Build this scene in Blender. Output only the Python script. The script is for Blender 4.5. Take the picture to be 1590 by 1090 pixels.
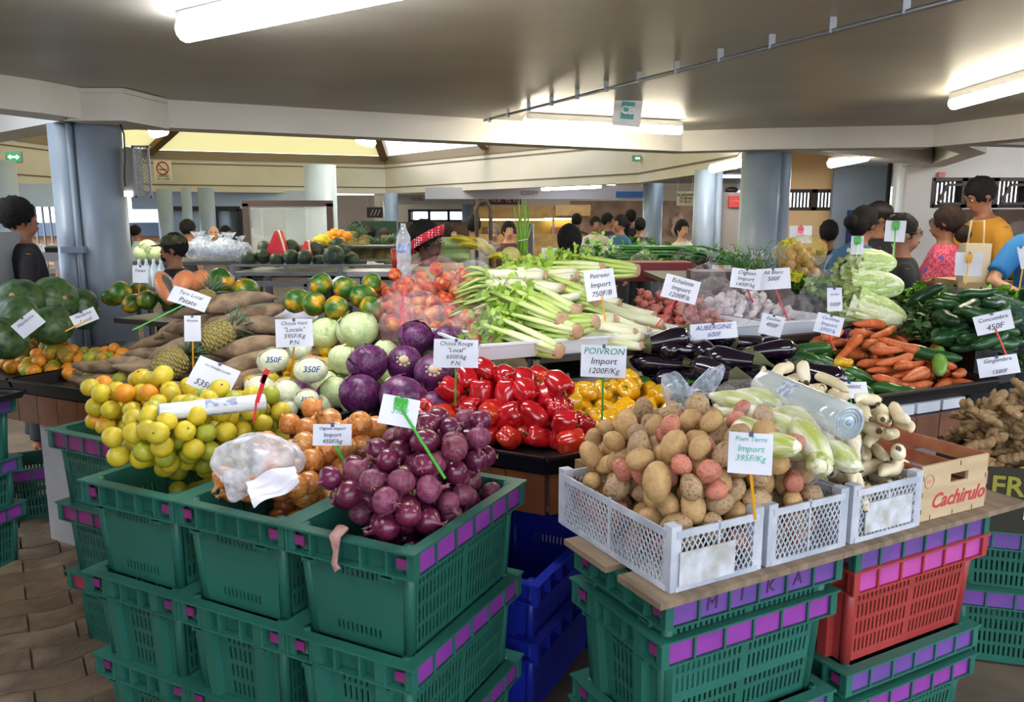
import bpy, bmesh, math, random
from mathutils import Vector, Matrix, Euler, noise
PI = math.pi
random.seed(7)
R = random.Random(11)
S = bpy.context.scene
COL = S.collection
for o in list(bpy.data.objects): bpy.data.objects.remove(o)
# ------------------------------------------------------------- camera, sky, exposure
F, TH, H = 1230.0, math.radians(9.6), 1.65
cd = bpy.data.cameras.new('camera'); cam = bpy.data.objects.new('camera', cd); COL.objects.link(cam)
cam.location = (0, 0, H); cam.rotation_euler = (PI/2 - TH, 0, 0)
cd.sensor_width = 36; cd.lens = F/1590*36; cd.clip_start = .05; cd.clip_end = 400
S.camera = cam
S.view_settings.view_transform = 'Standard'; S.view_settings.look = 'None'
S.view_settings.gamma = 1; S.view_settings.use_curve_mapping = False
S.view_settings.exposure = 1.05
w = bpy.data.worlds.new('daylight'); S.world = w; w.use_nodes = True
bgn = w.node_tree.nodes['Background']
bgn.inputs['Color'].default_value = (.80, .90, 1.0, 1); bgn.inputs['Strength'].default_value = 2.3
S.cycles.max_bounces = 7; S.cycles.diffuse_bounces = 4; S.cycles.transparent_max_bounces = 14
S.cycles.caustics_reflective = False; S.cycles.caustics_refractive = False
S.cycles.sample_clamp_indirect = 6
TUBE = 26.0   # brightness of the fluorescent tubes
SUNL = bpy.data.lights.new('sun', 'SUN'); SUNL.energy = 1.2; SUNL.angle = math.radians(12); SUNL.color = (1, .95, .86)
sun = bpy.data.objects.new('sun', SUNL); COL.objects.link(sun); sun.rotation_euler = (math.radians(52), 0, math.radians(-28))
# ------------------------------------------------------------- helpers
def ray(u, v):
    a = (u-795)/F; b = (v-545)/F
    return Vector((a, math.cos(TH)-b*math.sin(TH), -math.sin(TH)-b*math.cos(TH)))
def at(u, v, z):      # world point at height z seen at picture position (u, v)
    d = ray(u, v); t = (z-H)/d.z; return Vector((d.x*t, d.y*t, z))
def atY(u, v, Y):     # world point at distance Y
    d = ray(u, v); t = Y/d.y; return Vector((d.x*t, Y, H+d.z*t))
def lin(c):
    if isinstance(c, str):
        c = c.lstrip('#'); c = [int(c[i:i+2], 16)/255 for i in (0, 2, 4)]
    return tuple(x/12.92 if x <= .04045 else ((x+.055)/1.055)**2.4 for x in c) + (1,)
MATS = {}
def mat(name, c1, c2=None, c3=None, scale=8, rough=.6, bump=0., bscale=None, vary=.0, metal=0., spec=.5, det=3, stretch=None,
        emit=None, alpha=None, sss=0, coat=0, trans=0, hue=0., pos=(.35, .65), ior=None, voro=None):
    if name in MATS: return MATS[name]
    m = bpy.data.materials.new(name); m.use_nodes = True; MATS[name] = m
    nt = m.node_tree; N = nt.nodes; L = nt.links; b = N['Principled BSDF']
    b.inputs['Roughness'].default_value = rough; b.inputs['Metallic'].default_value = metal
    b.inputs['Specular IOR Level'].default_value = spec
    if coat: b.inputs['Coat Weight'].default_value = coat; b.inputs['Coat Roughness'].default_value = .12
    if sss: b.inputs['Subsurface Weight'].default_value = sss; b.inputs['Subsurface Radius'].default_value = (.02, .01, .005)
    if trans: b.inputs['Transmission Weight'].default_value = trans
    if ior: b.inputs['IOR'].default_value = ior
    if alpha is not None: b.inputs['Alpha'].default_value = alpha
    if emit: b.inputs['Emission Color'].default_value = lin(c1); b.inputs['Emission Strength'].default_value = emit
    b.inputs['Base Color'].default_value = lin(c1)
    vec = None
    if c2 or bump or voro:
        tc = N.new('ShaderNodeTexCoord'); vec = tc.outputs['Object']
        if vary or hue or (c2 and stretch is None):
            oi = N.new('ShaderNodeObjectInfo'); ad = N.new('ShaderNodeVectorMath'); ad.operation = 'ADD'
            ml = N.new('ShaderNodeMath'); ml.operation = 'MULTIPLY'; ml.inputs[1].default_value = 37.
            L.new(oi.outputs['Random'], ml.inputs[0]); L.new(vec, ad.inputs[0]); L.new(ml.outputs[0], ad.inputs[1]); vec = ad.outputs[0]
        if stretch:
            mp = N.new('ShaderNodeMapping'); mp.inputs['Scale'].default_value = stretch; L.new(vec, mp.inputs[0]); vec = mp.outputs[0]
    col = None
    if c2:
        nz = N.new('ShaderNodeTexNoise'); nz.inputs['Scale'].default_value = scale; nz.inputs['Detail'].default_value = det
        L.new(vec, nz.inputs['Vector'])
        cr = N.new('ShaderNodeValToRGB'); L.new(nz.outputs['Fac'], cr.inputs[0])
        e = cr.color_ramp.elements; e[0].position = pos[0]; e[1].position = pos[1]; e[0].color = lin(c1); e[1].color = lin(c2)
        if c3: x = cr.color_ramp.elements.new((pos[0]+pos[1])/2); x.color = lin(c2); e[2].color = lin(c3)
        col = cr.outputs[0]
    if vary or hue:
        oi2 = N.new('ShaderNodeObjectInfo'); hs = N.new('ShaderNodeHueSaturation')
        if col: L.new(col, hs.inputs['Color'])
        else: hs.inputs['Color'].default_value = lin(c1)
        mr = N.new('ShaderNodeMapRange'); L.new(oi2.outputs['Random'], mr.inputs[0]); mr.inputs[3].default_value = 1-vary; mr.inputs[4].default_value = 1+vary
        L.new(mr.outputs[0], hs.inputs['Value'])
        if hue:
            ml2 = N.new('ShaderNodeMath'); ml2.operation = 'MULTIPLY'; ml2.inputs[1].default_value = 7.31
            fr = N.new('ShaderNodeMath'); fr.operation = 'FRACT'; L.new(oi2.outputs['Random'], ml2.inputs[0]); L.new(ml2.outputs[0], fr.inputs[0])
            mr2 = N.new('ShaderNodeMapRange'); L.new(fr.outputs[0], mr2.inputs[0]); mr2.inputs[3].default_value = .5-hue; mr2.inputs[4].default_value = .5+hue
            L.new(mr2.outputs[0], hs.inputs['Hue'])
        col = hs.outputs[0]
    if col: L.new(col, b.inputs['Base Color'])
    if bump:
        if voro:
            nb = N.new('ShaderNodeTexVoronoi'); nb.inputs['Scale'].default_value = bscale or scale; out = nb.outputs['Distance']
        else:
            nb = N.new('ShaderNodeTexNoise'); nb.inputs['Scale'].default_value = bscale or scale*2; nb.inputs['Detail'].default_value = 4; out = nb.outputs['Fac']
        L.new(vec, nb.inputs['Vector'])
        bp = N.new('ShaderNodeBump'); bp.inputs['Strength'].default_value = bump; bp.inputs['Distance'].default_value = .01
        L.new(out, bp.inputs['Height']); L.new(bp.outputs[0], b.inputs['Normal'])
    return m
def film(name, tint='#eef4fa', op=.28, rough=.18, bump=.5, bscale=3):   # thin clear plastic: mostly see-through with white glints
    if name in MATS: return MATS[name]
    m = bpy.data.materials.new(name); m.use_nodes = True; MATS[name] = m
    nt = m.node_tree; N = nt.nodes; L = nt.links; out = N['Material Output']; b = N['Principled BSDF']
    b.inputs['Base Color'].default_value = lin(tint); b.inputs['Roughness'].default_value = rough; b.inputs['Specular IOR Level'].default_value = 1.
    tr = N.new('ShaderNodeBsdfTransparent'); mx = N.new('ShaderNodeMixShader'); 
    tc = N.new('ShaderNodeTexCoord'); nz = N.new('ShaderNodeTexNoise'); nz.inputs['Scale'].default_value = bscale; nz.inputs['Detail'].default_value = 5
    L.new(tc.outputs['Object'], nz.inputs['Vector'])
    mr = N.new('ShaderNodeMapRange'); L.new(nz.outputs['Fac'], mr.inputs[0]); mr.inputs[1].default_value = .35; mr.inputs[2].default_value = .7
    mr.inputs[3].default_value = op*.4; mr.inputs[4].default_value = min(1, op*1.7)
    lw = N.new('ShaderNodeLayerWeight'); lw.inputs[0].default_value = .25; m2 = N.new('ShaderNodeMath'); m2.operation = 'MULTIPLY_ADD'; m2.use_clamp = True; L.new(lw.outputs['Facing'], m2.inputs[0]); m2.inputs[1].default_value = min(.6, op*1.6); L.new(mr.outputs[0], m2.inputs[2])
    L.new(m2.outputs[0], mx.inputs[0]); L.new(tr.outputs[0], mx.inputs[1]); L.new(b.outputs[0], mx.inputs[2]); L.new(mx.outputs[0], out.inputs[0])
    bp = N.new('ShaderNodeBump'); bp.inputs['Strength'].default_value = bump; bp.inputs['Distance'].default_value = .03
    L.new(nz.outputs['Fac'], bp.inputs['Height']); L.new(bp.outputs[0], b.inputs['Normal'])
    return m
class MB:
    def __init__(s): s.v = []; s.f = []; s.sm = []; s.mi = []; s.cm = 0
    def add(s, vs, fs, smooth=False):
        o = len(s.v); s.v += [tuple(v) for v in vs]
        for f in fs: s.f.append(tuple(i+o for i in f)); s.sm.append(smooth); s.mi.append(s.cm)
    def box(s, c, d, rot=None, taper=None):
        x, y, z = d[0]/2, d[1]/2, d[2]/2; t = taper or 1
        vs = [Vector((sx*x*(t if sz < 0 else 1), sy*y*(t if sz < 0 else 1), sz*z)) for sz in (-1, 1) for sy in (-1, 1) for sx in (-1, 1)]
        if rot is not None: vs = [rot @ v for v in vs]
        c = Vector(c); s.add([v+c for v in vs], [(0, 2, 3, 1), (4, 5, 7, 6), (0, 1, 5, 4), (2, 6, 7, 3), (0, 4, 6, 2), (1, 3, 7, 5)])
    def bar(s, a, b, wd, ht=None, up=(0, 0, 1)):
        a = Vector(a); b = Vector(b); d = b-a; L = d.length
        if L < 1e-6: return
        d.normalize(); up = Vector(up)
        if abs(d.dot(up)) > .98: up = Vector((1, 0, 0))
        x = d.cross(up).normalized(); z = x.cross(d)
        m = Matrix((x, d, z)).transposed(); s.box((a+b)/2, (wd, L, ht or wd), m)
    def prism(s, poly, z0, z1):   # poly: list of xy
        n = len(poly); s.add([(p[0], p[1], z0) for p in poly]+[(p[0], p[1], z1) for p in poly],
              [tuple(range(n-1, -1, -1)), tuple(range(n, 2*n))]+[(i, (i+1) % n, n+(i+1) % n, n+i) for i in range(n)])
    def tube(s, pts, rad, n=10, smooth=True, flat=1., cap=True, lob=None):
        pts = [Vector(p) for p in pts]; m = len(pts)
        if not hasattr(rad, '__len__'): rad = [rad]*m
        t0 = (pts[1]-pts[0]).normalized(); up = Vector((0, 0, 1)) if abs(t0.z) < .9 else Vector((0, 1, 0))
        x = t0.cross(up).normalized(); vs = []
        for i in range(m):
            t = (pts[min(i+1, m-1)]-pts[max(i-1, 0)])
            if t.length < 1e-9: t = t0.copy()
            t.normalize(); x = (x-t*x.dot(t)).normalized(); y = t.cross(x)
            for k in range(n):
                a = 2*PI*k/n; rr = rad[i]*(lob(a, i/(m-1)) if lob else 1)
                vs.append(pts[i]+x*math.cos(a)*rr+y*math.sin(a)*rr*flat)
        fs = [(i*n+k, i*n+(k+1) % n, (i+1)*n+(k+1) % n, (i+1)*n+k) for i in range(m-1) for k in range(n)]
        if cap: fs += [tuple(range(n-1, -1, -1)), tuple(range((m-1)*n, m*n))]
        s.add(vs, fs, smooth)
    def lathe(s, prof, n=16, fn=None, smooth=True, off=(0, 0, 0)):   # prof: (r, z)
        m = len(prof); vs = []; o = Vector(off)
        for i, (r, z) in enumerate(prof):
            for k in range(n):
                a = 2*PI*k/n; rr, zz = (fn(a, r, z) if fn else (r, z)); vs.append(o+Vector((rr*math.cos(a), rr*math.sin(a), zz)))
        fs = [(i*n+k, i*n+(k+1) % n, (i+1)*n+(k+1) % n, (i+1)*n+k) for i in range(m-1) for k in range(n)]
        fs += [tuple(range(n-1, -1, -1)), tuple(range((m-1)*n, m*n))]
        s.add(vs, fs, smooth)
    def ell(s, c, r, n=14, m=9, fn=None, rot=None, smooth=True):
        c = Vector(c); vs = []
        if not hasattr(r, '__len__'): r = (r, r, r)
        for i in range(1, m):
            th = PI*i/m
            for k in range(n):
                a = 2*PI*k/n; v = Vector((math.sin(th)*math.cos(a), math.sin(th)*math.sin(a), math.cos(th)))
                q = fn(v) if fn else 1.; v = Vector((v.x*r[0]*q, v.y*r[1]*q, v.z*r[2]*q)); vs.append(c+(rot @ v if rot is not None else v))
        for zz in (1, -1):
            v = Vector((0, 0, zz)); q = fn(v) if fn else 1.; v = v*r[2]*q; vs.append(c+(rot @ v if rot is not None else v))
        T, B = len(vs)-2, len(vs)-1; g = m-1
        fs = [(i*n+k, (i+1)*n+k, (i+1)*n+(k+1) % n, i*n+(k+1) % n) for i in range(g-1) for k in range(n)]
        fs += [(T, k, (k+1) % n) for k in range(n)]+[(B, (g-1)*n+(k+1) % n, (g-1)*n+k) for k in range(n)]
        s.add(vs, fs, smooth)
    def grid(s, fn, nu, nv, smooth=True):
        vs = [fn(i/nu, j/nv) for j in range(nv+1) for i in range(nu+1)]; W = nu+1
        s.add(vs, [(j*W+i, j*W+i+1, (j+1)*W+i+1, (j+1)*W+i) for j in range(nv) for i in range(nu)], smooth)
    def mesh(s, name, *ms):
        me = bpy.data.meshes.new(name); me.from_pydata(s.v, [], s.f); me.polygons.foreach_set('use_smooth', s.sm)
        me.polygons.foreach_set('material_index', s.mi)
        for m in ms: me.materials.append(m)
        me.update(); return me
def link(name, me, parent=None, loc=(0, 0, 0), rot=(0, 0, 0), scale=1):
    o = bpy.data.objects.new(name, me); COL.objects.link(o); o.location = loc
    o.rotation_euler = rot if not isinstance(rot, Matrix) else rot.to_euler()
    o.scale = (scale,)*3 if not hasattr(scale, '__len__') else scale
    if parent: o.parent = parent
    return o
def thing(name, label, cat, loc=(0, 0, 0), rot=(0, 0, 0), group=None, me=None, scale=1):
    o = link(name, me, None, loc, rot, scale); o['label'] = label; o['category'] = cat
    if group: o['group'] = group
    return o
def struct(name, me, **k): o = link(name, me, **k); o['kind'] = 'structure'; return o
def nz3(v, s, seed=0): return noise.noise(Vector(v)*s+Vector((seed*3.7, seed*1.3, seed)))
def text_mesh(body, size, shear=.25, ext=.0004, align='CENTER', spacing=1, bold=0):
    c = bpy.data.curves.new('t', 'FONT'); c.body = body; c.size = size; c.shear = shear; c.extrude = ext; c.align_x = align; c.align_y = 'CENTER'
    c.space_character = spacing; c.offset = bold; c.resolution_u = 2
    o = bpy.data.objects.new('t', c); COL.objects.link(o); bpy.context.view_layer.update()
    me = bpy.data.meshes.new_from_object(o.evaluated_get(bpy.context.evaluated_depsgraph_get()))
    bpy.data.objects.remove(o); me.name = 'lettering'; return me
def boxp(name, c, d, m, parent=None, rotz=0, st=False):
    b = MB(); b.box((0, 0, 0), d); o = link(name, b.mesh(name, m), parent, c, (0, 0, rotz))
    if st: o['kind'] = 'structure'
    return o
# ------------------------------------------------------------- the market hall
WH = mat('white_paint', '#e6e2de', '#dbd6d1', scale=1.2, rough=.7, bump=.05, bscale=30, stretch=(1, 1, 1))
CREAM = mat('cream_paint', '#d6cebe', '#cbc3b2', scale=.8, rough=.7, stretch=(1, 1, 1))
CEIL = mat('grey_ceiling_paint', '#b0aba2', '#a39e95', scale=1.1, rough=.42, bump=.12, bscale=5, stretch=(1, 1.6, 1))
GREYP = mat('blue_grey_paint', '#8e9aa8', '#8390a0', scale=3, rough=.38, stretch=(1, 1, 1))
GREYB = mat('blue_white_paint', '#b4c3d6', rough=.7)
DARK = mat('dark_brown_wood', '#2c2320', '#3a2e28', scale=9, rough=.6, stretch=(1, 1, 8))
BLACKM = mat('black_metal', '#16161a', rough=.5)
TUBEM = mat('lit_tube', '#fbfcff', emit=TUBE)
TUBEW = mat('lit_warm_tube', '#fff4d8', emit=TUBE)
PLW = mat('white_plastic', '#e6e8ec', rough=.4)
METAL = mat('grey_metal', '#8c9098', rough=.35, metal=.7)
CONC = mat('outdoor_concrete', '#9a958a', rough=.9)
def beam(name, pts, z0, z1, thick, m, side=1, groove=False):
    b = MB(); q = [Vector((p[0], p[1], 0)) for p in pts]; n = len(q); nr = []
    for i in range(n):
        a = q[max(i-1, 0)]; c = q[min(i+1, n-1)]; d1 = (q[i]-a); d2 = (c-q[i])
        d = ((d1.normalized() if d1.length else d2.normalized())+(d2.normalized() if d2.length else d1.normalized())).normalized()
        nr.append(Vector((-d.y, d.x, 0))*side*thick)
    for i in range(n-1): b.prism([q[i].xy, q[i+1].xy, (q[i+1]+nr[i+1]).xy, (q[i]+nr[i]).xy] if side > 0 else [q[i+1].xy, q[i].xy, (q[i]+nr[i]).xy, (q[i+1]+nr[i+1]).xy], z0, z1)
    return struct(name, b.mesh(name, m))
ZC, ZB = 2.5, 2.3
MAINB = [(-3.55, 4.2), (-2.98, 5.2), (-2.86, 5.59), (-2.67, 5.62), (-2.60, 6.0), (1.71, 8.18), (2.42, 7.94), (3.95, 7.66), (4.35, 6.6), (4.5, 3.5)]
beam('trim_1', MAINB[3:8], ZB, ZC+.3, .3, WH)
beam('trim_2', MAINB[:4], ZB, ZC+.3, .3, WH)
beam('trim_3', MAINB[7:], ZB, ZC+.3, .3, WH)
b = MB(); b.prism([(-2.98, 5.50), (-2.60, 5.50), (-2.52, 6.02), (-2.98, 6.1)], ZB-.012, ZC-.001); struct('trim_4', b.mesh('beam_corner_box', WH))
b = MB()
b.box((-2.79, 5.49, ZC-.02), (.40, .02, .03)); b.box((-2.985, 5.49, 2.4), (.02, .02, .23)); b.box((-2.96, 5.49, 2.3), (.06, .02, .02)); b.box((-2.55, 5.74, ZC-.02), (.02, .5, .03), Matrix.Rotation(-.16, 3, 'Z'))
struct('trim_5', b.mesh('beam_box_moulding', WH))
# ceiling of the bay we stand in (open behind the camera)
cp = [(p[0], p[1]) for p in MAINB]+[(6, 2), (6, -1.2), (-6, -1.2), (-5, 2.0)]
b = MB(); b.prism(cp[::-1], ZC, ZC+.06); struct('ceiling', b.mesh('ceiling', CEIL))
# roof plates of the other bays
b = MB(); b.prism([(1.9, 8.4), (6, 7.9), (14, 8), (14, 16), (3.3, 16.3), (3.2, 11.4)], 2.72, 2.8); struct('ceiling_right_bay', b.mesh('c2', CEIL))
b = MB(); b.prism([(-14.5, 4.5), (-3.2, 5.2), (-4.9, 7.5), (-10, 15.3), (-14.5, 18)], 2.75, 2.83); struct('ceiling_left_bay', b.mesh('c3', GREYB))
b = MB(); b.prism([(4.5, 3), (14, 3), (14, 8.1), (4.1, 7.9)], 2.75, 2.83); struct('ceiling_near_right_bay', b.mesh('c4', CEIL))
b = MB(); b.prism([(-14.5, 18), (-10, 15.3), (-9.3, 20.8), (-3.6, 23.1), (2.5, 15.8), (14, 16), (14, 34), (-14.5, 34)], 2.75, 2.83); struct('ceiling_far_bay', b.mesh('c5', GREYB))
# ring beam of cream boards around the middle court
RING = [(-12.5, 9.5), (-9.75, 15.4), (-9.3, 20.8), (-3.6, 23.0), (2.43, 15.6), (3.08, 11.1), (2.5, 8.3)]
beam('trim_6', RING[:3], 2.3, 3.12, .35, CREAM); beam('trim_7', RING[2:5], 2.3, 3.12, .35, CREAM); beam('trim_8', RING[4:], 2.3, 3.12, .35, CREAM)
BROWN = mat('brown_fascia', '#8a7b66', rough=.8)
def shift(pts, d): 
    c = Vector((-3.2, 14)); return [tuple(Vector(p[:2])+(c-Vector(p[:2])).normalized()*d) for p in pts]
beam('trim_9', shift(RING, .03), 3.12, 3.34, .4, BROWN)
GRV = mat('painted_groove_shade', '#6e6252', rough=.9)  # groove shade put into the colour of thin strips on the beam
for i, z in enumerate((2.46, 3.0)): beam('trim_1%d' % i, shift(RING, .012), z, z+.028, .03, GRV)
# beam running from the left pillar into the left bay and one on the right
beam('trim_12', [(-2.9, 5.85), (-4.75, 7.4), (-9, 11.0)], 2.3, 2.75, .3, WH)
beam('trim_13', [(2.55, 8.25), (5.2, 10.6), (5.6, 12.0)], 2.33, 2.72, .25, WH, -1)
beam('trim_14', [(3.95, 7.75), (4.9, 8.9), (5.95, 12.0)], 2.33, 2.75, .25, WH, -1)
beam('trim_15', [(4.15, 7.6), (9.0, 8.9)], 2.33, 2.75, .25, WH)
# roof over the middle court: pale yellow sheets and a clear skylight
YEL = bpy.data.materials.new('pale_yellow_translucent_sheet'); YEL.use_nodes = True
n = YEL.node_tree.nodes; l = YEL.node_tree.links; tl = n.new('ShaderNodeBsdfTranslucent'); tl.inputs[0].default_value = lin('#d4c488'); df = n.new('ShaderNodeBsdfDiffuse'); df.inputs[0].default_value = lin('#e4d8ac')
mx = n.new('ShaderNodeMixShader'); mx.inputs[0].default_value = .68; l.new(tl.outputs[0], mx.inputs[1]); l.new(df.outputs[0], mx.inputs[2]); l.new(mx.outputs[0], n['Material Output'].inputs[0])
APEX = Vector((-3.2, 14.5, 5.6))
def roofpan(i, a, c, m, name):
    b = MB(); p0 = Vector((*a, 3.35)); p1 = Vector((*c, 3.35)); b.add([p0, p1, APEX], [(0, 1, 2)]); o = struct(name, b.mesh(name, m)); return o
CLEAR = film('clear_roof_sheet', '#ffffff', .12, .1, 0)
for i in range(len(RING)-1):
    roofpan(i, RING[i], RING[i+1], CLEAR if i == 3 else YEL, 'roof_sheet')
roofpan(9, RING[-1], (-2.6, 6.1), YEL, 'roof_sheet'); roofpan(9, (-2.6, 6.1), RING[0], YEL, 'roof_sheet')
b = MB()
for p in RING+[(-2.6, 6.1)]: b.bar(Vector((*p, 3.33)), APEX-Vector((0, 0, .04)), .22, .26)
b.bar(Vector((-.6, 19.3, 3.33)), APEX-Vector((0, 0, .04)), .2, .25)
struct('roof_rafter', b.mesh('roof_rafter', mat('brown_rafter', '#7b5a38', rough=.7)))
# floor: dark base, pavers near the crates
b = MB(); b.box((0, 12, -.06), (44, 44, .1)); fl = struct('floor', b.mesh('floor', mat('worn_floor', '#6b5c4a', '#4d4238', scale=3, rough=.85, bump=.3, stretch=(1, 1, 1))))
b = MB(); b.box((-3.6, -1.25, 1.4), (5.4, .15, 2.8)); b.box((-6.1, 1.0, 1.4), (.15, 4.5, 2.8)); struct('wall_daylight_block', b.mesh('wb', WH))  # unseen wall, added to block daylight from behind on the left
b = MB(); b.box((0, 0, -.14), (300, 300, .04)); struct('ground', b.mesh('ground', CONC))
PAV = mat('paver_concrete', '#7d6850', '#63513f', '#8c7860', scale=3.5, rough=.9, bump=.5, bscale=60, vary=.16)
PW, PH = .33, .16
def pavermesh(ph):
    b = MB(); n = 8; g = .004
    def wv(x): return .020*math.sin(2*PI*(x/PW)+ph)
    top = [(-PW/2+g+(PW-2*g)*i/n, PH/2-g) for i in range(n+1)]; bot = [(x, -y) for x, y in top]
    poly = [(x, y+wv(x)) for x, y in bot]+[(x, y+wv(x)) for x, y in reversed(top)]
    b.prism(poly, -.03, .008); ins = [(x*.97, y*.93) for x, y in poly]; k = len(poly)
    return b.mesh('paver', PAV)
PM = [pavermesh(0), pavermesh(PI)]
ang = math.radians(33); ca, sa = math.cos(ang), math.sin(ang); cnt = 0
for r in range(-22, 24):
    for c in range(-16, 18):
        x = (c+(.5 if r % 2 else 0))*PW; y = r*PH
        X = -2.3+x*ca-y*sa; Y = 3.2+x*sa+y*ca
        if 1.9 < Y < 5.0 and -3.6 < X < -1.15 and X < -.95-(Y-2.4)*.5+.35 and X > -.80*Y-.35:
            o = link('paver', PM[r % 2], fl, (X, Y, .0+R.uniform(-.002, .003)), (R.uniform(-.012, .012), R.uniform(-.012, .012), ang)); cnt += 1
print('pavers', cnt)
# pillars
def pillar(u, Y, r, label, pipe=None, z1=ZB, box=False, sheen=GREYP, panel=None):
    x = (u-795)/F*math.hypot(Y, 0)*1.0/ math.cos(TH)*math.cos(TH)
    p = atY(u, 300, Y)
    b = MB(); b.tube([(0, 0, 0), (0, 0, z1)], r, 28)
    o = thing('pillar', label, 'pillar', (p.x, Y, 0), me=b.mesh('pillar', sheen))
    if pipe:
        b = MB(); b.tube([(pipe[0], pipe[1], 0), (pipe[0], pipe[1], z1)], pipe[2], 18); link('drain_pipe', b.mesh('drain_pipe', sheen), o)
        if len(pipe) > 3:
            b = MB(); b.tube([(pipe[3], pipe[4], 0), (pipe[3], pipe[4], z1)], .022, 10); link('conduit', b.mesh('conduit', sheen), o)
            b = MB(); b.box((pipe[3]-.03, pipe[4]-.02, 1.42), (.16, .05, .045)); link('pipe_clamp', b.mesh('pipe_clamp', sheen), o)
    return o
pillar(158, 5.85, .165, 'thick blue grey round pillar at left with a drain pipe beside it', (-.22, -.04, .10, -.115, -.15))
pillar(498, 10.3, .2, 'blue grey round pillar behind the watermelon display')
pillar(606, 22.2, .2, 'slim round pillar behind the pineapples, far side of the hall')
pillar(1180, 8.35, .2, 'blue grey round pillar at right with a narrow pipe on its right side', (.225, -.02, .075))
pillar(1014, 15.9, .19, 'grey round pillar behind the herb bags')
pillar(1094, 11.4, .15, 'dark grey pillar between the floral blouse woman and the red sign', (.20, -.0, .05))
pillar(255, 19, .17, 'pale blue pillar left of the dark framed glass front', z1=2.3)
pillar(289, 18.5, .11, 'thin blue pillar behind the man in the cap', z1=2.3)
pillar(320, 19.5, .19, 'round blue pillar in front of the dark framed glass', z1=2.35)
pillar(385, 24, .32, 'square-looking blue pillar beside the far doorway', z1=2.4)
pillar(462, 24, .34, 'wide blue pillar left of the grey one, far off', z1=2.4)
pillar(727, 24.5, .2, 'double grey pillar right of the far high window', (.42, 0, .12))
pillar(8, 9.5, .14, 'blue pillar at the left edge of the photo')
# far walls with windows
def wall(name, a, c, z0, z1, m, th=.15):
    b = MB(); a = Vector(a); c = Vector(c); d = (c-a).normalized(); nrm = Vector((-d.y, d.x))*th
    b.prism([a, c, c+nrm, a+nrm], z0, z1); return struct(name, b.mesh(name, m))
BEIGE = mat('beige_wall', '#e6d6bc', rough=.8); TAN = mat('tan_wall', '#dcb88a', rough=.8); PLASTER = mat('grey_white_wall', '#bcb8b4', rough=.8)
wall('wall_back', (-4.6, 27), (7.5, 27), 0, 2.75, BEIGE)
wall('wall_right', (5.0, 12.3), (5.62, 12.3), 0, 2.75, TAN)
def wallholes(name, x0, x1, Y, z0, z1, holes, m, th=.15):
    b = MB(); xs = sorted(set([x0, x1]+[h[0] for h in holes]+[h[1] for h in holes]))
    for a, c in zip(xs, xs[1:]):
        hs = [h for h in holes if h[0] <= a and h[1] >= c]
        if hs: b.box(((a+c)/2, Y, (z0+hs[0][2])/2), (c-a, th, hs[0][2]-z0)); b.box(((a+c)/2, Y, (z1+hs[0][3])/2), (c-a, th, z1-hs[0][3]))
        else: b.box(((a+c)/2, Y, (z0+z1)/2), (c-a, th, z1-z0))
    return struct(name, b.mesh(name, m))
bpy.data.objects.remove(bpy.data.objects['wall_back']); bpy.data.objects.remove(bpy.data.objects['wall_right'])
def wx(u0, u1, v0, v1, Y): p = atY(u0, v1, Y); q = atY(u1, v0, Y); return (p.x, q.x, p.z, q.z)
far = [wx(637, 727, 327, 343, 27), wx(960, 1062, 323, 338, 27)]
wallholes('wall_back', -4.6, 7.5, 27, 0, 2.75, far, BEIGE)
right = [wx(1217, 1297, 294, 327, 12.2)]
wallholes('wall_right_tan', 4.0, 4.98, 12.2, 0, 2.72, [(right[0][0], 4.97, right[0][2], right[0][3])], TAN)
rw = wx(1442, 1640, 276, 323, 11.2)
wallholes('wall_right', 5.42, 10, 11.2, 0, 2.75, [(rw[0], rw[1], rw[2], rw[3])], PLASTER)
boxp('wall_right_panel', ((atY(1335, 300, 12.0).x), 12.0, 1.2), (.82, .08, 2.4), GREYP, st=True)
boxp('trim_16', (atY(1386, 300, 11.4).x, 11.25, 1.2), (.1, .12, 2.4), PLW, st=True)
boxp('trim_17', (atY(1374, 300, 11.6).x, 11.5, 1.2), (.04, .06, 2.4), BLACKM, st=True)
# dark slatted windows
def slatwin(name, x0, x1, z0, z1, Y, n, rows=1, slat='#c9b79c', seg=2):
    o = link(name, None, None, (0, 0, 0)); o['kind'] = 'structure'
    b = MB(); t = .05
    b.box(((x0+x1)/2, Y-.02, z0+t/2), (x1-x0, .12, t)); b.box(((x0+x1)/2, Y-.02, z1-t/2), (x1-x0, .12, t))
    for k in range(seg+1): b.box((x0+(x1-x0)*k/seg, Y-.02, (z0+z1)/2), (t*(1.6 if 0 < k < seg else 1), .12, z1-z0))
    link('window_frame', b.mesh('window_frame', DARK), o)
    sm = mat('slat_'+slat, slat, rough=.6); me = MB(); me.box((0, 0, 0), ((x1-x0)/n*.5, .02, z1-z0-.08)); me = me.mesh('slat', DARK)
    for k in range(n): link('slat', me, o, (x0+(x1-x0)*(k+.5)/n, Y+.03, (z0+z1)/2))
    b = MB(); b.box(((x0+x1)/2, Y+.6, (z0+z1)/2), (x1-x0, .04, z1-z0+.6)); 
    return o
slatwin('window_1', right[0][0], 4.97, right[0][2], right[0][3], 12.2, 16)
w2 = slatwin('window_2', rw[0], rw[1], rw[2], rw[3], 11.2, 30, seg=4)
b = MB()
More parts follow.
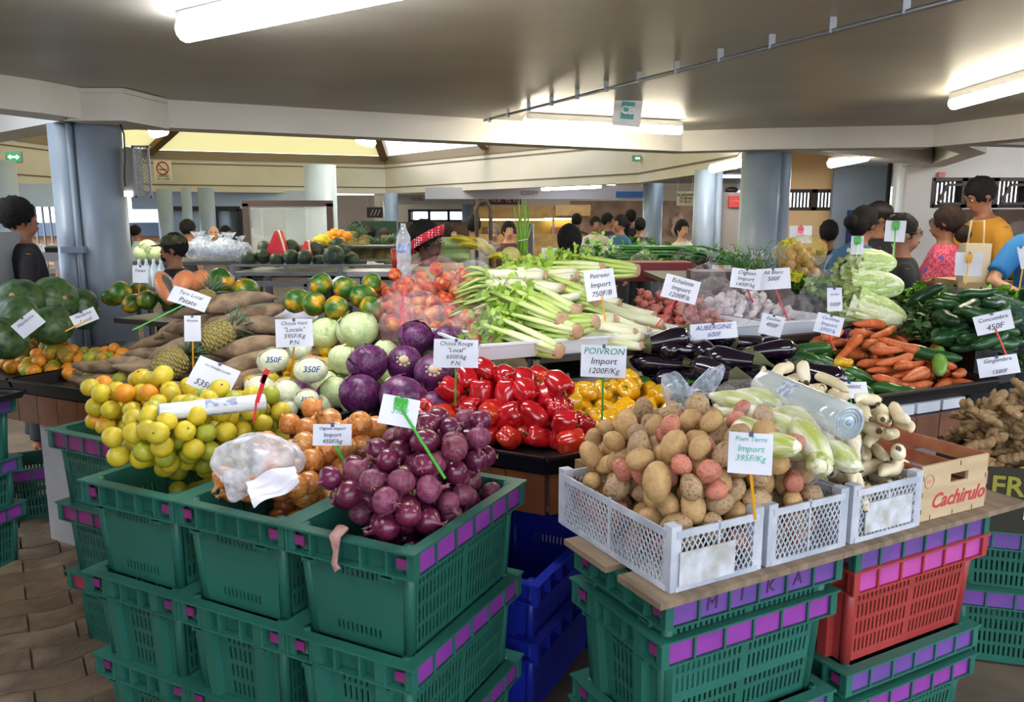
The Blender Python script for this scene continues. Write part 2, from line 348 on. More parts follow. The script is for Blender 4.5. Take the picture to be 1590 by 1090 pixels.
for k in range(4):   # tilted casements of frosted glass
    xa = rw[0]+(rw[1]-rw[0])*(k+.12)/4; xb = rw[0]+(rw[1]-rw[0])*(k+.9)/4
    for p, q in (((xa, rw[2]+.06), (xb, rw[2]+.06)), ((xb, rw[2]+.06), (xb, rw[3]-.1)), ((xb, rw[3]-.1), (xa+.12, rw[3]-.1)), ((xa+.12, rw[3]-.1), (xa, rw[2]+.06))):
        b.bar((p[0], 11.08, p[1]), (q[0], 11.08, q[1]), .025, .035)
link('casement', b.mesh('casement', DARK), w2)
def farwin(name, h, Y, n):
    o = link(name, None); o['kind'] = 'structure'; b = MB()
    x0, x1, z0, z1 = h
    for z in (z0, z1): b.box(((x0+x1)/2, Y-.1, z), (x1-x0+.1, .1, .08))
    for k in range(n+1): b.box((x0+(x1-x0)*k/n, Y-.1, (z0+z1)/2), (.09, .1, z1-z0))
    link('window_frame', b.mesh('f', mat('navy_frame', '#1f2238', rough=.5)), o)
    g = film('window_glass', '#ffffff', .15, .1, 0)
    for k in range(n):
        b = MB(); b.box((x0+(x1-x0)*(k+.5)/n, Y-.05, (z0+z1)/2), ((x1-x0)/n-.1, .01, z1-z0-.08)); link('pane', b.mesh('pane', g), o)
farwin('window_3', far[0], 27, 3); farwin('window_4', far[1], 27, 4)
# bluish far-left walls: lintel band, bright openings, dark framed glass front
wall('wall_left_band', (-12.6, 11.5), (-12.6, 13), 2.2, 2.75, GREYB)
def bandpx(name, u0, u1, v0, v1, Y, m, th=.2):
    x0, x1, z0, z1 = wx(u0, u1, v0, v1, Y); b = MB(); b.box(((x0+x1)/2, Y+th/2, (z0+z1)/2), (x1-x0, th, z1-z0)); return struct(name, b.mesh(name, m))
o = bandpx('wall_left', -260, 100, 285, 321, 14, GREYB)
o = bandpx('wall_left_low', 205, 470, 296, 325, 22, GREYB)
bandpx('wall_left_sill', 190, 262, 376, 460, 23, GREYB)
bandpx('wall_far_left', 372, 480, 318, 460, 26, WH)
bandpx('wall_far_left_b', 475, 640, 303, 470, 29, mat('pinkish_wall', '#cdb9a6', rough=.8))
boxp('door_1', (atY(428, 350, 25.9).x, 25.8, 1.0), (.7, .1, 2.1), mat('dark_doorway', '#3a322e'), st=True)
b = MB(); x0, x1, z0, z1 = wx(262, 372, 324, 470, 20.5)
gf = link('window_5', None); gf['kind'] = 'structure'
for k in range(4): b.box((x0+(x1-x0)*k/3, 20.5, z1/2), (.12, .12, z1))
b.box(((x0+x1)/2, 20.5, z1), (x1-x0, .12, .12)); link('window_frame', b.mesh('f', BLACKM), gf)
b = MB()
for k in range(3): b.box((x0+(x1-x0)*(k+.5)/3, 20.55, z1/2), ((x1-x0)/3-.12, .02, z1-.1))
link('pane', b.mesh('pane', mat('dim_glass', '#5d6672', rough=.15, metal=.3)), gf)
# metal railing bars outside the left opening, a building and foliage outdoors
rl = thing('street_railing', 'tall metal bar railing outside the bright left opening', 'railing', (0, 0, 0))
b = MB()
ra = atY(-250, 350, 17); rb = atY(100, 350, 17)
for z in (1.0, 2.15): b.bar((ra.x, 17, z), (rb.x, 17, z), .05)
link('rail', b.mesh('rail', METAL), rl)
b = MB(); b.box((0, 0, 1.1), (.035, .035, 2.2)); me = b.mesh('bar', METAL); k = 0; x = ra.x
while x < rb.x: link('bar', me, rl, (x, 17, 0)); x += .155
hs = thing('street_building', 'low building with a slate blue roof seen outdoors through the left opening', 'building', (-15.5, 30, -.1))
b = MB(); b.box((0, 0, .55), (9, 4, 1.1)); link('wall', b.mesh('wall', mat('orange_facade', '#c98d66', rough=.8)), hs)
b = MB(); b.prism([(-5, -2.4), (5, -2.4), (5, 2.4), (-5, 2.4)], 1.1, 1.55); link('roof', b.mesh('roof', mat('slate_roof', '#5b6b82')), hs)
b = MB(); 
for k in range(5): b.box((-3.6+k*1.8, -2.05, .6), (.7, .1, .7))
link('window', b.mesh('window', mat('dark_glass', '#2a3038', rough=.2)), hs)
tr = thing('palm_tree', 'pale green palm outdoors at the far left edge', 'tree', (-17.8, 26.0, 0)); b = MB(); b.tube([(0, 0, 0), (.1, 0, 1.6), (0, 0, 3.2)], [.14, .11, .1], 8); link('trunk', b.mesh('trunk', mat('palm_bark', '#7d6a55')), tr)
b = MB()
for k in range(16):
    a = k*2.4; pts = [(math.cos(a)*t*1.6, math.sin(a)*t*1.6, 3.2+t*.6-t*t*1.5) for t in (0, .3, .6, 1)]
    b.tube(pts, [.03, .16, .13, .01], 5, flat=.12)
link('fronds', b.mesh('fronds', mat('palm_green', '#6fae8e', rough=.6)), tr)
# fluorescent lamps
def lamp(a, c, label, drop=.05, warm=False, w=.075):
    a = Vector(a); c = Vector(c); m = (a+c)/2; o = thing('ceiling_lamp', label, 'lamp', m); a = a-m; c = c-m; d = (c-a).normalized()
    b = MB(); b.bar(a+Vector((0, 0, .045)), c+Vector((0, 0, .045)), .085, .045); link('housing', b.mesh('housing', PLW), o)
    b = MB(); n = 8; pts = [a-d*.01]+[a+(c-a)*k/n for k in range(n+1)]+[c+d*.01]; b.tube(pts, [.012]+[w/2]*(n+1)+[.012], 12); link('tube', b.mesh('tube', TUBEW if warm else TUBEM), o)
    b = MB()
    for t in (.12, .88): b.box(a+(c-a)*t+Vector((0, 0, .035)), (.1, .02, .07), Matrix.Rotation(math.atan2(d.y, d.x), 3, 'Z'))
    link('clip', b.mesh('clip', METAL), o)
lamp(at(288, 47, 2.43), at(288, 47, 2.43)+(at(590, -18, 2.43)-at(288, 47, 2.43)).normalized()*1.5, 'bright white tube lamp on the ceiling at upper left', w=.1)
la, lb = at(815, 190, 2.42), at(1056, 201, 2.42)
lamp(la, lb, 'bright tube lamp behind the hanging card sign, along the white beam', warm=True, w=.09)
la = at(1482, 160, 2.43); lamp(la, la+(at(1590, 130, 2.43)-la).normalized()*1.5, 'bright tube lamp at the right edge of the ceiling', warm=True, w=.09)
lamp(atY(1106, 262, 11), atY(1154, 252, 10.2), 'tube lamp just left of the right round pillar', w=.11)
lamp(atY(1290, 254, 10), atY(1345, 243, 9.4), 'warm tube lamp right of the right round pillar', warm=True, w=.11)
lamp(atY(842, 293, 19), atY(932, 289, 18.0), 'flat tube lamp under the far cream beam', w=.09)
lamp(atY(240, 205, 6.95), atY(254, 203, 8.2), 'short glowing lamp below the left end of the long beam', w=.1, warm=True)
lamp(atY(560, 217, 9), atY(577, 222, 10.3), 'glowing lamp end below the middle of the long beam', w=.11, warm=True)
lamp((-6, 24, 2.6), (-4.5, 25, 2.6), 'added far tube lamp over the back left aisle'); lamp((1.5, 23.5, 2.6), (3, 23.5, 2.6), 'added far tube lamp in front of the bakery wall'); lamp((4.8, 19, 2.6), (6.2, 19.5, 2.6), 'added far tube lamp over the goods stall'); lamp((6.2, 9.6, 2.6), (7.6, 9.9, 2.6), 'added tube lamp near the dark window on the right')  # tubes added to brighten the far bays and the right side
lamp((-1.6, .6, 2.43), (-.2, 1.1, 2.43), 'added out-of-view tube lamp overhead, left'); lamp((1.6, 1.2, 2.43), (2.9, 1.9, 2.43), 'added out-of-view tube lamp overhead, right')  # out-of-view tubes added to light the front bay
# conduit on the ceiling
cu = thing('ceiling_conduit', 'thin grey pipe running diagonally across the ceiling above the hanging sign', 'pipe')
p0 = at(752, 187, 2.46); p1 = at(1500, -5, 2.44); b = MB(); b.tube([p0, p1, p1+(p1-p0)*.4], .011, 8); b.tube([p0+Vector((.02, -.03, 0)), p1+Vector((.02, -.03, 0))], .006, 6); link('pipe', b.mesh('pipe', METAL), cu)
b = MB(); b.box((0, 0, 0), (.03, .02, .07)); me = b.mesh('pipe_clamp', METAL)
for k in range(12):
    q = p0.lerp(p1, (k+.3)/12); link('pipe_clamp', me, cu, (q.x, q.y, 2.47))
# hanging paper card sign with two white letters on teal
q = atY(975, 167, 6.1); hg = thing('hanging_sign', 'white paper with teal CB card logo hanging from the ceiling pipe', 'sign', q, (math.radians(4), math.radians(4), .12))
b = MB(); b.box((0, 0, 0), (.215, .003, .27)); link('paper', b.mesh('paper', mat('paper', '#e9eaf0', '#dfe1e8', scale=12, rough=.8)), hg)
b = MB(); b.box((0, -.003, -.02), (.10, .003, .125)); link('logo_panel', b.mesh('p', mat('teal_print', '#57a6ac')), hg)
link('lettering', None, hg); bpy.data.objects.remove(bpy.data.objects['lettering'])
tm = text_mesh('CB', .085, 0, .001, bold=.004); tm.materials.append(PLW); link('lettering', tm, hg, (0, -.006, -.02), (PI/2, 0, 0), (1, .9, 1))
b = MB(); b.box((.0, .004, .16), (.10, .003, .06)); link('blue_tape', b.mesh('p', mat('blue_tape', '#3c4fa0')), hg)
b = MB(); b.tube([(-.045, 0, .13), (-.045, 0, .26)], .002, 5); b.tube([(.045, 0, .13), (.045, 0, .26)], .002, 5); link('wire', b.mesh('w', METAL), hg)
# exit signs
def exitsign(u, v, Y, label, s=1):
    o = thing('exit_sign', label, 'sign', atY(u, v, Y), (0, 0, .35)); b = MB(); b.box((0, 0, 0), (.26*s, .08, .2*s)); link('casing', b.mesh('c', METAL), o)
    b = MB(); b.box((0, -.045, 0), (.22*s, .01, .16*s)); link('face', b.mesh('c', mat('exit_green', '#2f8f62', emit=.5)), o)
    b = MB(); b.bar((-.07*s, -.052, 0), (.07*s, -.052, 0), .01, .03*s)
    for sx in (-1, 1): b.add([(sx*.095*s, -.052, 0), (sx*.045*s, -.052, .045*s), (sx*.045*s, -.052, -.045*s)], [(0, 1, 2)])
    link('arrow', b.mesh('a', mat('exit_white', '#eafff4', emit=1.)), o)
exitsign(22, 244, 14.86, 'green lit arrow exit sign on the left cream beam', 1.0)
exitsign(988, 246, 15.4, 'small green exit sign on the cream beam near the corner', .55)
# no smoking sign
q = atY(253, 265, 20.3); ns = thing('no_smoking_sign', 'white no smoking notice with red circle on the cream beam', 'sign', q, (0, 0, -.1))
b = MB(); b.box((0, 0, 0), (.46, .01, .5)); link('plate', b.mesh('p', mat('sign_paper', '#e6e0d2')), ns)
b = MB(); b.tube([(math.cos(k*PI/12)*.15, -.012, .06+math.sin(k*PI/12)*.15) for k in range(25)], .016, 6); b.bar((-.1, -.012, .16), (.1, -.012, -.04), .02); link('red_ring', b.mesh('r', mat('sign_red', '#b3302c')), ns)
b = MB(); b.bar((-.09, -.01, .03), (.09, -.01, .03), .02); link('cigarette', b.mesh('c', BLACKM), ns)
tm = text_mesh('DEFENSE\nDE FUMER', .075, 0, .001); tm.materials.append(BLACKM); link('lettering', tm, ns, (0, -.01, -.17), (PI/2, 0, 0))
# caged cabinet with cable on the left pillar
q = atY(213, 268, 5.8); cb = thing('wall_cabinet', 'metal mesh fronted box fixed to the side of the left pillar', 'cabinet', q)
b = MB(); b.box((-.03, 0, 0), (.09, .12, .33)); link('body', b.mesh('b', mat('cabinet_grey', '#7c7874', rough=.5)), cb)
b = MB()
for x in (-.005, .10): b.box((.02+x, -.07, 0), (.014, .012, .36))
for z in (-.175, .175): b.box((.07, -.07, z), (.13, .012, .014))
link('frame', b.mesh('b', METAL), cb)
b = MB()
for k in range(-4, 14):
    for sg in (1, -1):
        pts = []; z = -.17+k*.026
        a0 = Vector((.02, -.07, z)); a1 = Vector((.118, -.07, z+sg*.1))
        if sg < 0: a0.z += .1; a1.z += .1
        lo, hi = -.17, .17
        def clip(p, q):
            if p.z == q.z: return p
            for lim in (lo, hi):
                if (p.z-lim)*(1 if lim == hi else -1) > 0: p = p.lerp(q, (lim-p.z)/(q.z-p.z))
            return p
        if max(a0.z, a1.z) < lo or min(a0.z, a1.z) > hi: continue
        b.bar(clip(a0, a1), clip(a1, a0), .004, .003)
link('mesh_grille', b.mesh('b', METAL), cb)
b = MB(); b.tube([(-.06, -.08, .34), (-.035, -.08, .26), (-.04, -.08, .1), (-.055, -.08, -.02), (-.06, -.07, -.1)], .006, 6); link('cable', b.mesh('b', BLACKM), cb)
b = MB(); b.box((-.04, -.07, -.15), (.05, .03, .04)); link('bulkhead_light', b.mesh('b', mat('small_light', '#f4f4ff', emit=2)), cb)
# signs and boards on far walls
def board(u, v, wpx, hpx, Y, text, bg, fg, label, tsz=.6, rot=0, name='shop_sign', hang=True):
    q = atY(u, v, Y); k = Y/F; o = thing(name, label, 'sign', q, (0, 0, rot)); b = MB(); b.box((0, 0, 0), (wpx*k, .04, hpx*k)); link('panel', b.mesh('p', mat('board'+bg, bg, rough=.6)), o)
    if text:
        tm = text_mesh(text, hpx*k*tsz, 0, .004); tm.materials.append(mat('ink'+fg, fg)); link('lettering', tm, o, (0, -.03, 0), (PI/2, 0, 0))
    if hang:
        b = MB(); zz = 2.76-q.z
        for s in (-1, 1): b.bar((s*wpx*k*.42, .01, hpx*k*.45), (s*wpx*k*.42, .01, zz), .012)
        link('hanger', b.mesh('hanger', METAL), o)
    return o
board(784, 312, 50, 11, 23.5, 'ARTHUR - TEL 50.15.5', '#6b2740', '#e8d8dc', 'maroon shop sign with pale lettering above the bakery stall', .6)
board(979, 302, 44, 9, 20, '', '#2f5a8c', '#dde6f0', 'blue banner sign left of the grey pillar')
board(1064, 308, 26, 22, 16, 'BLABLAMA\n77 68 68\n77 58 31', '#dccfae', '#4a4a3a', 'cream notice board with printed rows right of the grey pillar', .24)
board(1142, 313, 21, 17, 11.56, 'OPEN', '#c8403c', '#e98a80', 'red square sign on the wall left of the right pillar', .3, hang=False)
board(1330, 353, 30, 52, 11.93, 'IN\nAU', '#283a72', '#e8ecf4', 'blue notice sign reading IN AU on the grey panel', .28, hang=False)
board(1462, 271, 10, 7, 11.1, '', '#c4706a', '#ffffff', 'tiny red mark sign above the dark window', hang=False)
LNT = mat('grey_lintel', '#a8a4a8', rough=.8); bandpx('trim_18', 598, 735, 302, 317, 22.75, LNT); bandpx('trim_19', 660, 1000, 291, 309, 20.1, LNT)
tm = text_mesh('0156', .16, 0, .004); tm.materials.append(mat('brown_ink', '#6b3c34'))
o = thing('stall_number', 'stall number 0156 in brown paint on the far white lintel', 'number', atY(648, 309, 22.73), (PI/2, 0, 0), me=tm)
tm = text_mesh('0200M', .16, 0, .004); tm.materials.append(mat('brown_ink', '#6b3c34'))
o = thing('stall_number', 'stall number 0200M in brown paint near the far tube lamp', 'number', atY(822, 300, 20.08), (PI/2, 0, 0), me=tm)
# ------------------------------------------------------------- tiled counter
O2 = Vector((.12, 2.62)); LA = Vector((-.896, .444)); LN = Vector((.444, .896)); RA = Vector((.902, .431)); RN = Vector((-.431, .902))
def LP(u, v, z=0): p = O2+LA*u+LN*v; return Vector((p.x, p.y, z))
def RP(u, v, z=0): p = O2+RA*u+RN*v; return Vector((p.x, p.y, z))
def mit(v): # point on the mitre between both wings at offset v
    d = (LN+RN); d = d/(d.dot(LN)); p = O2+d*v; return Vector((p.x, p.y, 0))
TOPM = mat('dark_tile_top', '#3b3a40', '#2c2a2e', scale=4, rough=.35, stretch=(1, 1, 1))
TILEM = mat('brown_glazed_tile', '#8a5230', '#6f3f26', scale=7, rough=.4, vary=.12)
ct = thing('market_counter', 'long tiled market counter bent in the middle, brown tiles along its edge', 'counter')
b = MB()
b.prism([mit(0).xy, LP(3.9, 0).xy*1, LP(3.9, 1.38).xy, mit(1.38).xy][::-1], .66, .78); b.prism([mit(0).xy, RP(2.92, 0).xy, RP(2.92, 1.38).xy, mit(1.38).xy], .66, .78)
link('worktop', b.mesh('worktop', TOPM), ct)
b = MB(); b.box((0, 0, 0), (.148, .016, .145)); tm_ = b.mesh('tile', TILEM)
for k in range(25): p = LP(.075+k*.153, -.009, .705); link('tile', tm_, ct, p, (0, 0, math.atan2(LA.y, LA.x)))
for k in range(19): p = RP(.08+k*.153, -.009, .705); link('tile', tm_, ct, p, (0, 0, math.atan2(RA.y, RA.x)))
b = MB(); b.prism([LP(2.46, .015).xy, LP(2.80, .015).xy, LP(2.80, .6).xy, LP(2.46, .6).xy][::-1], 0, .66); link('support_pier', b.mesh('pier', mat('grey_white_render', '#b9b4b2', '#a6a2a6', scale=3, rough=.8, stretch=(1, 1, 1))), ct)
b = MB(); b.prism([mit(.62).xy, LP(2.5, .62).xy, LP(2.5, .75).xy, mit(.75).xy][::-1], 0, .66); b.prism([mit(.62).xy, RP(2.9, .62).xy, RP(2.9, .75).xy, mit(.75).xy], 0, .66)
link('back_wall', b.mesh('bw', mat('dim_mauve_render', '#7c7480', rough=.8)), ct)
# dark raised shelf (second tier) on the counter
SH = thing('display_shelf', 'dark wooden raised shelf along the back of the counter', 'shelf')
WOODD = mat('dark_stained_board', '#2b2220', '#3d2f28', scale=6, rough=.5, stretch=(1, 1, 1))
Z2 = 1.05
b = MB(); b.prism([mit(.70).xy, RP(2.16, .70).xy, RP(2.16, 1.37).xy, mit(1.37).xy], Z2-.03, Z2); link('board', b.mesh('board', WOODD), SH)
b = MB(); b.prism([mit(.78).xy, LP(3.2, .78).xy, LP(3.2, 1.37).xy, mit(1.37).xy][::-1], Z2-.03, Z2); link('board', b.mesh('board', WOODD), SH)
for p in [RP(.05, .95), RP(1.4, .95), RP(2.0, .95), LP(.9, 1.05), LP(2.0, 1.05), LP(3.1, 1.05), RP(2.0, 1.32), LP(3.1, 1.32), RP(1.4, 1.32), LP(1.5, 1.32)]:
    b = MB(); b.box((p.x, p.y, (.78+Z2-.03)/2), (.06, .06, Z2-.03-.78)); link('leg', b.mesh('leg', WOODD), SH)
# black display trays
TRAYM = mat('black_plastic_tray', '#141316', rough=.35)
def tray(poly, label, z=.80, h=.06, m=None, name='display_tray', lip=.02):
    m = m or TRAYM; c = sum((Vector((p[0], p[1])) for p in poly), Vector((0, 0)))/len(poly)
    q = [Vector((p[0], p[1]))-c for p in poly]; o = thing(name, label, 'tray', (c.x, c.y, z)); b = MB()
    ccw = sum(q[i].x*q[(i+1) % len(q)].y-q[(i+1) % len(q)].x*q[i].y for i in range(len(q))) > 0
    if not ccw: q = q[::-1]
    b.prism(q, 0, .012)
    for i in range(len(q)):
        A, B = q[i], q[(i+1) % len(q)]; d = (B-A).normalized(); nn = Vector((d.y, -d.x))
        b.add([Vector((*A, 0)), Vector((*B, 0)), Vector((*(B+nn*lip), h)), Vector((*(A+nn*lip), h)), Vector((*(A-nn*.012), .01)), Vector((*(B-nn*.012), .01)), Vector((*(B+nn*(lip-.012)), h)), Vector((*(A+nn*(lip-.012)), h))],
              [(0, 1, 2, 3), (5, 4, 7, 6), (3, 2, 6, 7), (0, 3, 7, 4), (1, 5, 6, 2)])
        b.bar(Vector((*(A+nn*lip), h)), Vector((*(B+nn*lip), h)), .016, .01)
    link('tray_body', b.mesh('tray_body', m), o); return o
def qd(f, u0, u1, v0, v1): return [f(u0, v0).xy, f(u1, v0).xy, f(u1, v1).xy, f(u0, v1).xy]
tray([mit(-.04).xy, LP(.95, -.01).xy, LP(.95, .52).xy, mit(.52).xy, RP(.12, .40).xy, RP(.26, -.01).xy], 'black tray at the counter corner heaped with red peppers', z=.79)
tray(qd(LP, 1.0, 1.6, -.02, .55), 'black tray on the left wing under the pale cabbages', z=.79)
tray(qd(LP, 1.64, 2.9, -.03, .7), 'long black tray under the brown root tubers at left', z=.79)
tray(qd(LP, 2.94, 3.85, -.02, .7), 'black tray under the mandarins at the left end', z=.79)
tray(qd(RP, .34, .86, .05, .6), 'black tray under the yellow peppers', z=.79)
tray(qd(RP, .92, 1.52, .04, .66), 'black tray heaped with aubergines', z=.79)
tray(qd(RP, 1.56, 2.44, .03, .62), 'black tray with a bright edge under the carrots', z=.83)
WFO = mat('white_foam', '#dfe4ee', rough=.75)
for k in range(3):
    p = RP(1.78+k*.17, .07, .807); b = MB(); b.box((0, 0, 0), (.15, .12, .046)); thing('white_foam_block', ['left', 'middle', 'right'][k]+' of three white foam blocks under the carrot tray edge', 'block', p, (0, 0, math.atan2(RA.y, RA.x)), me=b.mesh('wfb', WFO))
def foamtray(f, u0, u1, v0, v1, z, label): return tray(qd(f, u0, u1, v0, v1), label, z=z, h=.07, m=WFO, name='foam_tray', lip=.03)
foamtray(LP, .42, 1.05, .83, 1.30, Z2, 'white foam tray under the bagged apples')
foamtray(RP, .05, 1.10, .72, 1.35, Z2, 'white foam tray holding the leeks and celery')
foamtray(RP, 1.18, 1.62, .74, 1.33, Z2, 'white foam tray of bagged shallots')
foamtray(RP, 1.68, 2.12, .74, 1.33, Z2, 'white foam tray of garlic bulbs')
# ------------------------------------------------------------- vented crates
CL, CW, CH = .60, .40, .30
def slotwall(b, xy, L, z0, z1, groups, rows, th=.004, ncol=None, taper=0.02, off=None, center=True):
    """wall from x=-L/2..L/2 in local frame xy(x, outward) with slots as real holes"""
    xs = [-L/2, L/2]; slots = []
    for (g0, g1, n) in groups:
        for k in range(n):
            a = g0+(g1-g0)*k/n; w_ = (g1-g0)/n*.42; slots.append((a, a+w_)); xs += [a, a+w_]
    if off: xs += off[0]
    xs = sorted(set(round(x, 5) for x in xs)); zs = sorted(set([z0, z1]+[z for r in rows for z in r]))
    hole = lambda x, z: any(a-1e-6 < x < c+1e-6 for a, c in slots) and any(r[0] < z < r[1] for r in rows)
    ofn = off[1] if off else (lambda x: 0)
    nx, nz_ = len(xs), len(zs)
    for sgn in (0, 1):
        vs = []
        for z in zs:
            t = (z-z0)/(z1-z0)
            for x in xs:
                sc = 1-taper*2*(1-t)/L; vs.append(xy(x*sc, ofn(x)-taper*(1-t)-sgn*th, z))
        fs = [(j*nx+i, j*nx+i+1, (j+1)*nx+i+1, (j+1)*nx+i) for j in range(nz_-1) for i in range(nx-1)
              if not hole((xs[i]+xs[i+1])/2, (zs[j]+zs[j+1])/2)]
        if sgn: fs = [f[::-1] for f in fs]
        b.add(vs, fs)
def crate_meshes(col, endtype, tag):
    b = MB(); h = CH; zt = h-.07
    Lx, Wy = CL-.05, CW-.05
    rowsL = [(.03, .075), (.092, .137), (.154, .199), (.216, zt-.0)] if False else [(.028, .068), (.082, .122), (.136, .176), (.190, .225)]
    for s in (-1, 1):
        f = lambda x, o, z, s=s: Vector((x, s*(Wy/2+o), z))
        slotwall(b, f, Lx, 0, h, [(-.24, -.008, 13), (.012, .244, 13)], rowsL)
        g = lambda x, o, z, s=s: Vector((s*(Lx/2+o), x, z))
        et = endtype if s < 0 else 'B' if endtype == 'A' else 'A'
        if et == 'A': slotwall(b, g, Wy, 0, h, [(-.075, .085, 10)], [(.03, .055), (.19, .22)])
        else:
            of = ([-.125, -.12, -.085, -.08, .08, .085, .12, .125], lambda x: .022 if .084 < abs(x) < .121 else 0.)
            slotwall(b, g, Wy, 0, h, [(-.045, .05, 5)], [(.03, .07), (.085, .125), (.14, .18), (.19, .215)], off=of)
    b.box((0, 0, .004), (Lx-.04, Wy-.04, .008))
    for sx in (-1, 1):
        for sy in (-1, 1): b.tube([(sx*(Lx/2-.028), sy*(Wy/2-.028), 0), (sx*(Lx/2-.012), sy*(Wy/2-.012), h)], .016, 8)
    body = b.mesh('crate_body', col)
    b = MB(); X, Y = CL/2, CW/2
    def ring(x0, y0, x1, y1, z0, z1):
        b.box((0, (y0+y1)/2, (z0+z1)/2), (2*x1, y1-y0, z1-z0)); b.box((0, -(y0+y1)/2, (z0+z1)/2), (2*x1, y1-y0, z1-z0))
        b.box(((x0+x1)/2, 0, (z0+z1)/2), (x1-x0, 2*y0, z1-z0)); b.box((-(x0+x1)/2, 0, (z0+z1)/2), (x1-x0, 2*y0, z1-z0))
    ring(X-.03, Y-.03, X+.004, Y+.004, h-.006, h); ring(X-.028, Y-.028, X-.002, Y-.002, h-.072, h-.067)
    for k in range(7):
        x = -X+.012+k*(2*X-.024)/6
        for s in (-1, 1): b.box((x, s*(Y-.015), h-.036), (.007, .024, .066))
    for k in range(6):
        y = -Y+.004+k*(2*Y-.008)/5
        for s in (-1, 1): b.box((s*(X-.015), y, h-.036), (.024, .007, .066))
    for s in (-1, 1):
        for y in (-.12, .12): b.box((s*(X-.018), y+.01, h-.085), (.02, .04, .005)); b.box((s*(X-.018), y+.03, h-.08), (.02, .004, .025)); b.box((s*(X-.018), y-.01, h-.08), (.02, .004, .025))
    rim = b.mesh('rim', col)
    return body, rim
def paint_mesh(m, m2, ends):
    b = MB(); X, Y, h = CL/2, CW/2, CH; st = (2*X-.024)/6
    b.box((0, 0, 0), (st-.008, .006, .058)); a = b.mesh('painted_panel', m)
    if not ends: return a, None
    b = MB()
    b.box((0, 0, 0), (.004, .034, .026))
    return a, b.mesh('paint_spot', m2)
GRN = mat('green_crate_plastic', '#28665a', '#23584c', scale=2.2, rough=.38, vary=.06, spec=.4)
RED_ = mat('red_crate_plastic', '#a33a38', '#96302f', scale=3, rough=.4)
BLU = mat('blue_crate_plastic', '#16279c', '#131f80', scale=3, rough=.4)
PUR = mat('purple_paint', '#8c3498', '#7c2e8c', scale=9, rough=.55, vary=.05); PNK = mat('pink_paint', '#b8489c', '#a83e92', scale=9, rough=.55)
MAG = mat('magenta_paint', '#84246a', '#6c2260', scale=14, rough=.6); DPUR = mat('dark_purple_paint', '#6f3c94', '#593f86', scale=12, rough=.6)
REDP = mat('dull_red_paint', '#a03038', '#7c3550', scale=10, rough=.6)
CM = {(c, e): crate_meshes(m, e, c) for c, m in (('g', GRN), ('r', RED_), ('b', BLU)) for e in 'AB'}
PM_ = {k: paint_mesh(v, MAG, True) for k, v in dict(p=PUR, k=PNK, m=MAG, d=DPUR, r=REDP).items()}
def crate(cx, cy, z, ang, label, col='g', end='A', paint='p', group=None, spots=True):
    o = thing('crate', label, 'crate', (cx, cy, z), (0, 0, ang), group)
    bo, ri = CM[(col, end)]; link('crate_body', bo, o); link('rim', ri, o)
    if paint:
        a, s = PM_[paint]; st = (CL-.024)/6
        for k in range(6):
            for s_ in (-1, 1): link('painted_panel', a, o, (-CL/2+.012+(k+.5)*st, s_*(CW/2-.012), CH-.036))
        if spots:
            for s_ in (-1, 1):
                for y in (-.16, .16): link('paint_spot', s, o, (s_*(CL/2-.0115), y, CH-.036))
    return o
def corner_crate(c, l, s, *a, **k):   # from its near corner and the directions of its long and short sides
    c = Vector(c); l = Vector(l).normalized(); s = Vector(s).normalized(); p = c+l*CL/2+s*CW/2
    return crate(p.x, p.y, a[0], math.atan2(l.y, l.x), *a[1:], **k), p
DL = Vector((.45, .893)); DS = Vector((-.893, .45)); DR = Vector((.885, .466)); DQ = Vector((-.466, .885))
C0 = Vector((-.23, 1.75)); STEP = .403; PITCH = .288
names = ['red onions', 'yellow onions', 'limes']
for i in range(3):
    c = C0+DS*STEP*i
    for lv in range(3):
        ztop = .87; z = ztop-CH-PITCH*lv
        lab = ['green plastic crate filled with %s', 'green crate in the middle of the stack under the %s', 'bottom green crate of the stack under the %s'][lv] % names[i]
        o, p = corner_crate(c+DS*.004*lv-DL*.012*(lv % 2), DL, DS, max(z, .001), lab, end='A' if lv == 0 else 'B', paint='p' if lv < 2 else ('r' if i == 2 else 'p'))
    if i == 0: PON = p
    if i == 1: PYO = p
    if i == 2: PLI = p
BL = Vector((.88, -.475)); BN = Vector((.475, .88))
cb0 = Vector((-1.74, 2.87))
for lv in range(3):
    o, PMX = corner_crate(cb0+BN*.01*lv, BL, BN, max(.87-CH-PITCH*lv, .001), ['green crate with a purple band heaped with mixed oranges, back left', 'middle green crate under the mixed oranges crate', 'bottom green crate with a red band under the mixed oranges'][lv], paint=['m', 'm', 'r'][lv])
# right hand stacks
R0 = Vector((.355, 1.71))
zs = [(.765, 'A', 'd'), (.66, 'B', 'p'), (.372, 'A', 'd'), (.30, 'A', 'p')]
labs = ['top green crate with MIKA on its purple band under the potatoes', 'green crate nested below the MIKA crate, bright purple band', 'low green crate on the near right stack, third down', 'lowest green crate of the near right stack']
for (zt, e, pt), lb in zip(zs, labs):
    o, p = corner_crate(R0+(DQ*.01 if pt == 'p' else DQ*0), DR, DQ, max(.001, zt-CH), lb, end=e, paint=pt)
    if zt > .76:
        for k, ch in enumerate('MIKA'):
            tm = text_mesh(ch, .05, .1, .0006); tm.materials.append(mat('marker_ink', '#3a2a55')); link('lettering', tm, o, (-.02+k*.096-.13, -CW/2+.0075, CH-.036), (PI/2, 0, 0))
R1 = R0+DR*.645+DQ*.0
labs = ['green crate with a dark purple band above the red crate', 'red plastic crate with a pink band in the right stack', 'green crate with a purple band just below the red crate', 'lowest green crate under the red crate']
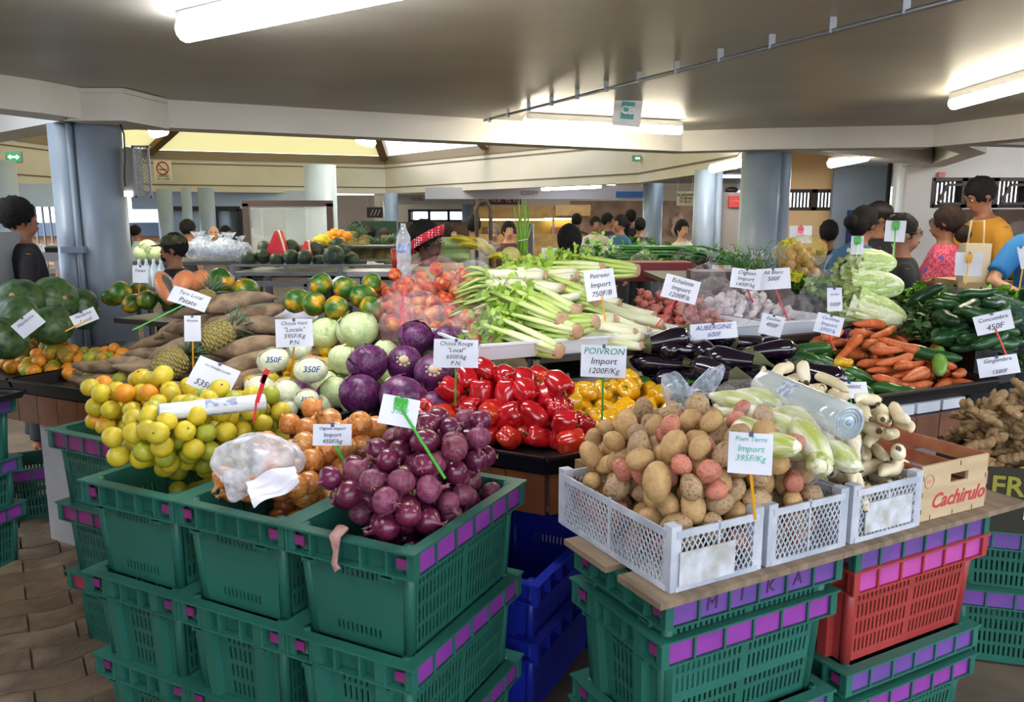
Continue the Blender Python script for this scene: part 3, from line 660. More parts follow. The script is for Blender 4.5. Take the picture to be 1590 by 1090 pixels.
for (zt, e, pt, cl), lb in zip([(.765, 'A', 'd', 'g'), (.70, 'B', 'k', 'r'), (.40, 'A', 'd', 'g'), (.305, 'A', 'p', 'g')], labs):
    sc = Vector((0, 0)); 
    o, p = corner_crate(R1+DR*(.0 if cl == 'g' else .0), DR, DQ, max(.001, zt-CH), lb, col=cl, end=e, paint=pt, spots=cl != 'r')
# blue crates in the dark gap
B0 = Vector((.08, 2.34))
for lv, zt in enumerate((.5, .28)):
    o, p = corner_crate(B0, DL, DS, max(.001, zt-CH+.0), ['dark blue crate in the gap between the two groups of stacks', 'blue crate beneath the other in the dark gap'][lv], col='b', end='B', paint=None)
# left edge stack with chayotes
for lv in range(3):
    crate(-2.62, 3.42-.0*lv, max(.001, .80-CH-PITCH*lv+.02), math.radians(70)+.05*lv, ['top', 'middle', 'bottom'][lv]+' green crate of the stack at the left edge of the photo', paint='d' if lv < 2 else 'p')
crate(-2.62, 4.35, .001, .5, 'green crate on the floor behind the left edge stack', paint='p')
tray([(-2.90, 3.15), (-2.38, 3.26), (-2.28, 3.60), (-2.95, 3.75)], 'shallow tray of green chayotes at the left edge', z=.822, h=.03)
# grey boards and planks
PLANK = mat('weathered_plank', '#8a7660', '#6e5d4c', scale=4, rough=.85, bump=.3, bscale=40, stretch=(8, 1, 1))
def plank(a, l, n, L, W, z, th, label):
    c = a+l*L/2+n*W/2; b = MB(); b.box((0, 0, 0), (L, W, th)); return thing('plank', label, 'plank', (c.x, c.y, z+th/2), (0, 0, math.atan2(l.y, l.x)), me=b.mesh('plank', PLANK))
plank(R0-DR*.03-DQ*.02, DR, DQ, 1.42, .17, .766, .016, 'weathered plank along the front under the white crates')
plank(R0-DR*.03+DQ*.2, DR, DQ, 1.36, .2, .766, .016, 'weathered plank under the rear of the white crates')
# ------------------------------------------------------------- white lattice crates
LATM = mat('white_lattice_plastic', '#c4c8d2', '#a2a8b6', scale=9, rough=.5, bump=.1, spec=.4)
OLDLAB = mat('worn_label', '#c9ccd8', '#a7a49f', scale=20, rough=.9)
LW, LD, LH = .285, .50, .155
def lattice_crate(i, label):
    c = R0+DR*(.02+i*.305+.1425)+DQ*.01; c = c+DQ*LD/2; o = thing('lattice_crate', label, 'crate', (c.x, c.y, .783), (0, 0, math.atan2(DR.y, DR.x)))
    b = MB(); X, Y = LW/2, LD/2
    b.box((0, 0, 0), (.030, .030, LH+.008)); me = b.mesh('corner_post', LATM)
    for sx in (-1, 1):
        for sy in (-1, 1): link('corner_post', me, o, (sx*(X-.014), sy*(Y-.014), LH/2+.004))
    b = MB()
    for s in (-1, 1):
        b.box((0, s*Y, LH-.014), (LW-.03, .006, .018)); b.box((0, s*Y, .007), (LW-.03, .006, .014))
        b.box((s*X, 0, LH-.014), (.006, LD-.03, .018)); b.box((s*X, 0, .007), (.006, LD-.03, .014))
        b.box((0, s*Y, LH/2), (.006, .006, LH)); b.box((s*X, 0, LH/2), (.006, .006, LH))
    b.box((0, 0, .003), (LW, LD, .006)); link('rail', b.mesh('rail', LATM), o)
    b = MB(); z0, z1 = .014, LH-.022; hh = z1-z0
    def lat(fn, Lh):
        st = .0165; k = -int(hh/st)-1
        while k*st < Lh:
            for sg in (0, 1):
                xa, xb = k*st, k*st+hh*.62; za, zb = (z0, z1) if sg else (z1, z0)
                ta, tb = 0., 1.
                if xa < 0: ta = -xa/(xb-xa)
                if xb > Lh: tb = (Lh-xa)/(xb-xa)
                if ta < tb: b.bar(fn(xa+(xb-xa)*ta, za+(zb-za)*ta), fn(xa+(xb-xa)*tb, za+(zb-za)*tb), .0028, .003)
            k += 1
    for s in (-1, 1):
        lat(lambda x, z: Vector((-X+.025+x, s*Y, z)), LW-.05); lat(lambda x, z: Vector((s*X, -Y+.025+x, z)), LD-.05)
    link('lattice', b.mesh('lattice', LATM), o)
    if i != 1:
        b = MB(); b.box((-.035 if i == 0 else .0, -Y-.005, .055+.01*(i > 0)), (.17 if i == 0 else .19, .003, .085)); link('worn_label', b.mesh('wl', OLDLAB), o)
    return o
lattice_crate(0, 'white lattice crate of potatoes nearest the camera'); lattice_crate(1, 'white lattice crate, middle one, with red potatoes behind its mesh'); lattice_crate(2, 'white lattice crate of pale roots next to the wooden box')
# wooden fruit box with red script
c = R0+DR*(.935+.15)+DQ*.26
wb = thing('wooden_box', 'pale wooden fruit box with red script lettering and a hand hole', 'box', (c.x, c.y, .783), (0, 0, math.atan2(DR.y, DR.x)-.02))
PLY = mat('pale_plywood', '#c2ab88', '#b29a78', scale=5, rough=.75, stretch=(1, 1, 5)); REDI = mat('red_print', '#b8333a', rough=.7)
b = MB(); W2, Z = .15, .165
b.box((0, -.235, Z*.30), (.3, .009, Z*.60)); b.box((0, -.235, Z*.885), (.3, .009, Z*.23)); b.box((-.085, -.235, Z*.685), (.13, .009, Z*.17)); b.box((.105, -.235, Z*.685), (.09, .009, Z*.17))
link('end_panel', b.mesh('e', PLY), wb); b = MB(); b.box((0, .235, Z/2), (.3, .009, Z)); link('end_panel', b.mesh('e', PLY), wb)
b = MB(); b.box((0, 0, 0), (.005, .48, .042)); me = b.mesh('side_slat', mat('red_brown_slat', '#9a4a34', '#b08058', scale=6, rough=.8))
for s in (-1, 1):
    for z in (.035, .09, .145): link('side_slat', me, wb, (s*.1525, 0, z))
b = MB(); b.box((0, 0, .004), (.3, .47, .006)); link('base', b.mesh('e', PLY), wb)
tm = text_mesh('Cachirulo', .062, .35, .0005, bold=.0012); tm.materials.append(REDI); link('lettering', tm, wb, (.02, -.2402, .052), (PI/2, 0, 0))
b = MB(); b.tube([(-.115+.02*math.cos(k*PI/8), -.2402, .118+.02*math.sin(k*PI/8)) for k in range(17)], .0016, 4); b.box((-.115, -.2402, .118), (.02, .001, .012)); link('round_stamp', b.mesh('e', mat('faded_red_print', '#c58a78')), wb)
b = MB()
for x, z in ((-.142, .03), (-.142, .08), (-.142, .13), (-.1, .008), (0, .008), (.09, .008), (.02, .155), (.142, .05), (.142, .1)): b.box((x, -.2402, z), (.002, .001, .014))
link('staple', b.mesh('e', BLACKM), wb)
b = MB(); b.tube([(.13, -.2, -.008), (.2, -.25, -.012), (.23, -.26, -.02)], [.008, .006, .003], 5); thing('splinter', 'pale splinter of wood poking out below the fruit box', 'wood', wb.location+Vector((0, 0, -.0)), wb.rotation_euler, me=b.mesh('splinter', PLY))
# ginger carton
q = RP(2.02, -.56)
gb = thing('carton', 'dark printed cardboard carton heaped with ginger at right', 'box', (1.98, 2.86, .53), (0, 0, math.radians(-15)))
CARD = mat('dark_printed_card', '#232018', '#2e2a1c', scale=6, rough=.8, stretch=(1, 1, 1)); CARDIN = mat('brown_card', '#8a6a48', rough=.85)
b = MB()
for s in (-1, 1): b.box((0, s*.2, .12), (.6, .008, .24)); b.box((s*.3, 0, .12), (.008, .4, .24))
b.box((0, 0, .004), (.6, .4, .008)); link('card_walls', b.mesh('c', CARD), gb)
tm = text_mesh('FRUT', .10, 0, .0005, bold=.002); tm.materials.append(mat('olive_print', '#8c8626')); link('lettering', tm, gb, (-.10, -.2055, .17), (PI/2, 0, 0))
b = MB(); b.box((-.08, -.2055, .08), (.05, .001, .05)); b.box((-.06, -.2055, .055), (.03, .001, .08)); link('printed_patch', b.mesh('c', PLW), gb)
crate(1.98, 2.86, .23, math.radians(-15), 'dark green crate under the ginger carton', paint='d'); crate(1.98, 2.86, .001, math.radians(-15), 'bottom crate under the ginger carton', paint='d')
# ------------------------------------------------------------- heaps: things dropped one by one onto each other
class Heap:
    def __init__(s, floor=None, cell=.12): s.h = {}; s.c = cell; s.fl = floor or (lambda x, y: 0)
    def put(s, x, y, z, r): s.h.setdefault((int(x//s.c), int(y//s.c)), []).append((x, y, z, r))
    def z(s, x, y, r):
        zz = s.fl(x, y)+r; i, j = int(x//s.c), int(y//s.c)
        for a in (i-1, i, i+1):
            for b_ in (j-1, j, j+1):
                for (X, Y, Z, q) in s.h.get((a, b_), ()):
                    d2 = (x-X)**2+(y-Y)**2; rr = r+q
                    if d2 < rr*rr: zz = max(zz, Z+math.sqrt(rr*rr-d2))
        return zz
def bil(q, s, t):
    a = Vector(q[0])*(1-s)+Vector(q[1])*s; c = Vector(q[3])*(1-s)+Vector(q[2])*s; return a*(1-t)+c*t
def dome(p=1.): return lambda s, t: max(0, (1-(2*s-1)**2)*(1-(2*t-1)**2))**(.5*p)
def ball_pile(q, z0, cap, n, rr, make, rnd, core=0, tries=26, shape=None, heap=None, squash=.94, corelabel=None, coremat=None, zmin=-9, core_q=None):
    """q: footprint quad; cap(s,t): wanted surface height above z0"""
    hp = heap or Heap(lambda x, y: z0); cb = MB() if core else None; out = []
    q2 = core_q or q
    for i in range(core+n):
        best = None
        for _ in range(tries):
            s, t = rnd.random(), rnd.random(); p = bil(q2 if i < core else q, s, t); r = rnd.uniform(*rr); z = hp.z(p.x, p.y, r*squash)
            sc = z-cap(s, t)+(5 if i >= core and z < zmin else 0)
            if best is None or sc < best[0]: best = (sc, p.x, p.y, z, r)
        sc, x, y, z, r = best; hp.put(x, y, z, r*squash)
        if i < core: cb.ell((x, y, z), r, 8, 5)
        else: out.append(make(x, y, z, r, rnd))
    if core:
        o = link('produce_underneath', cb.mesh('core', coremat)); o['kind'] = 'stuff'; o['label'] = corelabel; o['category'] = 'produce'
    return hp
def log_pile(q, z0, cap, n, L, rr, yaw, make, rnd, tries=16, heap=None, squash=.9, yj=.25, maxpitch=.7, k=5):
    hp = heap or Heap(lambda x, y: z0)
    for i in range(n):
        best = None
        for _ in range(tries):
            s, t = rnd.random(), rnd.random(); p = bil(q, s, t); r = rnd.uniform(*rr); l = L*rnd.uniform(.85, 1.15); a = yaw+rnd.gauss(0, yj)
            d = Vector((math.cos(a), math.sin(a))); hl = l/2-r*.6
            ze = [hp.z(p.x+d.x*hl*f, p.y+d.y*hl*f, r*squash) for f in (-1, -.5, 0, .5, 1)]
            # lowest line above all five contact heights
            z1, z2 = ze[0], ze[4]
            up = max(ze[j]-(z1+(z2-z1)*(j/4)) for j in range(5)); up = max(0, up); z1 += up; z2 += up
            sc = (z1+z2)/2-cap(s, t)+abs(z2-z1)*.3
            if best is None or sc < best[0]: best = (sc, p, r, l, a, z1, z2, hl, d)
        sc, p, r, l, a, z1, z2, hl, d = best
        for j in range(k):
            f = -1+2*j/(k-1); hp.put(p.x+d.x*hl*f, p.y+d.y*hl*f, (z1+z2)/2+(z2-z1)/2*f, r*squash)
        make(p.x, p.y, (z1+z2)/2, r, l, a, math.atan2(z2-z1, 2*hl), rnd)
    return hp
def rrot(rnd, tilt=PI): return Euler((rnd.uniform(-tilt, tilt), rnd.uniform(-tilt, tilt), rnd.uniform(-PI, PI)))
def ballmaker(name, label, cat, group, variants, tilt=PI, unit=1., sc=1.):
    """variants: list of (mesh, [(part, mesh)...]) modelled with radius 1 (unit)"""
    def mk(x, y, z, r, rnd):
        me, parts = rnd.choice(variants); lb = label
        if callable(label): lb, g = label(me, x, y, z)
        else: g = group
        o = thing(name, lb, cat, (x, y, z), rrot(rnd, tilt), g, me, r*sc)
        for pn, pm in parts: link(pn, pm, o)
        return o
    return mk
def axis_rot(a, pitch, roll=0): return (Matrix.Rotation(a, 3, 'Z') @ Matrix.Rotation(-pitch, 3, 'Y') @ Matrix.Rotation(roll, 3, 'X')).to_euler()
def logmaker(name, label, cat, group, variants, Lm, rm, flip=False, roll=True):
    def mk(x, y, z, r, l, a, pitch, rnd):
        me, parts = rnd.choice(variants); lb = label
        if flip and rnd.random() < .5: a += PI; pitch = -pitch
        o = thing(name, lb, cat, (x, y, z), axis_rot(a, pitch, rnd.uniform(-PI, PI) if roll else 0), group, me, (l/Lm, r/rm, r/rm))
        for pn, pm in parts: link(pn, pm, o)
        return o
    return mk
def lump(amp, fr, seed): return lambda v: 1+amp*nz3(v, fr, seed)
# --- round fruit
def fruit(nm, m, amp=.04, fr=1.2, seed=1, oz=.95, n=16, k=10, dimple=.10):
    b = MB(); f = lump(amp, fr, seed); b.ell((0, 0, 0), (1, 1, oz), n, k, lambda v: f(v)*(1-dimple*max(0, (abs(v.z)-.86)/.14)**2)); return b.mesh(nm, m)
STEMG = mat('green_stem', '#6f8a34', '#4d6b24', scale=20, rough=.6); STEMB = mat('brown_stem', '#6b5a3a', rough=.8)
def scar(m, z=.93, r=.09):
    b = MB(); b.tube([(0, 0, z-.1), (0, 0, z), (0, 0, z+.02)], [r, r, r*.4], 7); return b.mesh('stem_scar', m)
CIT = [mat('lime_green_peel', '#8fa02c', '#b8b02e', scale=1.1, rough=.42, bump=.15, bscale=14, vary=.1), mat('lime_yellow_peel', '#c3b52c', '#d9bd30', scale=1.2, rough=.42, bump=.15, bscale=14, vary=.1),
       mat('yellow_orange_peel', '#dfa51e', '#d8b92c', '#e88c1c', scale=1.1, rough=.4, bump=.15, bscale=14, vary=.08), mat('orange_peel', '#e8861c', '#dd9a20', scale=1., rough=.4, bump=.15, bscale=14, vary=.06),
       mat('mandarin_green_peel', '#5f7a20', '#9a8a24', '#d08a20', scale=1.0, rough=.42, bump=.15, bscale=14, vary=.08)]
CF = [fruit('citrus', m, seed=i, oz=.93) for i, m in enumerate(CIT)]; SC = [('stem_scar', scar(STEMB))]
cv = lambda ix: [(CF[i], SC) for i in ix]
r1 = random.Random(3)
def inner(pc, l, s, m=.03):   # footprint inside a crate centred pc
    a, b_ = CL/2-m, CW/2-m; return [(pc-l*a-s*b_).xy, (pc+l*a-s*b_).xy, (pc+l*a+s*b_).xy, (pc-l*a+s*b_).xy]
DLn, DSn = DL.normalized(), DS.normalized()
# limes (front left crate), oranges behind
ball_pile(inner(PLI, DLn, DSn, .062), core_q=inner(PLI, DLn, DSn, .090), z0=.60, zmin=.835, cap=lambda s, t: .27+.10*dome()(s*.75+.2, t)+.04*s, n=100, rr=(.030, .036), make=ballmaker('lime', 'yellow green lime in the front left crate', 'lime', 'limes heaped in the front left crate', cv([0, 0, 1, 1, 1])), rnd=r1,
          core=62, corelabel='limes deeper in the crate', coremat=CIT[0])
ball_pile(inner(PMX, BL.normalized(), BN.normalized(), .066), core_q=inner(PMX, BL.normalized(), BN.normalized(), .09), z0=.60, zmin=.835, cap=lambda s, t: .27+.11*dome()(s*.8+.1, t*.8+.1), n=66, rr=(.034, .039), make=ballmaker('orange', 'yellow orange citrus in the back left crate', 'orange', 'oranges heaped in the back left crate', cv([2, 1, 1, 1, 3])), rnd=r1,
          core=48, corelabel='oranges deeper in the back left crate', coremat=CIT[2])
# bridging oranges on the counter (between pineapples and cabbages)
ball_pile(qd(LP, 1.30, 1.74, .04, .60), .80, lambda s, t: .05+.26*t, 62, (.036, .042), ballmaker('orange', 'orange on the counter beside the pineapples', 'orange', 'oranges on the counter beside the pineapples', cv([2, 2, 3, 1])), r1)
# mandarins far left
ball_pile(qd(LP, 2.45, 3.75, .03, .55), .80, lambda s, t: .06+.17*t+.04*dome()(s, t), 105, (.035, .041), ballmaker('mandarin', 'green orange mandarin in the far left tray', 'mandarin', 'mandarins in the left tray', cv([4, 4, 3, 3, 0])), r1)
# pumpkins behind at left
PUMK = mat('dark_green_rind', '#26402c', '#4a6634', '#30502f', scale=2.5, rough=.4, vary=.1, bump=.05)
def melon(nm, m, lobes, amp, oz, seed):
    b = MB(); f = lump(.03, 1.2, seed); b.ell((0, 0, 0), (1, 1, oz), 36, 14, lambda v: f(v)*(1-amp*(1-abs(math.sin(lobes/2*math.atan2(v.y, v.x))))**2*(1-v.z*v.z)**.5)*(1-.12*max(0, (abs(v.z)-.85)/.15))); return b.mesh(nm, m)
TANM = mat('tan_scar', '#b8a068', rough=.8)
PK = [melon('pumpkin', PUMK, 10, .06, .78, s) for s in (1, 2)]; psc = scar(TANM, .72, .10)
for i, (u, v, Y, r) in enumerate([(30, 470, 4.55, .145), (85, 468, 4.7, .15), (128, 480, 4.85, .13), (24, 498, 4.3, .14), (80, 505, 4.5, .12), (5, 525, 4.1, .13)]):
    p = atY(u, v, Y); o = thing('pumpkin', ['dark green pumpkin at the left edge, upper one', 'large dark green pumpkin with a tan scar facing the camera', 'dark pumpkin rightmost, beside the big pillar', 'dark pumpkin in front of the upper left edge one', 'pumpkin behind the mandarins, under the large one', 'lowest pumpkin at the left edge of the photo'][i], 'pumpkin', p, (1.0+i*.3, .3, i), None, PK[i % 2], r); link('stem_scar', psc, o)
# chayotes
CHM = mat('chayote_skin', '#6f9a2e', '#86b23c', scale=3, rough=.45, vary=.08, bump=.1)
def pear(nm, m, seed, L=1.5, rib=.06):
    b = MB(); b.ell((0, 0, 0), (1, 1, L), 18, 12, lambda v: (1-.22*max(0, v.z)**1.5)*(1+rib*math.cos(5*math.atan2(v.y, v.x))*(1-abs(v.z)))*(1+.04*nz3(v, 1.5, seed))); return b.mesh(nm, m)
ball_pile([(-2.78, 3.33), (-2.34, 3.42), (-2.32, 3.64), (-2.85, 3.78)], .85, dome(), 20, (.042, .05), ballmaker('chayote', 'bright green chayote at the left edge', 'chayote', 'chayotes on the left edge tray', [(pear('chayote', CHM, s, 1.35), []) for s in (1, 2)]), r1)
# --- onions
def onionm(nm, m, seed, pt=.35):
    b = MB(); pr = [(0.02, -.86), (.25, -.84), (.62, -.68), (.9, -.35), (1.0, 0), (.93, .34), (.68, .64), (.40, .82), (.2, .95), (.12, 1.05+pt*.4), (.10, 1.05+pt)]
    b.lathe(pr, 16, lambda a, r, z: (r*(1+.05*nz3((math.cos(a), math.sin(a), z), 1.3, seed)), z)); return b.mesh(nm, m)
def tuft(m, seed, z=-.84, k=9):
    b = MB(); q = random.Random(seed)
    for i in range(k):
        a = q.uniform(0, 6.28); rr = q.uniform(.05, .28); b.tube([(math.cos(a)*.06, math.sin(a)*.06, z+.04), (math.cos(a)*rr, math.sin(a)*rr, z-.12), (math.cos(a)*rr*1.3, math.sin(a)*rr*1.5, z-.2)], [.025, .02, .008], 4)
    return b.mesh('roots', m)
def drytop(m, seed):
    b = MB(); q = random.Random(seed)
    for i in range(4):
        a = q.uniform(0, 6.28); b.tube([(0, 0, 1.0), (math.cos(a)*.1, math.sin(a)*.1, 1.3), (math.cos(a)*.32, math.sin(a)*.3, 1.5)], [.11, .09, .02], 5, flat=.4)
    return b.mesh('dry_neck', m)
STRK = (1.6, 1.6, .22)
ONR = [mat('red_onion_skin', '#4a1230', '#702046', '#581838', scale=1.6, rough=.28, vary=.22, stretch=STRK, bump=.12, hue=.012, coat=.25), mat('red_onion_skin_dry', '#5a1f38', '#84405a', '#642840', scale=1.8, rough=.4, vary=.2, stretch=STRK, bump=.3, hue=.012)]
ONY = [mat('yellow_onion_skin', '#b86a2e', '#d9924c', '#a85c26', scale=3, rough=.3, vary=.12, stretch=STRK, bump=.12, coat=.2), mat('pale_onion_skin', '#d8b070', '#d09050', '#c07838', scale=3, rough=.3, vary=.1, stretch=STRK, bump=.12, coat=.2)]
ROOT = mat('dry_root', '#b8a070', rough=.9); DRY = mat('dry_onion_paper', '#a87858', '#c8a078', scale=20, rough=.9, bump=.5); DRYP = mat('dry_purple_paper', '#8a5a5c', '#b08a80', scale=20, rough=.9, bump=.5)
RV = [(onionm('red_onion', ONR[i % 2], i, .3+.1*i), [('roots', tuft(ROOT, i)), ('dry_neck', drytop(DRYP, i))]) for i in range(4)]
YV = [(onionm('onion', ONY[i % 2], i+5, .3+.1*i), [('roots', tuft(ROOT, i+4)), ('dry_neck', drytop(DRY, i+4))]) for i in range(3)]
ball_pile(inner(PON, DLn, DSn, .064), core_q=inner(PON, DLn, DSn, .090), z0=.60, zmin=.835, cap=lambda s, t: .27+.12*min(1, s*1.2)*dome()(.5, t*.8+.1), n=88, rr=(.032, .040), make=ballmaker('red_onion', 'shiny purple red onion in the front crate', 'onion', 'red onions in the front crate', RV), rnd=r1, core=62, corelabel='red onions deeper in the crate', coremat=ONR[0])
ball_pile(inner(PYO, DLn, DSn, .066), core_q=inner(PYO, DLn, DSn, .092), z0=.60, zmin=.835, cap=lambda s, t: .20+.14*s, n=44, rr=(.036, .044), make=ballmaker('yellow_onion', 'golden brown onion beside the red onions crate', 'onion', 'yellow onions in the middle crate', YV), rnd=r1, core=50, corelabel='yellow onions deeper in the crate', coremat=ONY[0])
# shred of red onion skin hanging through the crate handle
p = C0+DS*.22-DL*.004; b = MB(); b.tube([(0, .02, .02), (0, -.012, .008), (.008, -.02, -.03), (.0, -.018, -.06), (.012, -.02, -.075)], [.02, .018, .008, .01, .012], 7, flat=.4)
thing('onion_skin', 'dried strip of onion skin hanging over the front crate rim', 'onion skin', (p.x, p.y, .872), (0, 0, math.atan2(-DS.y, -DS.x)), me=b.mesh('onion_skin', DRYP))
# --- potatoes
POT = [mat('potato_skin', '#9a7c5c', '#b39470', '#7e6448', scale=3, rough=.62, vary=.12, bump=.25, bscale=8), mat('pale_potato_skin', '#c09a68', '#b08c5c', scale=3, rough=.6, vary=.1, bump=.2, bscale=8), mat('red_potato_skin', '#b86a58', '#c88068', '#a05c50', scale=3, rough=.55, vary=.1, bump=.2, bscale=8)]
def potm(nm, m, seed, ax=(1.3, .95, .88)):
    b = MB(); f = lump(.16, 1.1, seed); b.ell((0, 0, 0), ax, 16, 10, f); 
    q = random.Random(seed)
    return b.mesh(nm, m)
def eyes(seed):
    b = MB(); q = random.Random(seed)
    for i in range(7):
        th = q.uniform(.3, 2.8); a = q.uniform(0, 6.28); v = Vector((math.sin(th)*math.cos(a), math.sin(th)*math.sin(a), math.cos(th))); f = 1+.16*nz3(v, 1.1, seed)
        b.ell((v.x*1.3*f, v.y*.95*f, v.z*.88*f), (.05, .05, .03), 5, 4)
    return b.mesh('eyes', mat('potato_eye', '#5c4632', rough=.9))
PV = [(potm('potato', POT[i % 2 if i < 4 else 1], i), [('eyes', eyes(i))]) for i in range(5)]; PVR = [(potm('red_potato', POT[2], 9, (1.15, .95, .9)), [('eyes', eyes(9))])]
def WC(u0, u1, v0=.03, v1=.47): return [(R0+DR*(.02+a)+DQ*(.01+c)).xy for a, c in ((u0, v0), (u1, v0), (u1, v1), (u0, v1))]
hp_pot = Heap(lambda x, y: .79)
mkp = ballmaker('potato', 'brown potato heaped on the white lattice crates', 'potato', 'brown potatoes in the white crates', PV); mkr = ballmaker('red_potato', 'pinkish red potato among the brown ones', 'potato', 'small red potatoes in the white crates', PVR)
def mkmix(x, y, z, r, rnd):
    return mkr(x, y, z, min(r, .028), rnd) if (rnd.random() < .16 or z < .86 and rnd.random() < .8) else mkp(x, y, z, r, rnd)
ball_pile(WC(.040, .555, .030, .46), .79, lambda s, t: .14+.17*dome()(s*.8+.1, t*.7+.25), 250, (.027, .040), mkmix, r1, heap=hp_pot, squash=.98)
ball_pile(WC(.24, .56, .48, .74), .80, lambda s, t: .20+.08*dome()(s, t), 46, (.028, .042), mkp, r1, heap=Heap(lambda x, y: .86), squash=.98)
b = MB(); b.box((0, 0, 0), (.34, .26, .06)); pc = R0+DR*.42+DQ*.66; thing('cardboard_tray', 'cardboard tray behind the lattice crates under the potatoes', 'tray', (pc.x, pc.y, .83), (0, 0, math.atan2(DR.y, DR.x)), me=b.mesh('ct', CARDIN))
b = MB(); b.box((0, 0, 0), (.48, .12, .04)); pc = R0+DR*.32+DQ*.88
# --- peppers
PEP = {k: mat(k+'_pepper_skin', a, c, scale=1.2, rough=.16, vary=.1, spec=.6, coat=.6, bump=.04, bscale=3) for k, a, c in (('red', '#c01420', '#a80e1a'), ('yellow', '#e8b010', '#dba40c'), ('green', '#1c4a1c', '#2c5e22'))}
PEPO = mat('orange_red_pepper_skin', '#d03a18', '#c02018', scale=1., rough=.16, coat=.6, spec=.6)
def pepm(nm, m, seed, lob=4, L=1.1):
    b = MB(); ph = seed*.7
    def f(a, r, z): return (r*(1+.13*abs(math.cos(lob/2*(a)+ph))**.8-.07)*(1+.06*nz3((math.cos(a), math.sin(a), z), 1.2, seed)), z+.10*abs(math.cos(lob/2*a+ph))*(1 if z > .5 else -1 if z < -.5 else 0))
    b.lathe([(.05, .62*L), (.2, .66*L), (.45, .80*L), (.75, .80*L), (.95, .55*L), (1.0, .2*L), (.97, -.2*L), (.88, -.6*L), (.70, -.88*L), (.45, -.98*L), (.2, -.92*L), (.04, -.88*L)], 28, f); return b.mesh(nm, m)
def stemm(z, s=1, m=STEMG):
    b = MB(); b.tube([(0, 0, z), (0, 0, z+.12*s), (.04, 0, z+.3*s), (.12, .02, z+.5*s)], [.30*s, .12*s, .09*s, .11*s], 8); return b.mesh('stem', m)
def pv(c, lob=4): return [(pepm(c+'_pepper', PEP[c], s, lob if s != 2 else 3, 1.05+.12*s), [('stem', stemm(.62+.08*s))]) for s in range(3)]
RP_ = pv('red')+[(pepm('red_pepper', PEPO, 5), [('stem', stemm(.68))])]
def cap_red(s, t): return .10+.20*math.sin(PI*min(1, .10+.75*t))*(1-(2*s-1)**4*.35)
poly_red = [mit(.02).xy+Vector((.10, .02)), LP(.72, .02).xy, LP(.62, .50).xy, RP(.28, .46).xy]
hpr = Heap(lambda x, y: .81)
ball_pile([RP(.20, .03).xy, LP(.66, .05).xy, LP(.50, .48).xy, RP(.30, .50).xy], .81, cap_red, 78, (.042, .050), ballmaker('red_pepper', 'glossy red bell pepper at the counter corner', 'pepper', 'red peppers at the counter corner', RP_), r1, heap=hpr, squash=.86)
ball_pile([RP(.30, .10).xy, RP(.74, .10).xy, RP(.80, .50).xy, RP(.22, .62).xy], .81, lambda s, t: .08+.13*t, 34, (.042, .05), ballmaker('yellow_pepper', 'yellow bell pepper behind the potatoes', 'pepper', 'yellow peppers right of the red ones', pv('yellow')), r1, heap=hpr, squash=.86)
ball_pile(qd(RP, .70, .92, .22, .58), .81, lambda s, t: .08+.10*t, 10, (.040, .048), ballmaker('green_pepper', 'dark green bell pepper beside the yellow ones', 'pepper', 'green peppers beside the yellow ones', pv('green')), r1, heap=hpr, squash=.86)
# --- cabbages
def cabm(nm, m, seed, layers=5, oz=.9, frill=.02):
    b = MB(); q = random.Random(seed); b.ell((0, 0, 0), (.93, .93, .93*oz), 20, 12, lump(.04, 1.3, seed))
    for i in range(layers):
        M = Matrix.Rotation(i*2*PI/layers+q.uniform(-.3, .3), 3, 'Z') @ Matrix.Rotation(q.uniform(-.25, .25), 3, 'X'); off = .03+.018*i
        def g(u, v):
            a = (u-.5)*PI*.95; t = -.15+v*1.0; th = PI*(.98-.80*v); wv_ = max(0.05, math.sin(PI*min(1, v*1.12+.05))**.5)
            a *= wv_; rr = 1+off+frill*math.sin(a*9+seed+i*2)*v+.05*max(0, v-.85)*4
            p = Vector((math.sin(th)*math.cos(a), math.sin(th)*math.sin(a), math.cos(th)*oz))*rr*.97; return M @ p
        b.grid(g, 14, 9)
    b.tube([(0, 0, -.99*oz), (0, 0, -.86*oz)], [.16, .2], 10)
    return b.mesh(nm, m)
def cabmat(nm, base, base2, vein, rough=.45, sc=2.2):
    m = mat(nm, base, base2, scale=sc, rough=rough, vary=.08, bump=.25, bscale=6); nt = m.node_tree; N = nt.nodes; L = nt.links; bs = N['Principled BSDF']
    lk = bs.inputs['Base Color'].links[0]; src = lk.from_socket
    vo = N.new('ShaderNodeTexVoronoi'); vo.feature = 'DISTANCE_TO_EDGE'; vo.inputs['Scale'].default_value = 3.2; tc = N.new('ShaderNodeTexCoord')
    nn = N.new('ShaderNodeTexNoise'); nn.inputs['Scale'].default_value = 2.; va = N.new('ShaderNodeVectorMath'); va.operation = 'ADD'; L.new(tc.outputs['Object'], nn.inputs[0]); L.new(tc.outputs['Object'], va.inputs[0]); L.new(nn.outputs['Color'], va.inputs[1]); L.new(va.outputs[0], vo.inputs['Vector'])
    mr = N.new('ShaderNodeMapRange'); mr.inputs[1].default_value = .0; mr.inputs[2].default_value = .07; mr.inputs[3].default_value = .6; mr.inputs[4].default_value = 0; L.new(vo.outputs['Distance'], mr.inputs[0])
    mx = N.new('ShaderNodeMixRGB'); L.new(mr.outputs[0], mx.inputs[0]); L.new(src, mx.inputs[1]); mx.inputs[2].default_value = lin(vein); L.new(mx.outputs[0], bs.inputs['Base Color']); return m
CABG = cabmat('pale_green_cabbage_leaf', '#b8cc8c', '#d0dba8', '#e6ecc8'); CABP = cabmat('purple_cabbage_leaf', '#3c143e', '#641f5c', '#8c5a84', .35); CABW = cabmat('cream_cabbage_leaf', '#d4dbb0', '#e2e4c4', '#eef0d8')
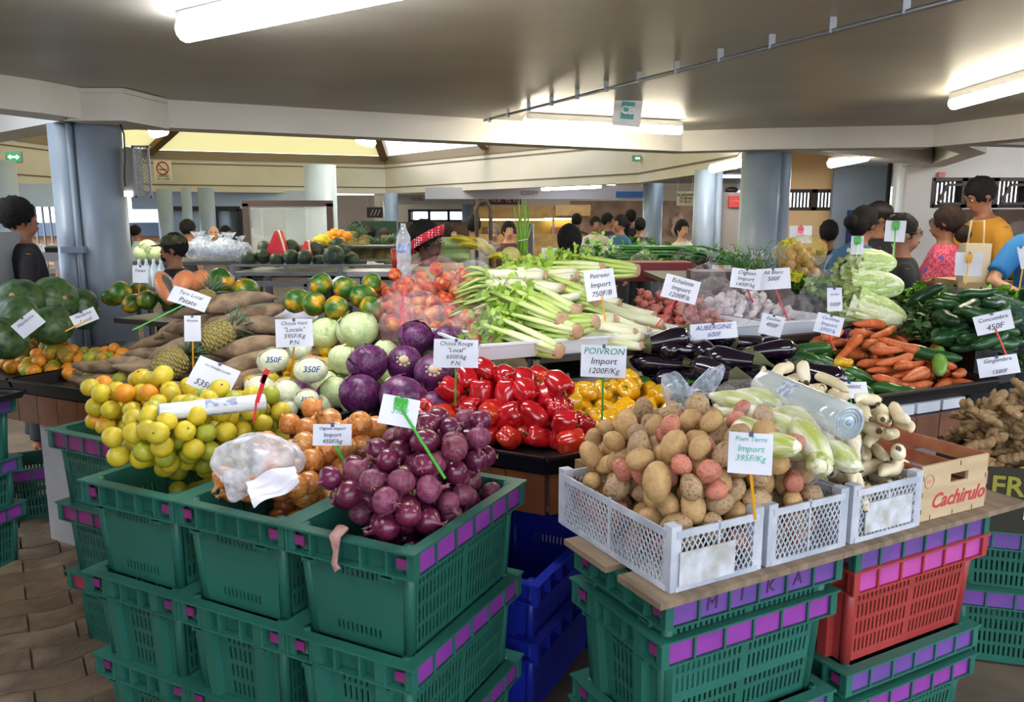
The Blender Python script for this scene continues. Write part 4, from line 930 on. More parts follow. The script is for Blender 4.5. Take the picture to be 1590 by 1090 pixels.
CG = [cabm('white_cabbage', CABG, s) for s in (1, 2)]; CP = [cabm('red_cabbage', CABP, s, 5, .95) for s in (3, 4, 5)]; CWm = [cabm('small_cabbage', CABW, s, 4, .7) for s in (6, 7)]
def put(nm, label, cat, me, r, u, v, Y, rot=(0, 0, 0), parts=(), group=None):
    o = thing(nm, label, cat, atY(u, v, Y), rot, group, me, r)
    for pn, pm in parts: link(pn, pm, o)
    return o
b = MB(); q = random.Random(5)
b.ell((0, 0, -.93), (.30, .28, .12), 10, 5)
for k in range(9): a = k*.7; b.ell((math.cos(a)*.33, math.sin(a)*.33, -.88), (.13, .10, .07), 8, 5)
CUT = b.mesh('cut_base', mat('cream_cut_stem', '#d8c8a8', '#c4ae88', scale=12, rough=.7))
Fc = -PI/2  # tip the cut base towards the camera
for i, (u, v, Y, r, kind, lb) in enumerate([
    (555, 511, 3.75, .098, 'g', 'largest pale green cabbage at the top of the heap'), (503, 516, 3.8, .080, 'g', 'pale green cabbage left of the largest one'), (536, 559, 3.55, .075, 'g', 'pale green cabbage above the purple ones, left of centre'), (600, 545, 3.7, .06, 'g', 'pale green cabbage tucked behind the purple cabbages'), (524, 608, 3.35, .075, 'g', 'pale green cabbage against the lowest purple cabbage on the left'), (607, 575, 3.55, .06, 'g', 'pale cabbage between two purple cabbages'),
    (645, 524, 3.62, .080, 'p', 'dark purple cabbage at the top of its heap, behind the red cabbage sign'), (694, 528, 3.68, .080, 'p', 'dark purple cabbage top right, partly behind the sign'), (570, 563, 3.3, .085, 'p', 'purple cabbage at far left of the purple heap'), (560, 610, 3.12, .085, 'p', 'purple cabbage at lower left of the heap'), (627, 618, 3.02, .094, 'p', 'large purple cabbage at the front with the green stick before it'), (628, 565, 3.35, .075, 'pc', 'purple cabbage showing a round cream cut stem'), (673, 580, 3.22, .078, 'pc', 'purple cabbage with a ragged cream cut base'), (725, 590, 3.3, .078, 'p', 'purple cabbage behind the sign stick'), (672, 632, 3.0, .07, 'p', 'purple cabbage at lower right by the peppers'), (738, 560, 3.5, .07, 'p', 'purple cabbage at the right rear beside the celery'), (700, 640, 3.1, .055, 'p', 'small purple cabbage deep in the heap by the peppers')]):
    rot = (q.uniform(-.6, .6), q.uniform(-.6, .6), q.uniform(0, 6)) if kind != 'pc' else (-PI/2-.45, 0, .1)
    put('cabbage', lb, 'cabbage', (CG[i % 2] if kind == 'g' else CP[i % 3]), r, u, v, Y, rot, [('cut_base', CUT)] if kind == 'pc' else ())
# hidden supports for the two cabbage heaps: more cabbages below
ball_pile(qd(LP, .50, 1.30, .12, .56), .80, lambda s, t: .05+.12*t, 14, (.07, .078), ballmaker('cabbage', 'purple cabbage low in the heap', 'cabbage', 'cabbages of the lower layer', [(CP[0], []), (CP[1], [])]), r1)
for i, (u, v, Y, r, lb) in enumerate([(424, 559, 3.4, .068, 'small cream cabbage in cling film at upper left of its group'), (483, 574, 3.28, .070, 'small cream cabbage in film marked 350F in blue'), (445, 607, 3.22, .060, 'small wrapped cream cabbage on its side, centre left'), (403, 600, 3.3, .060, 'small wrapped cream cabbage at the far left front'), (476, 620, 3.08, .048, 'smallest wrapped cabbage at the tray front edge'), (465, 540, 3.6, .06, 'cream cabbage behind the white cabbage sign'), (447, 636, 3.12, .04, 'wrapped cream cabbage half hidden at the tray edge')]):
    o = put('cabbage', lb, 'cabbage', CWm[i % 2], r, u, v, Y, (q.uniform(.2, .9), q.uniform(-.5, .5), q.uniform(-1, 1)))
    b = MB(); b.ell((0, 0, 0), (1.07, 1.07, .82), 16, 10, lump(.10, 3, i)); link('cling_film', b.mesh('cling_film', film('cling_film', '#ffffff', .10, .1, .4, 3)), o)
    if i in (0, 1, 4):
        tm = text_mesh('350F', .5, .2, .004, bold=.012); tm.materials.append(mat('blue_marker', '#2a5a9a')); d = (Vector((0, 0, H))-o.location).normalized()
        Rm = Matrix((Vector((1, 0, 0)), d.cross(Vector((1, 0, 0))).normalized(), d)).transposed(); Lc = (o.rotation_euler.to_matrix().inverted() @ (d*1.12)); l_ = link('lettering', tm, o, Lc*1.0); l_.rotation_euler = (o.rotation_euler.to_matrix().inverted() @ Rm).to_euler()
ball_pile(qd(LP, 1.02, 1.5, .02, .5), .80, lambda s, t: .02+.13*t, 12, (.05, .06), ballmaker('cabbage', 'cream cabbage low in the pale heap', 'cabbage', 'cream cabbages of the lower layer', [(CWm[0], [])]), r1)
ball_pile(qd(LP, .95, 1.35, .35, .72), .80, lambda s, t: .12+.12*t, 9, (.07, .08), ballmaker('cabbage', 'green cabbage low behind the wrapped ones', 'cabbage', 'green cabbages of the lower layer', [(CG[0], [])]), r1)
# --- pineapples
PAM = mat('pineapple_skin', '#a89a58', '#8a7c44', '#b8a868', scale=9, rough=.6, bump=.3); PAL = mat('pineapple_leaf', '#7d9478', '#5f7a5c', scale=6, rough=.55); PAP = mat('pinkish_bract', '#c09088', '#b8a080', scale=12, rough=.7)
def pineapple_meshes():
    b = MB(); n, k = 26, 19; c0 = MB()
    prof = [(.30, -1.25), (.62, -1.15), (.85, -.85), (.97, -.4), (1, 0), (.96, .4), (.85, .8), (.62, 1.1), (.35, 1.22)]
    b.lathe(prof, 20)
    for j in range(13):
        z = -1.1+j*.18; 
        for i_ in range(11): 
            a = (i_+.5*(j % 2))*2*PI/11; r_ = .98*math.sqrt(max(.05, 1-(abs(z)/1.33)**2.6)); 
            v = Vector((math.cos(a)*r_, math.sin(a)*r_, z)); b.ell(v, (.19, .19, .10), 6, 4, rot=Matrix.Rotation(a, 3, 'Z') @ Matrix.Rotation(-.2, 3, 'Y') @ Matrix.Diagonal((.55, 1.35, 1)))
    body = b.mesh('pineapple', PAM); b = MB(); q = random.Random(4)
    for i in range(46):
        a = i*2.4; t = i/46; el = .25+1.15*t; L_ = .9+.9*math.sin(PI*min(1, t+.2))
        d = Vector((math.cos(a)*math.cos(el), math.sin(a)*math.cos(el), math.sin(el))); base = Vector((math.cos(a)*.2*(1-t), math.sin(a)*.2*(1-t), 1.15+.5*t))
        b.tube([base, base+d*L_*.5, base+d*L_*.85+Vector((d.x, d.y, -.3))*.12, base+d*L_+Vector((d.x, d.y, -.5))*.25], [.13, .12, .06, .01], 4, flat=.25)
    crown = b.mesh('crown', PAL); b = MB()
    for i in range(16):
        a = i*.8; d = Vector((math.cos(a), math.sin(a), -.8)); b.tube([Vector((math.cos(a)*.2, math.sin(a)*.2, -1.1)), Vector((math.cos(a)*.5, math.sin(a)*.5, -1.4)), Vector((math.cos(a)*.6, math.sin(a)*.6, -1.6))], [.12, .1, .02], 4, flat=.3)
    b.tube([(0, 0, -1.2), (0, 0, -1.7)], [.2, .16], 8); return body, crown, b.mesh('base_bracts', PAP)
PA = pineapple_meshes()
def pineapple(u, v, Y, r, tilt, lb, yaw=0):
    d = Vector(tilt).normalized(); p = atY(u, v, Y); M = d.to_track_quat('Z', 'Y').to_euler(); o = thing('pineapple', lb, 'pineapple', p, M, None, PA[0], r); link('crown', PA[1], o); link('base_bracts', PA[2], o); return o
pineapple(336, 524, 3.85, .072, (.75, .55, .45), 'upper pineapple leaning on the tubers with its crown to the right')
pineapple(265, 566, 3.70, .068, (.72, .5, .42), 'lower pineapple at the tray front with pink base leaves')
pineapple(318, 470, 4.35, .06, (.2, .5, .5), 'pineapple lying behind the tubers, only its crown showing')
# --- big brown tubers
YM = mat('tuber_skin', '#7a6654', '#9c8468', '#66523f', scale=7, rough=.9, bump=1., bscale=22, vary=.1, stretch=(1, 1, 1))
def rootm(nm, m, seed, L, r, bend=.06, n=12, k=12, taper=(.35, 1., .85, .18), amp=.26, hair=False):
    b = MB(); q = random.Random(seed); pts = []; rad = []
    for i in range(k+1):
        t = i/k; pts.append((-L/2+L*t, bend*math.sin(t*PI*1.1+seed)*1.+.015*nz3((t*3, seed, 0), 1), bend*.5*math.sin(t*PI*1.6+seed*2)))
        a = taper; tt = t*3; j = min(2, int(tt)); f = tt-j; rr = a[j]*(1-f)+a[j+1]*f; e = min(1, math.sin(PI*min(max(t, .03), .97))*2.6)**.6
        rad.append(max(.003, r*rr*e*(1+amp*nz3((t*5, seed, 3), 1))))
    b.tube(pts, rad, n, lob=lambda a, t: 1+.09*nz3((math.cos(a), math.sin(a), t*4), 1.5, seed)); return b.mesh(nm, m)
YV_ = [(rootm('tuber', YM, s, .40, .05, .035, 14, 14, (.5, 1., .9, .3)), []) for s in range(5)]
ywx = at(400, 470, 1.1).xy-at(180, 590, .9).xy
yaw0 = math.atan2(.35, .75)
log_pile(qd(LP, 1.66, 2.62, .08, .72), .80, lambda s, t: .10+.32*t*dome()(s*.8+.1, .5), 44, .40, (.036, .056), yaw0, logmaker('tuber', 'long brown root tuber behind the pineapples', 'tuber', 'brown tubers heaped at left', YV_, .40, .05, flip=False), random.Random(5), yj=.22)
# --- papayas
PAPY = mat('papaya_skin', '#2c5a24', '#5c7a24', '#e09a1c', scale=.85, rough=.35, vary=.08, pos=(.40, .66), bump=.05)
PPm = [pear('papaya', PAPY, s, 1.45, .035) for s in (1, 2, 3)]; pps = scar(STEMB, 1.1, .10)
pap = [(172, 462, 4.9, .072), (188, 455, 4.75, .09), (205, 472, 4.6, .075), (228, 466, 4.6, .082), (215, 445, 4.9, .085), (262, 462, 4.65, .085), (292, 458, 4.7, .08), (344, 436, 4.6, .095), (380, 452, 4.5, .10), (330, 462, 4.55, .085),
       (460, 468, 4.05, .085), (488, 472, 3.95, .085), (522, 478, 3.9, .085), (498, 442, 4.15, .080), (536, 448, 4.15, .085), (562, 460, 4.1, .085), (575, 478, 4.0, .08), (577, 440, 4.25, .075)]
pl = ['far left, half hidden', 'second from left in the left group, mostly green', 'low front of the left group', 'front centre of the left group', 'behind the small paper sign stick', 'under the wrapped cut papaya', 'behind the tubers, green', 'orange patched, tallest of the left group', 'large green and orange, right end of the left group', 'green, below the two large ones',
      'orange patched, leftmost of the middle group', 'second of the middle group, yellow streaks', 'dark green, front right of the middle group', 'top left of the middle group', 'top centre of the middle group', 'right end of the middle group by the apple bags', 'low right of the middle group', 'top right rear of the middle group']
for i, (u, v, Y, r) in enumerate(pap):
    o = put('papaya', 'papaya, '+pl[i], 'papaya', PPm[i % 3], r*.62 if False else r*.72, u, v, Y, (PI/2+q.uniform(-.5, .5), q.uniform(-.6, .6), q.uniform(-.8, .8)), [('stem_scar', pps)])
# cut papaya halves in film
CPAP = mat('papaya_flesh', '#e07c18', '#d06a10', scale=6, rough=.4); SEED = mat('papaya_seeds', '#3a2a2a', '#5c4a48', scale=40, rough=.4, bump=.6)
for i, (u, v, Y, rz, lb) in enumerate([(258, 447, 4.5, .9, 'cut papaya half wrapped in shiny film, dark seeds showing'), (285, 437, 4.45, -.2, 'orange peeled papaya half next to the wrapped one'), (308, 436, 4.5, -.9, 'second orange papaya piece, right of the peeled half')]):
    o = thing('cut_papaya', lb, 'papaya', atY(u, v, Y), (.9, .3*i, rz)); 
    b = MB(); b.ell((0, 0, 0), (.056, .11 if i == 0 else .07, .045), 18, 10, lump(.05, 1.4, i)); link('flesh', b.mesh('flesh', CPAP), o)
    if i == 0:
        b = MB(); b.ell((0, 0, .028), (.032, .078, .020), 14, 8); link('seed_hollow', b.mesh('seed_hollow', SEED), o)
    b = MB(); b.ell((0, 0, 0), (.060, .115 if i == 0 else .075, .050), 16, 10, lump(.1, 3, i)); link('cling_film', b.mesh('cf', film('cling_film', '#ffffff', .10, .1, .4, 3)), o)
# --- apples with bags
APM = [mat('apple_skin', '#b82420', '#cc5230', '#dca050', scale=1.2, rough=.3, vary=.1, pos=(.36, .66), stretch=None), mat('apple_skin_yellow', '#d8a24a', '#d06a38', '#c03a30', scale=1.1, rough=.3, vary=.08, pos=(.4, .7))]
def applem(m, seed): b = MB(); b.lathe([(.04, .70), (.2, .80), (.45, .90), (.75, .80), (.97, .42), (1, .05), (.9, -.4), (.66, -.76), (.4, -.88), (.18, -.82), (.04, -.76)], 18, lambda a, r, z: (r*(1+.03*math.cos(5*a)*(z < 0)), z)); return b.mesh('apple', m)
b = MB(); b.tube([(0, 0, .65), (.03, 0, .9), (.08, 0, 1.1)], [.05, .04, .06], 6); AST = b.mesh('stem', STEMB)
AV = [(applem(APM[i % 2], i), [('stem', AST)]) for i in range(3)]
aq = [atY(775, 520, 3.52).xy, atY(600, 512, 3.95).xy, atY(575, 470, 4.45).xy, atY(800, 440, 4.25).xy]
ball_pile([(a.x, a.y) for a in aq], Z2+.02, lambda s, t: .12+.30*t*dome()(s*.9+.05, .5)+.07, 150, (.036, .041), ballmaker('apple', 'red yellow apple inside the clear bags', 'apple', 'apples in clear bags', AV), random.Random(8))
def bagmesh(nm, m, seed, ax=(1, 1, .8), spout=True, amp=.3, n=44, k=30, sp=(.2, .1, 1.5)):
    b = MB(); b.ell((0, 0, 0), ax, n, k, lambda v: 1+amp*.8*nz3(v, 1.5, seed)-amp*.35*abs(nz3((v.x+v.z, v.y-v.x, v.z*.6), 3.0, seed+9)))
    if spout:
        top = Vector((sp[0]*.3, sp[1]*.3, ax[2]*.85)); tip = Vector(sp)
        pts = [top, top.lerp(tip, .3), top.lerp(tip, .6), tip]; b.tube(pts, [.35, .10, .25, .42], 16, lob=lambda a, t: 1+.35*math.sin(5*a+seed)*t+.1*math.sin(11*a), flat=.55, cap=False)
    return b.mesh(nm, m)
FB = film('clear_bag_film', '#f6f2fa', .075, .07, .9, 4.5); FBP = film('pink_bag_film', '#f0b4c0', .09, .08, .9, 4.5)
bags = [(612, 484, 3.95, .125, 'leftmost, lying low', 0), (640, 452, 4.1, .13, 'upper left with a pink neck', 1), (683, 430, 4.2, .14, 'top middle of the heap', 1), (628, 505, 3.75, .12, 'front left, beside the white foam tray', 1), (690, 500, 3.75, .13, 'front centre with two yellow apples', 0), (735, 432, 4.15, .13, 'upper right with a tall clear gathered neck', 0), (745, 505, 3.62, .12, 'front right above the foam tray', 0), (765, 465, 3.95, .12, 'right side by the celery', 0), (655, 480, 3.85, .13, 'in the middle behind the pink stick', 0)]
for i, (u, v, Y, r, lb, pk) in enumerate(bags):
    p = atY(u, v, Y); big = i == 5
    me = bagmesh('bag', FBP if pk else FB, i, spout=i in (1, 5, 3), sp=(.15, 0, 1.75) if big else (-.5, .1, 1.3)); thing('plastic_bag', 'clear plastic bag of apples, '+lb, 'bag', p-Vector((0, 0, .01)), (q.uniform(-.3, .3), q.uniform(-.3, .3), q.uniform(0, 3) if not big else 0), None, me, r)
# --- celery and leeks
CELM = mat('celery_stalk', '#9ab848', '#bcd070', '#dce4b0', scale=2, rough=.4, vary=.06, stretch=(.6, 5, 5)); LKW = mat('leek_shaft', '#dfe0b8', '#e8e4cc', '#c8d490', scale=2, rough=.4, vary=.05, stretch=(2, 8, 8)); LKR = mat('leek_root_end', '#c8a488', '#b89070', scale=30, rough=.9, bump=.6)
LKG = mat('leek_leaf', '#a2b864', '#c0cc84', scale=3, rough=.5, stretch=(1, 6, 6)); CELL = mat('celery_leaf', '#8fb43c', '#a8c850', scale=10, rough=.6)
def leekm(seed):
    q = random.Random(seed); b = MB(); L_ = .34
    b.tube([(L_*.5-L_*i/8, .006*math.sin(i*.8+seed), .004*math.cos(i+seed)) for i in range(9)], [.017, .019, .0185, .0175, .0175, .018, .019, .022, .025], 10); shaft = b.mesh('leek', LKW)
    b = MB(); b.tube([(L_*.5-.004, 0, 0), (L_*.5+.006, 0, 0), (L_*.5+.01, 0, 0)], [.0175, .016, .008], 10)
    for i in range(10): a = q.uniform(0, 6.28); r_ = q.uniform(.003, .014); b.tube([(L_*.5+.004, math.cos(a)*r_, math.sin(a)*r_), (L_*.5+.018, math.cos(a)*r_*1.3, math.sin(a)*r_*1.3)], [.0015, .0006], 4)
    re = b.mesh('root_end', LKR); b = MB()
    for i in range(4):
        a = (i-1.5)*.16; z = q.uniform(-.01, .01); b.tube([(-L_*.46, a*.03, z), (-L_*.5-.04, a*.08, z*2+.006), (-L_*.5-.09, a*.16, z*3+.0), (-L_*.5-.13, a*.24, z*3-.012)], [.021, .022, .018, .006], 6, flat=.35)
    return shaft, [('root_end', re), ('leaves', b.mesh('leaves', LKG))]
LV = [leekm(s) for s in range(4)]
lq = [at(965, 540, 1.07).xy, at(1020, 524, 1.07).xy, RP(.84, 1.27).xy, RP(.44, 1.25).xy]
lyaw = math.radians(-10)
hl_ = Heap(lambda x, y: Z2+.012)
log_pile([p for p in lq], Z2+.012, lambda s, t: .09+.24*t, 84, .34, (.021, .027), lyaw, logmaker('leek', 'pale leek with its root end facing right', 'leek', 'leeks stacked on the foam tray', LV, .34, .019, roll=False), random.Random(6), yj=.13, heap=hl_, squash=.85)
def celerym(seed):
    q = random.Random(seed); b = MB(); L_ = .36
    for i in range(11):
        a = i*2.4; r_ = .006+.019*math.sqrt(i/11); e = 1+.9*(i/11)
        b.tube([(L_*.5, math.cos(a)*r_*.7, math.sin(a)*r_*.7), (L_*.3, math.cos(a)*r_*1.25, math.sin(a)*r_*1.25), (-L_*.1, math.cos(a)*r_*1.3*e, math.sin(a)*r_*1.2*e), (-L_*.5, math.cos(a)*r_*1.8*e, math.sin(a)*r_*1.5*e)], [.013, .014, .011, .007], 7, flat=.75)
    st = b.mesh('celery', CELM); b = MB(); b.tube([(L_*.48, 0, 0), (L_*.5+.008, 0, 0), (L_*.5+.012, 0, 0)], [.026, .022, .010], 10); cut = b.mesh('cut_root', LKR); b = MB()
    for i in range(330):
        p = Vector((-L_*.5-q.uniform(-.10, .09), q.gauss(0, .038), q.gauss(0, .030))); M = rrot(q).to_matrix(); s = q.uniform(.009, .019)
        b.add([p+M @ Vector(v)*s for v in ((0, -1, 0), (.6, -.3, .15), (1.2, -.5, .1), (.9, 0, .2), (1.4, .5, .1), (.6, .5, .15), (0, 1, 0), (-.8, 0, -.1))], [(0, 1, 3, 5, 6, 7), (1, 2, 3), (3, 4, 5)])
    return st, [('cut_root', cut), ('leaves', b.mesh('leaves', CELL))]
CV_ = [celerym(s) for s in range(3)]
for i, (u0, v0, Y0, u1, v1, Y1, lb) in enumerate([(868, 545, 3.36, 775, 512, 3.62, 'front celery head with its cut base at the tray corner'), (896, 515, 3.42, 800, 492, 3.75, 'celery head above the front one'), (872, 497, 3.46, 790, 462, 3.85, 'celery head in the middle with bushy leaves'), (893, 485, 3.6, 800, 445, 4.0, 'celery head behind the middle one'), (925, 500, 3.5, 820, 515, 3.7, 'celery head leaning to the leeks'), (925, 465, 3.75, 812, 430, 4.15, 'upper celery head lying across the leek leaves'), (935, 440, 4.0, 815, 440, 4.25, 'celery head near the top of the stack'), (935, 418, 4.2, 830, 425, 4.4, 'topmost celery head with yellow green stalks'), (990, 420, 4.35, 880, 412, 4.5, 'celery head at the back right of the stack')]):
    p0 = atY(u0, v0, Y0); p1 = atY(u1, v1, Y1); d = p0-p1; L_ = d.length; o = thing('celery', lb, 'celery', (p0+p1)/2, d.to_track_quat('X', 'Z').to_euler(), None, CV_[i % 3][0], (L_/.36, 1.45, 1.45))
    for pn, pm in CV_[i % 3][1]: link(pn, pm, o)
# --- shallots and garlic in bags
SHM = mat('shallot_skin', '#9a4a44', '#b86a5c', '#8a3c40', scale=2.5, rough=.35, vary=.12, stretch=STRK); GAM = mat('garlic_skin', '#e0d8de', '#d0c4cc', scale=3, rough=.6, vary=.06, stretch=STRK)
def garm(seed): b = MB(); b.lathe([(.05, -.62), (.3, -.66), (.75, -.5), (1, -.05), (.85, .35), (.5, .6), (.2, .8), (.12, 1.1), (.09, 1.3)], 20, lambda a, r, z: (r*(1+.09*math.cos(8*a)*(r > .3)), z)); return b.mesh('garlic', m=None) if False else b
gm = [garm(s).mesh('garlic', GAM) for s in (1, 2)]; sv = [(onionm('shallot', SHM, i+2, .5), []) for i in range(3)]
ball_pile(qd(RP, 1.22, 1.60, .77, 1.30), Z2+.01, lambda s, t: .10+.22*t, 135, (.022, .029), ballmaker('shallot', 'reddish shallot in bags by the garlic', 'shallot', 'shallots in clear bags', sv), random.Random(4))
ball_pile(qd(RP, 1.71, 2.10, .77, 1.30), Z2+.01, lambda s, t: .06+.22*t, 105, (.024, .031), ballmaker('garlic', 'white garlic bulb behind the aubergines', 'garlic', 'garlic bulbs in the foam tray', [(g, [('roots', tuft(ROOT, 3, -.6, 5))]) for g in gm]), random.Random(5))
for i, (u, v, Y, r, lb) in enumerate([(1085, 478, 3.9, .10, 'bag of shallots, left front'), (1105, 455, 4.3, .11, 'bag of shallots, rear with a loose top'), (1140, 485, 4.1, .10, 'bag of shallots, right front'), (1150, 455, 4.4, .10, 'bag of shallots touching the garlic'), (1200, 462, 4.4, .11, 'bag of garlic behind the leaning price cards'), (1235, 480, 4.25, .09, 'bag of garlic in front'), (1100, 430, 4.6, .10, 'empty looking clear bag top behind the shallots')]):
    thing('plastic_bag', 'clear '+lb, 'bag', atY(u, v, Y), (0, 0, i), None, bagmesh('bag', FB, i+20, spout=i in (1, 6)), r)
thing('plastic_bag', 'upright clear bag of greens left of the napa cabbages', 'bag', atY(1270, 460, 4.35), (0, .2, 0), None, bagmesh('bag', FB, 41, ax=(.8, .6, 1.1), spout=True, sp=(-.3, 0, 1.7)), .13)
# --- napa cabbages
NAP = cabmat('napa_leaf', '#d4e09c', '#e6eccc', '#f4f4ea', .5, 3); NAPG = cabmat('napa_outer_leaf', '#a8c468', '#bcd080', '#e4ecc4', .5, 3); NAPW = mat('napa_rib', '#e8ead8', '#dde4c8', scale=4, rough=.45)
def napam(seed):
    q = random.Random(seed); b = MB(); b.tube([(-1.0+2.*i/10, 0, 0) for i in range(11)], [.18, .42, .52, .56, .58, .58, .56, .54, .5, .4, .2], 20, lob=lambda a, t: 1+.05*math.sin(7*a+seed+t*3)); core = b.mesh('napa_cabbage', NAPW); parts = []
    for j in range(7):
        b = MB(); M = Matrix.Rotation(j*2*PI/7+q.uniform(-.2, .2), 3, 'X'); L_ = 2.15+q.uniform(-.1, .3); lf = q.uniform(.02, .10)
        def g(u, v):
            a = (u-.5)*(1.35+.5*v); x = 1.02-v*L_; r = (.25+.38*min(1, v*2.5)**.6)+lf*v+.07*v*v*math.sin(u*24+j)+.05*v*math.sin(v*17+u*9)
            if v > .85: r += (v-.85)*.6
            return M @ Vector((x, math.sin(a)*r, math.cos(a)*r))
        b.grid(g, 16, 14); parts.append(('leaf', b.mesh('leaf', NAPG if j % 2 else NAP)))
    return core, parts
NV = [napam(1), napam(2)]
for i, (u, v, Y, r, rot, lb) in enumerate([(1360, 408, 4.30, .105, (0.2, .05, .15), 'topmost napa cabbage of the stack, pale rounded base to the right'), (1364, 442, 4.25, .12, (1.0, .1, -.1), 'second napa cabbage with frilly leaves spilling left'), (1366, 486, 4.15, .125, (2, .3, -.25), 'large lower napa cabbage with its white base to the right'), (1330, 480, 4.35, .11, (3, -.1, .5), 'napa cabbage at the left rear of the stack, leafy'), (1325, 420, 4.5, .10, (1, 0, .8), 'leafy napa cabbage behind the top one')]):
    o = thing('napa_cabbage', lb, 'cabbage', atY(u, v, Y), rot, None, NV[i % 2][0], r)
    for pn, pm in NV[i % 2][1]: link(pn, pm, o)
# purple shallow crate with bagged bulbs below the napa stack
PCR = mat('purple_plastic', '#a04890', rough=.4); p = atY(1352, 520, 4.2); o = thing('purple_crate', 'shallow purple plastic crate under the napa cabbages', 'crate', (p.x, p.y+.16, 1.0), (0, 0, .25)); b = MB()
for s in (-1, 1): b.box((0, s*.14, .02), (.34, .008, .06)); b.box((s*.17, 0, .02), (.008, .28, .06)); b.box((0, s*.145, .05), (.35, .016, .008))
b.box((0, 0, 0), (.36, .3, .01)); link('crate_body', b.mesh('pc', PCR), o)
b = MB(); b.box((0, 0, 0), (.34, .28, .205)); thing('riser_box', 'dark box raising the purple crate', 'box', (p.x, p.y+.17, .887), (0, 0, .25), me=b.mesh('rb', TRAYM))
ball_pile([(p.x-.14, p.y+.0), (p.x+.14, p.y+.06), (p.x+.1, p.y+.22), (p.x-.18, p.y+.16)], 1.0, lambda s, t: .03, 22, (.02, .026), ballmaker('garlic', 'small garlic bulb in the purple crate', 'garlic', 'garlic bulbs in the purple crate', [(gm[0], [])]), random.Random(3))
# --- aubergines
AUB = mat('aubergine_skin', '#120a18', '#1c0e22', scale=2, rough=.12, coat=.7, vary=.1); AUBG = mat('aubergine_calyx', '#5c6a3a', '#4a4a30', scale=8, rough=.7)
def aubm(seed, L_=.22):
    b = MB(); k = 12; b.tube([(L_/2-L_*i/k, .012*math.sin(i/k*2.2+seed), 0) for i in range(k+1)], [.004]+[.020+.024*min(1, (i/k)*1.5)**.8*math.sqrt(max(0, 1-((i/k-.62)/.42)**2*.30)) for i in range(1, k-1)]+[.030, .006], 18)
    me = b.mesh('aubergine', AUB); b = MB(); b.tube([(L_/2+.035, .01, 0), (L_/2+.01, 0, 0), (L_/2-.012, .012*math.sin(seed), 0), (L_/2-.04, .012*math.sin(seed), 0)], [.006, .008, .025, .033], 10, lob=lambda a, t: 1+.14*math.cos(5*a)*t, cap=False); return me, [('calyx', b.mesh('calyx', AUBG))]
AU = [aubm(s) for s in range(3)]
log_pile(qd(RP, .90, 1.52, .10, .66), .80, lambda s, t: .12+.16*t, 32, .26, (.044, .055), math.radians(-20), logmaker('aubergine', 'glossy black aubergine on the right wing', 'aubergine', 'aubergines heaped on the right wing', AU, .22, .042, flip=True), random.Random(2), yj=.5)
for i, (u, v, Y, rz, lb) in enumerate([(1060, 545, 3.55, .5, 'aubergine lying at the left end near the yellow peppers'), (1030, 560, 3.6, .3, 'long aubergine furthest left, against the shelf')]):
    o = thing('aubergine', lb, 'aubergine', atY(u, v, Y), (0, .1, rz), None, AU[0][0], 1.1); link('calyx', AU[0][1][0][1], o)
# --- zucchini, cucumbers, carrots
ZUM = mat('zucchini_skin', '#1f4a20', '#35692a', '#2c5a24', scale=3, rough=.3, vary=.12, stretch=(.5, 4, 4), coat=.2); CUM = mat('cucumber_skin', '#17381f', '#2a5a2a', scale=2.5, rough=.3, vary=.15, stretch=(.8, 3, 3), bump=.1); LTG = mat('light_green_squash', '#5a8a34', '#7ca848', scale=4, rough=.35, vary=.08)
def cukem(m, seed, L_=.2, r=.025, nm='cucumber'):
    b = MB(); k = 10; b.tube([(L_/2-L_*i/k, .010*math.sin(i/k*2.6+seed), .004*math.cos(i)) for i in range(k+1)], [.006, r*.75, r*.93, r, r, r*1.02, r*1.03, r, r*.95, r*.75, .006], 14, lob=lambda a, t: 1+.035*math.cos(8*a)); return b.mesh(nm, m)
b = MB(); b.tube([(.098, 0, 0), (.112, 0, 0), (.118, .002, 0)], [.010, .008, .009], 6); cst = b.mesh('stem', STEMG)
ZV = [(cukem(ZUM, s, nm='zucchini'), [('stem', cst)]) for s in range(3)]; CKV = [(cukem(CUM, s), []) for s in range(3)]
hz = Heap(lambda x, y: .845)
log_pile(qd(RP, 1.56, 1.86, .10, .62), .845, lambda s, t: .06+.15*t, 22, .22, (.028, .037), math.radians(-35), logmaker('zucchini', 'green zucchini between aubergines and carrots', 'zucchini', 'zucchini beside the carrots', ZV, .2, .025, flip=True), random.Random(9), yj=.4, heap=hz)
o = put('yellow_zucchini', 'single short yellow zucchini among the green ones', 'zucchini', cukem(mat('yellow_zucchini_skin', '#d8a01c', rough=.3), 1, .09, .02, 'yz'), 1, 1310, 563, 3.42, (0, 0, 0)); o.scale = (1, 1, 1)
CAM_ = mat('carrot_skin', '#d06a34', '#c25a28', '#dc7c44', scale=4, rough=.5, vary=.08, stretch=(6, 1, 1), bump=.15)
def carm(seed, L_=.18):
    b = MB(); k = 10; b.tube([(L_/2-L_*i/k, .006*math.sin(i*.5+seed), 0) for i in range(k+1)], [.006, .018, .021, .0205, .019, .018, .0165, .015, .013, .010, .003], 11, lob=lambda a, t: 1+.05*nz3((math.cos(a), t*9, seed), 1.3)); me = b.mesh('carrot', CAM_)
    b = MB(); b.tube([(L_/2-.004, 0, 0), (L_/2+.003, 0, 0)], [.009, .006], 7); return me, [('crown', b.mesh('crown', mat('carrot_crown', '#7a7040', rough=.8)))]
CRV = [carm(s) for s in range(4)]
log_pile(qd(RP, 1.88, 2.34, .10, .56), .845, lambda s, t: .05+.17*t, 50, .21, (.022, .030), math.radians(20), logmaker('carrot', 'orange carrot in the right tray', 'carrot', 'carrots on the right wing', CRV, .18, .021, flip=True), random.Random(12), yj=.55, heap=hz)
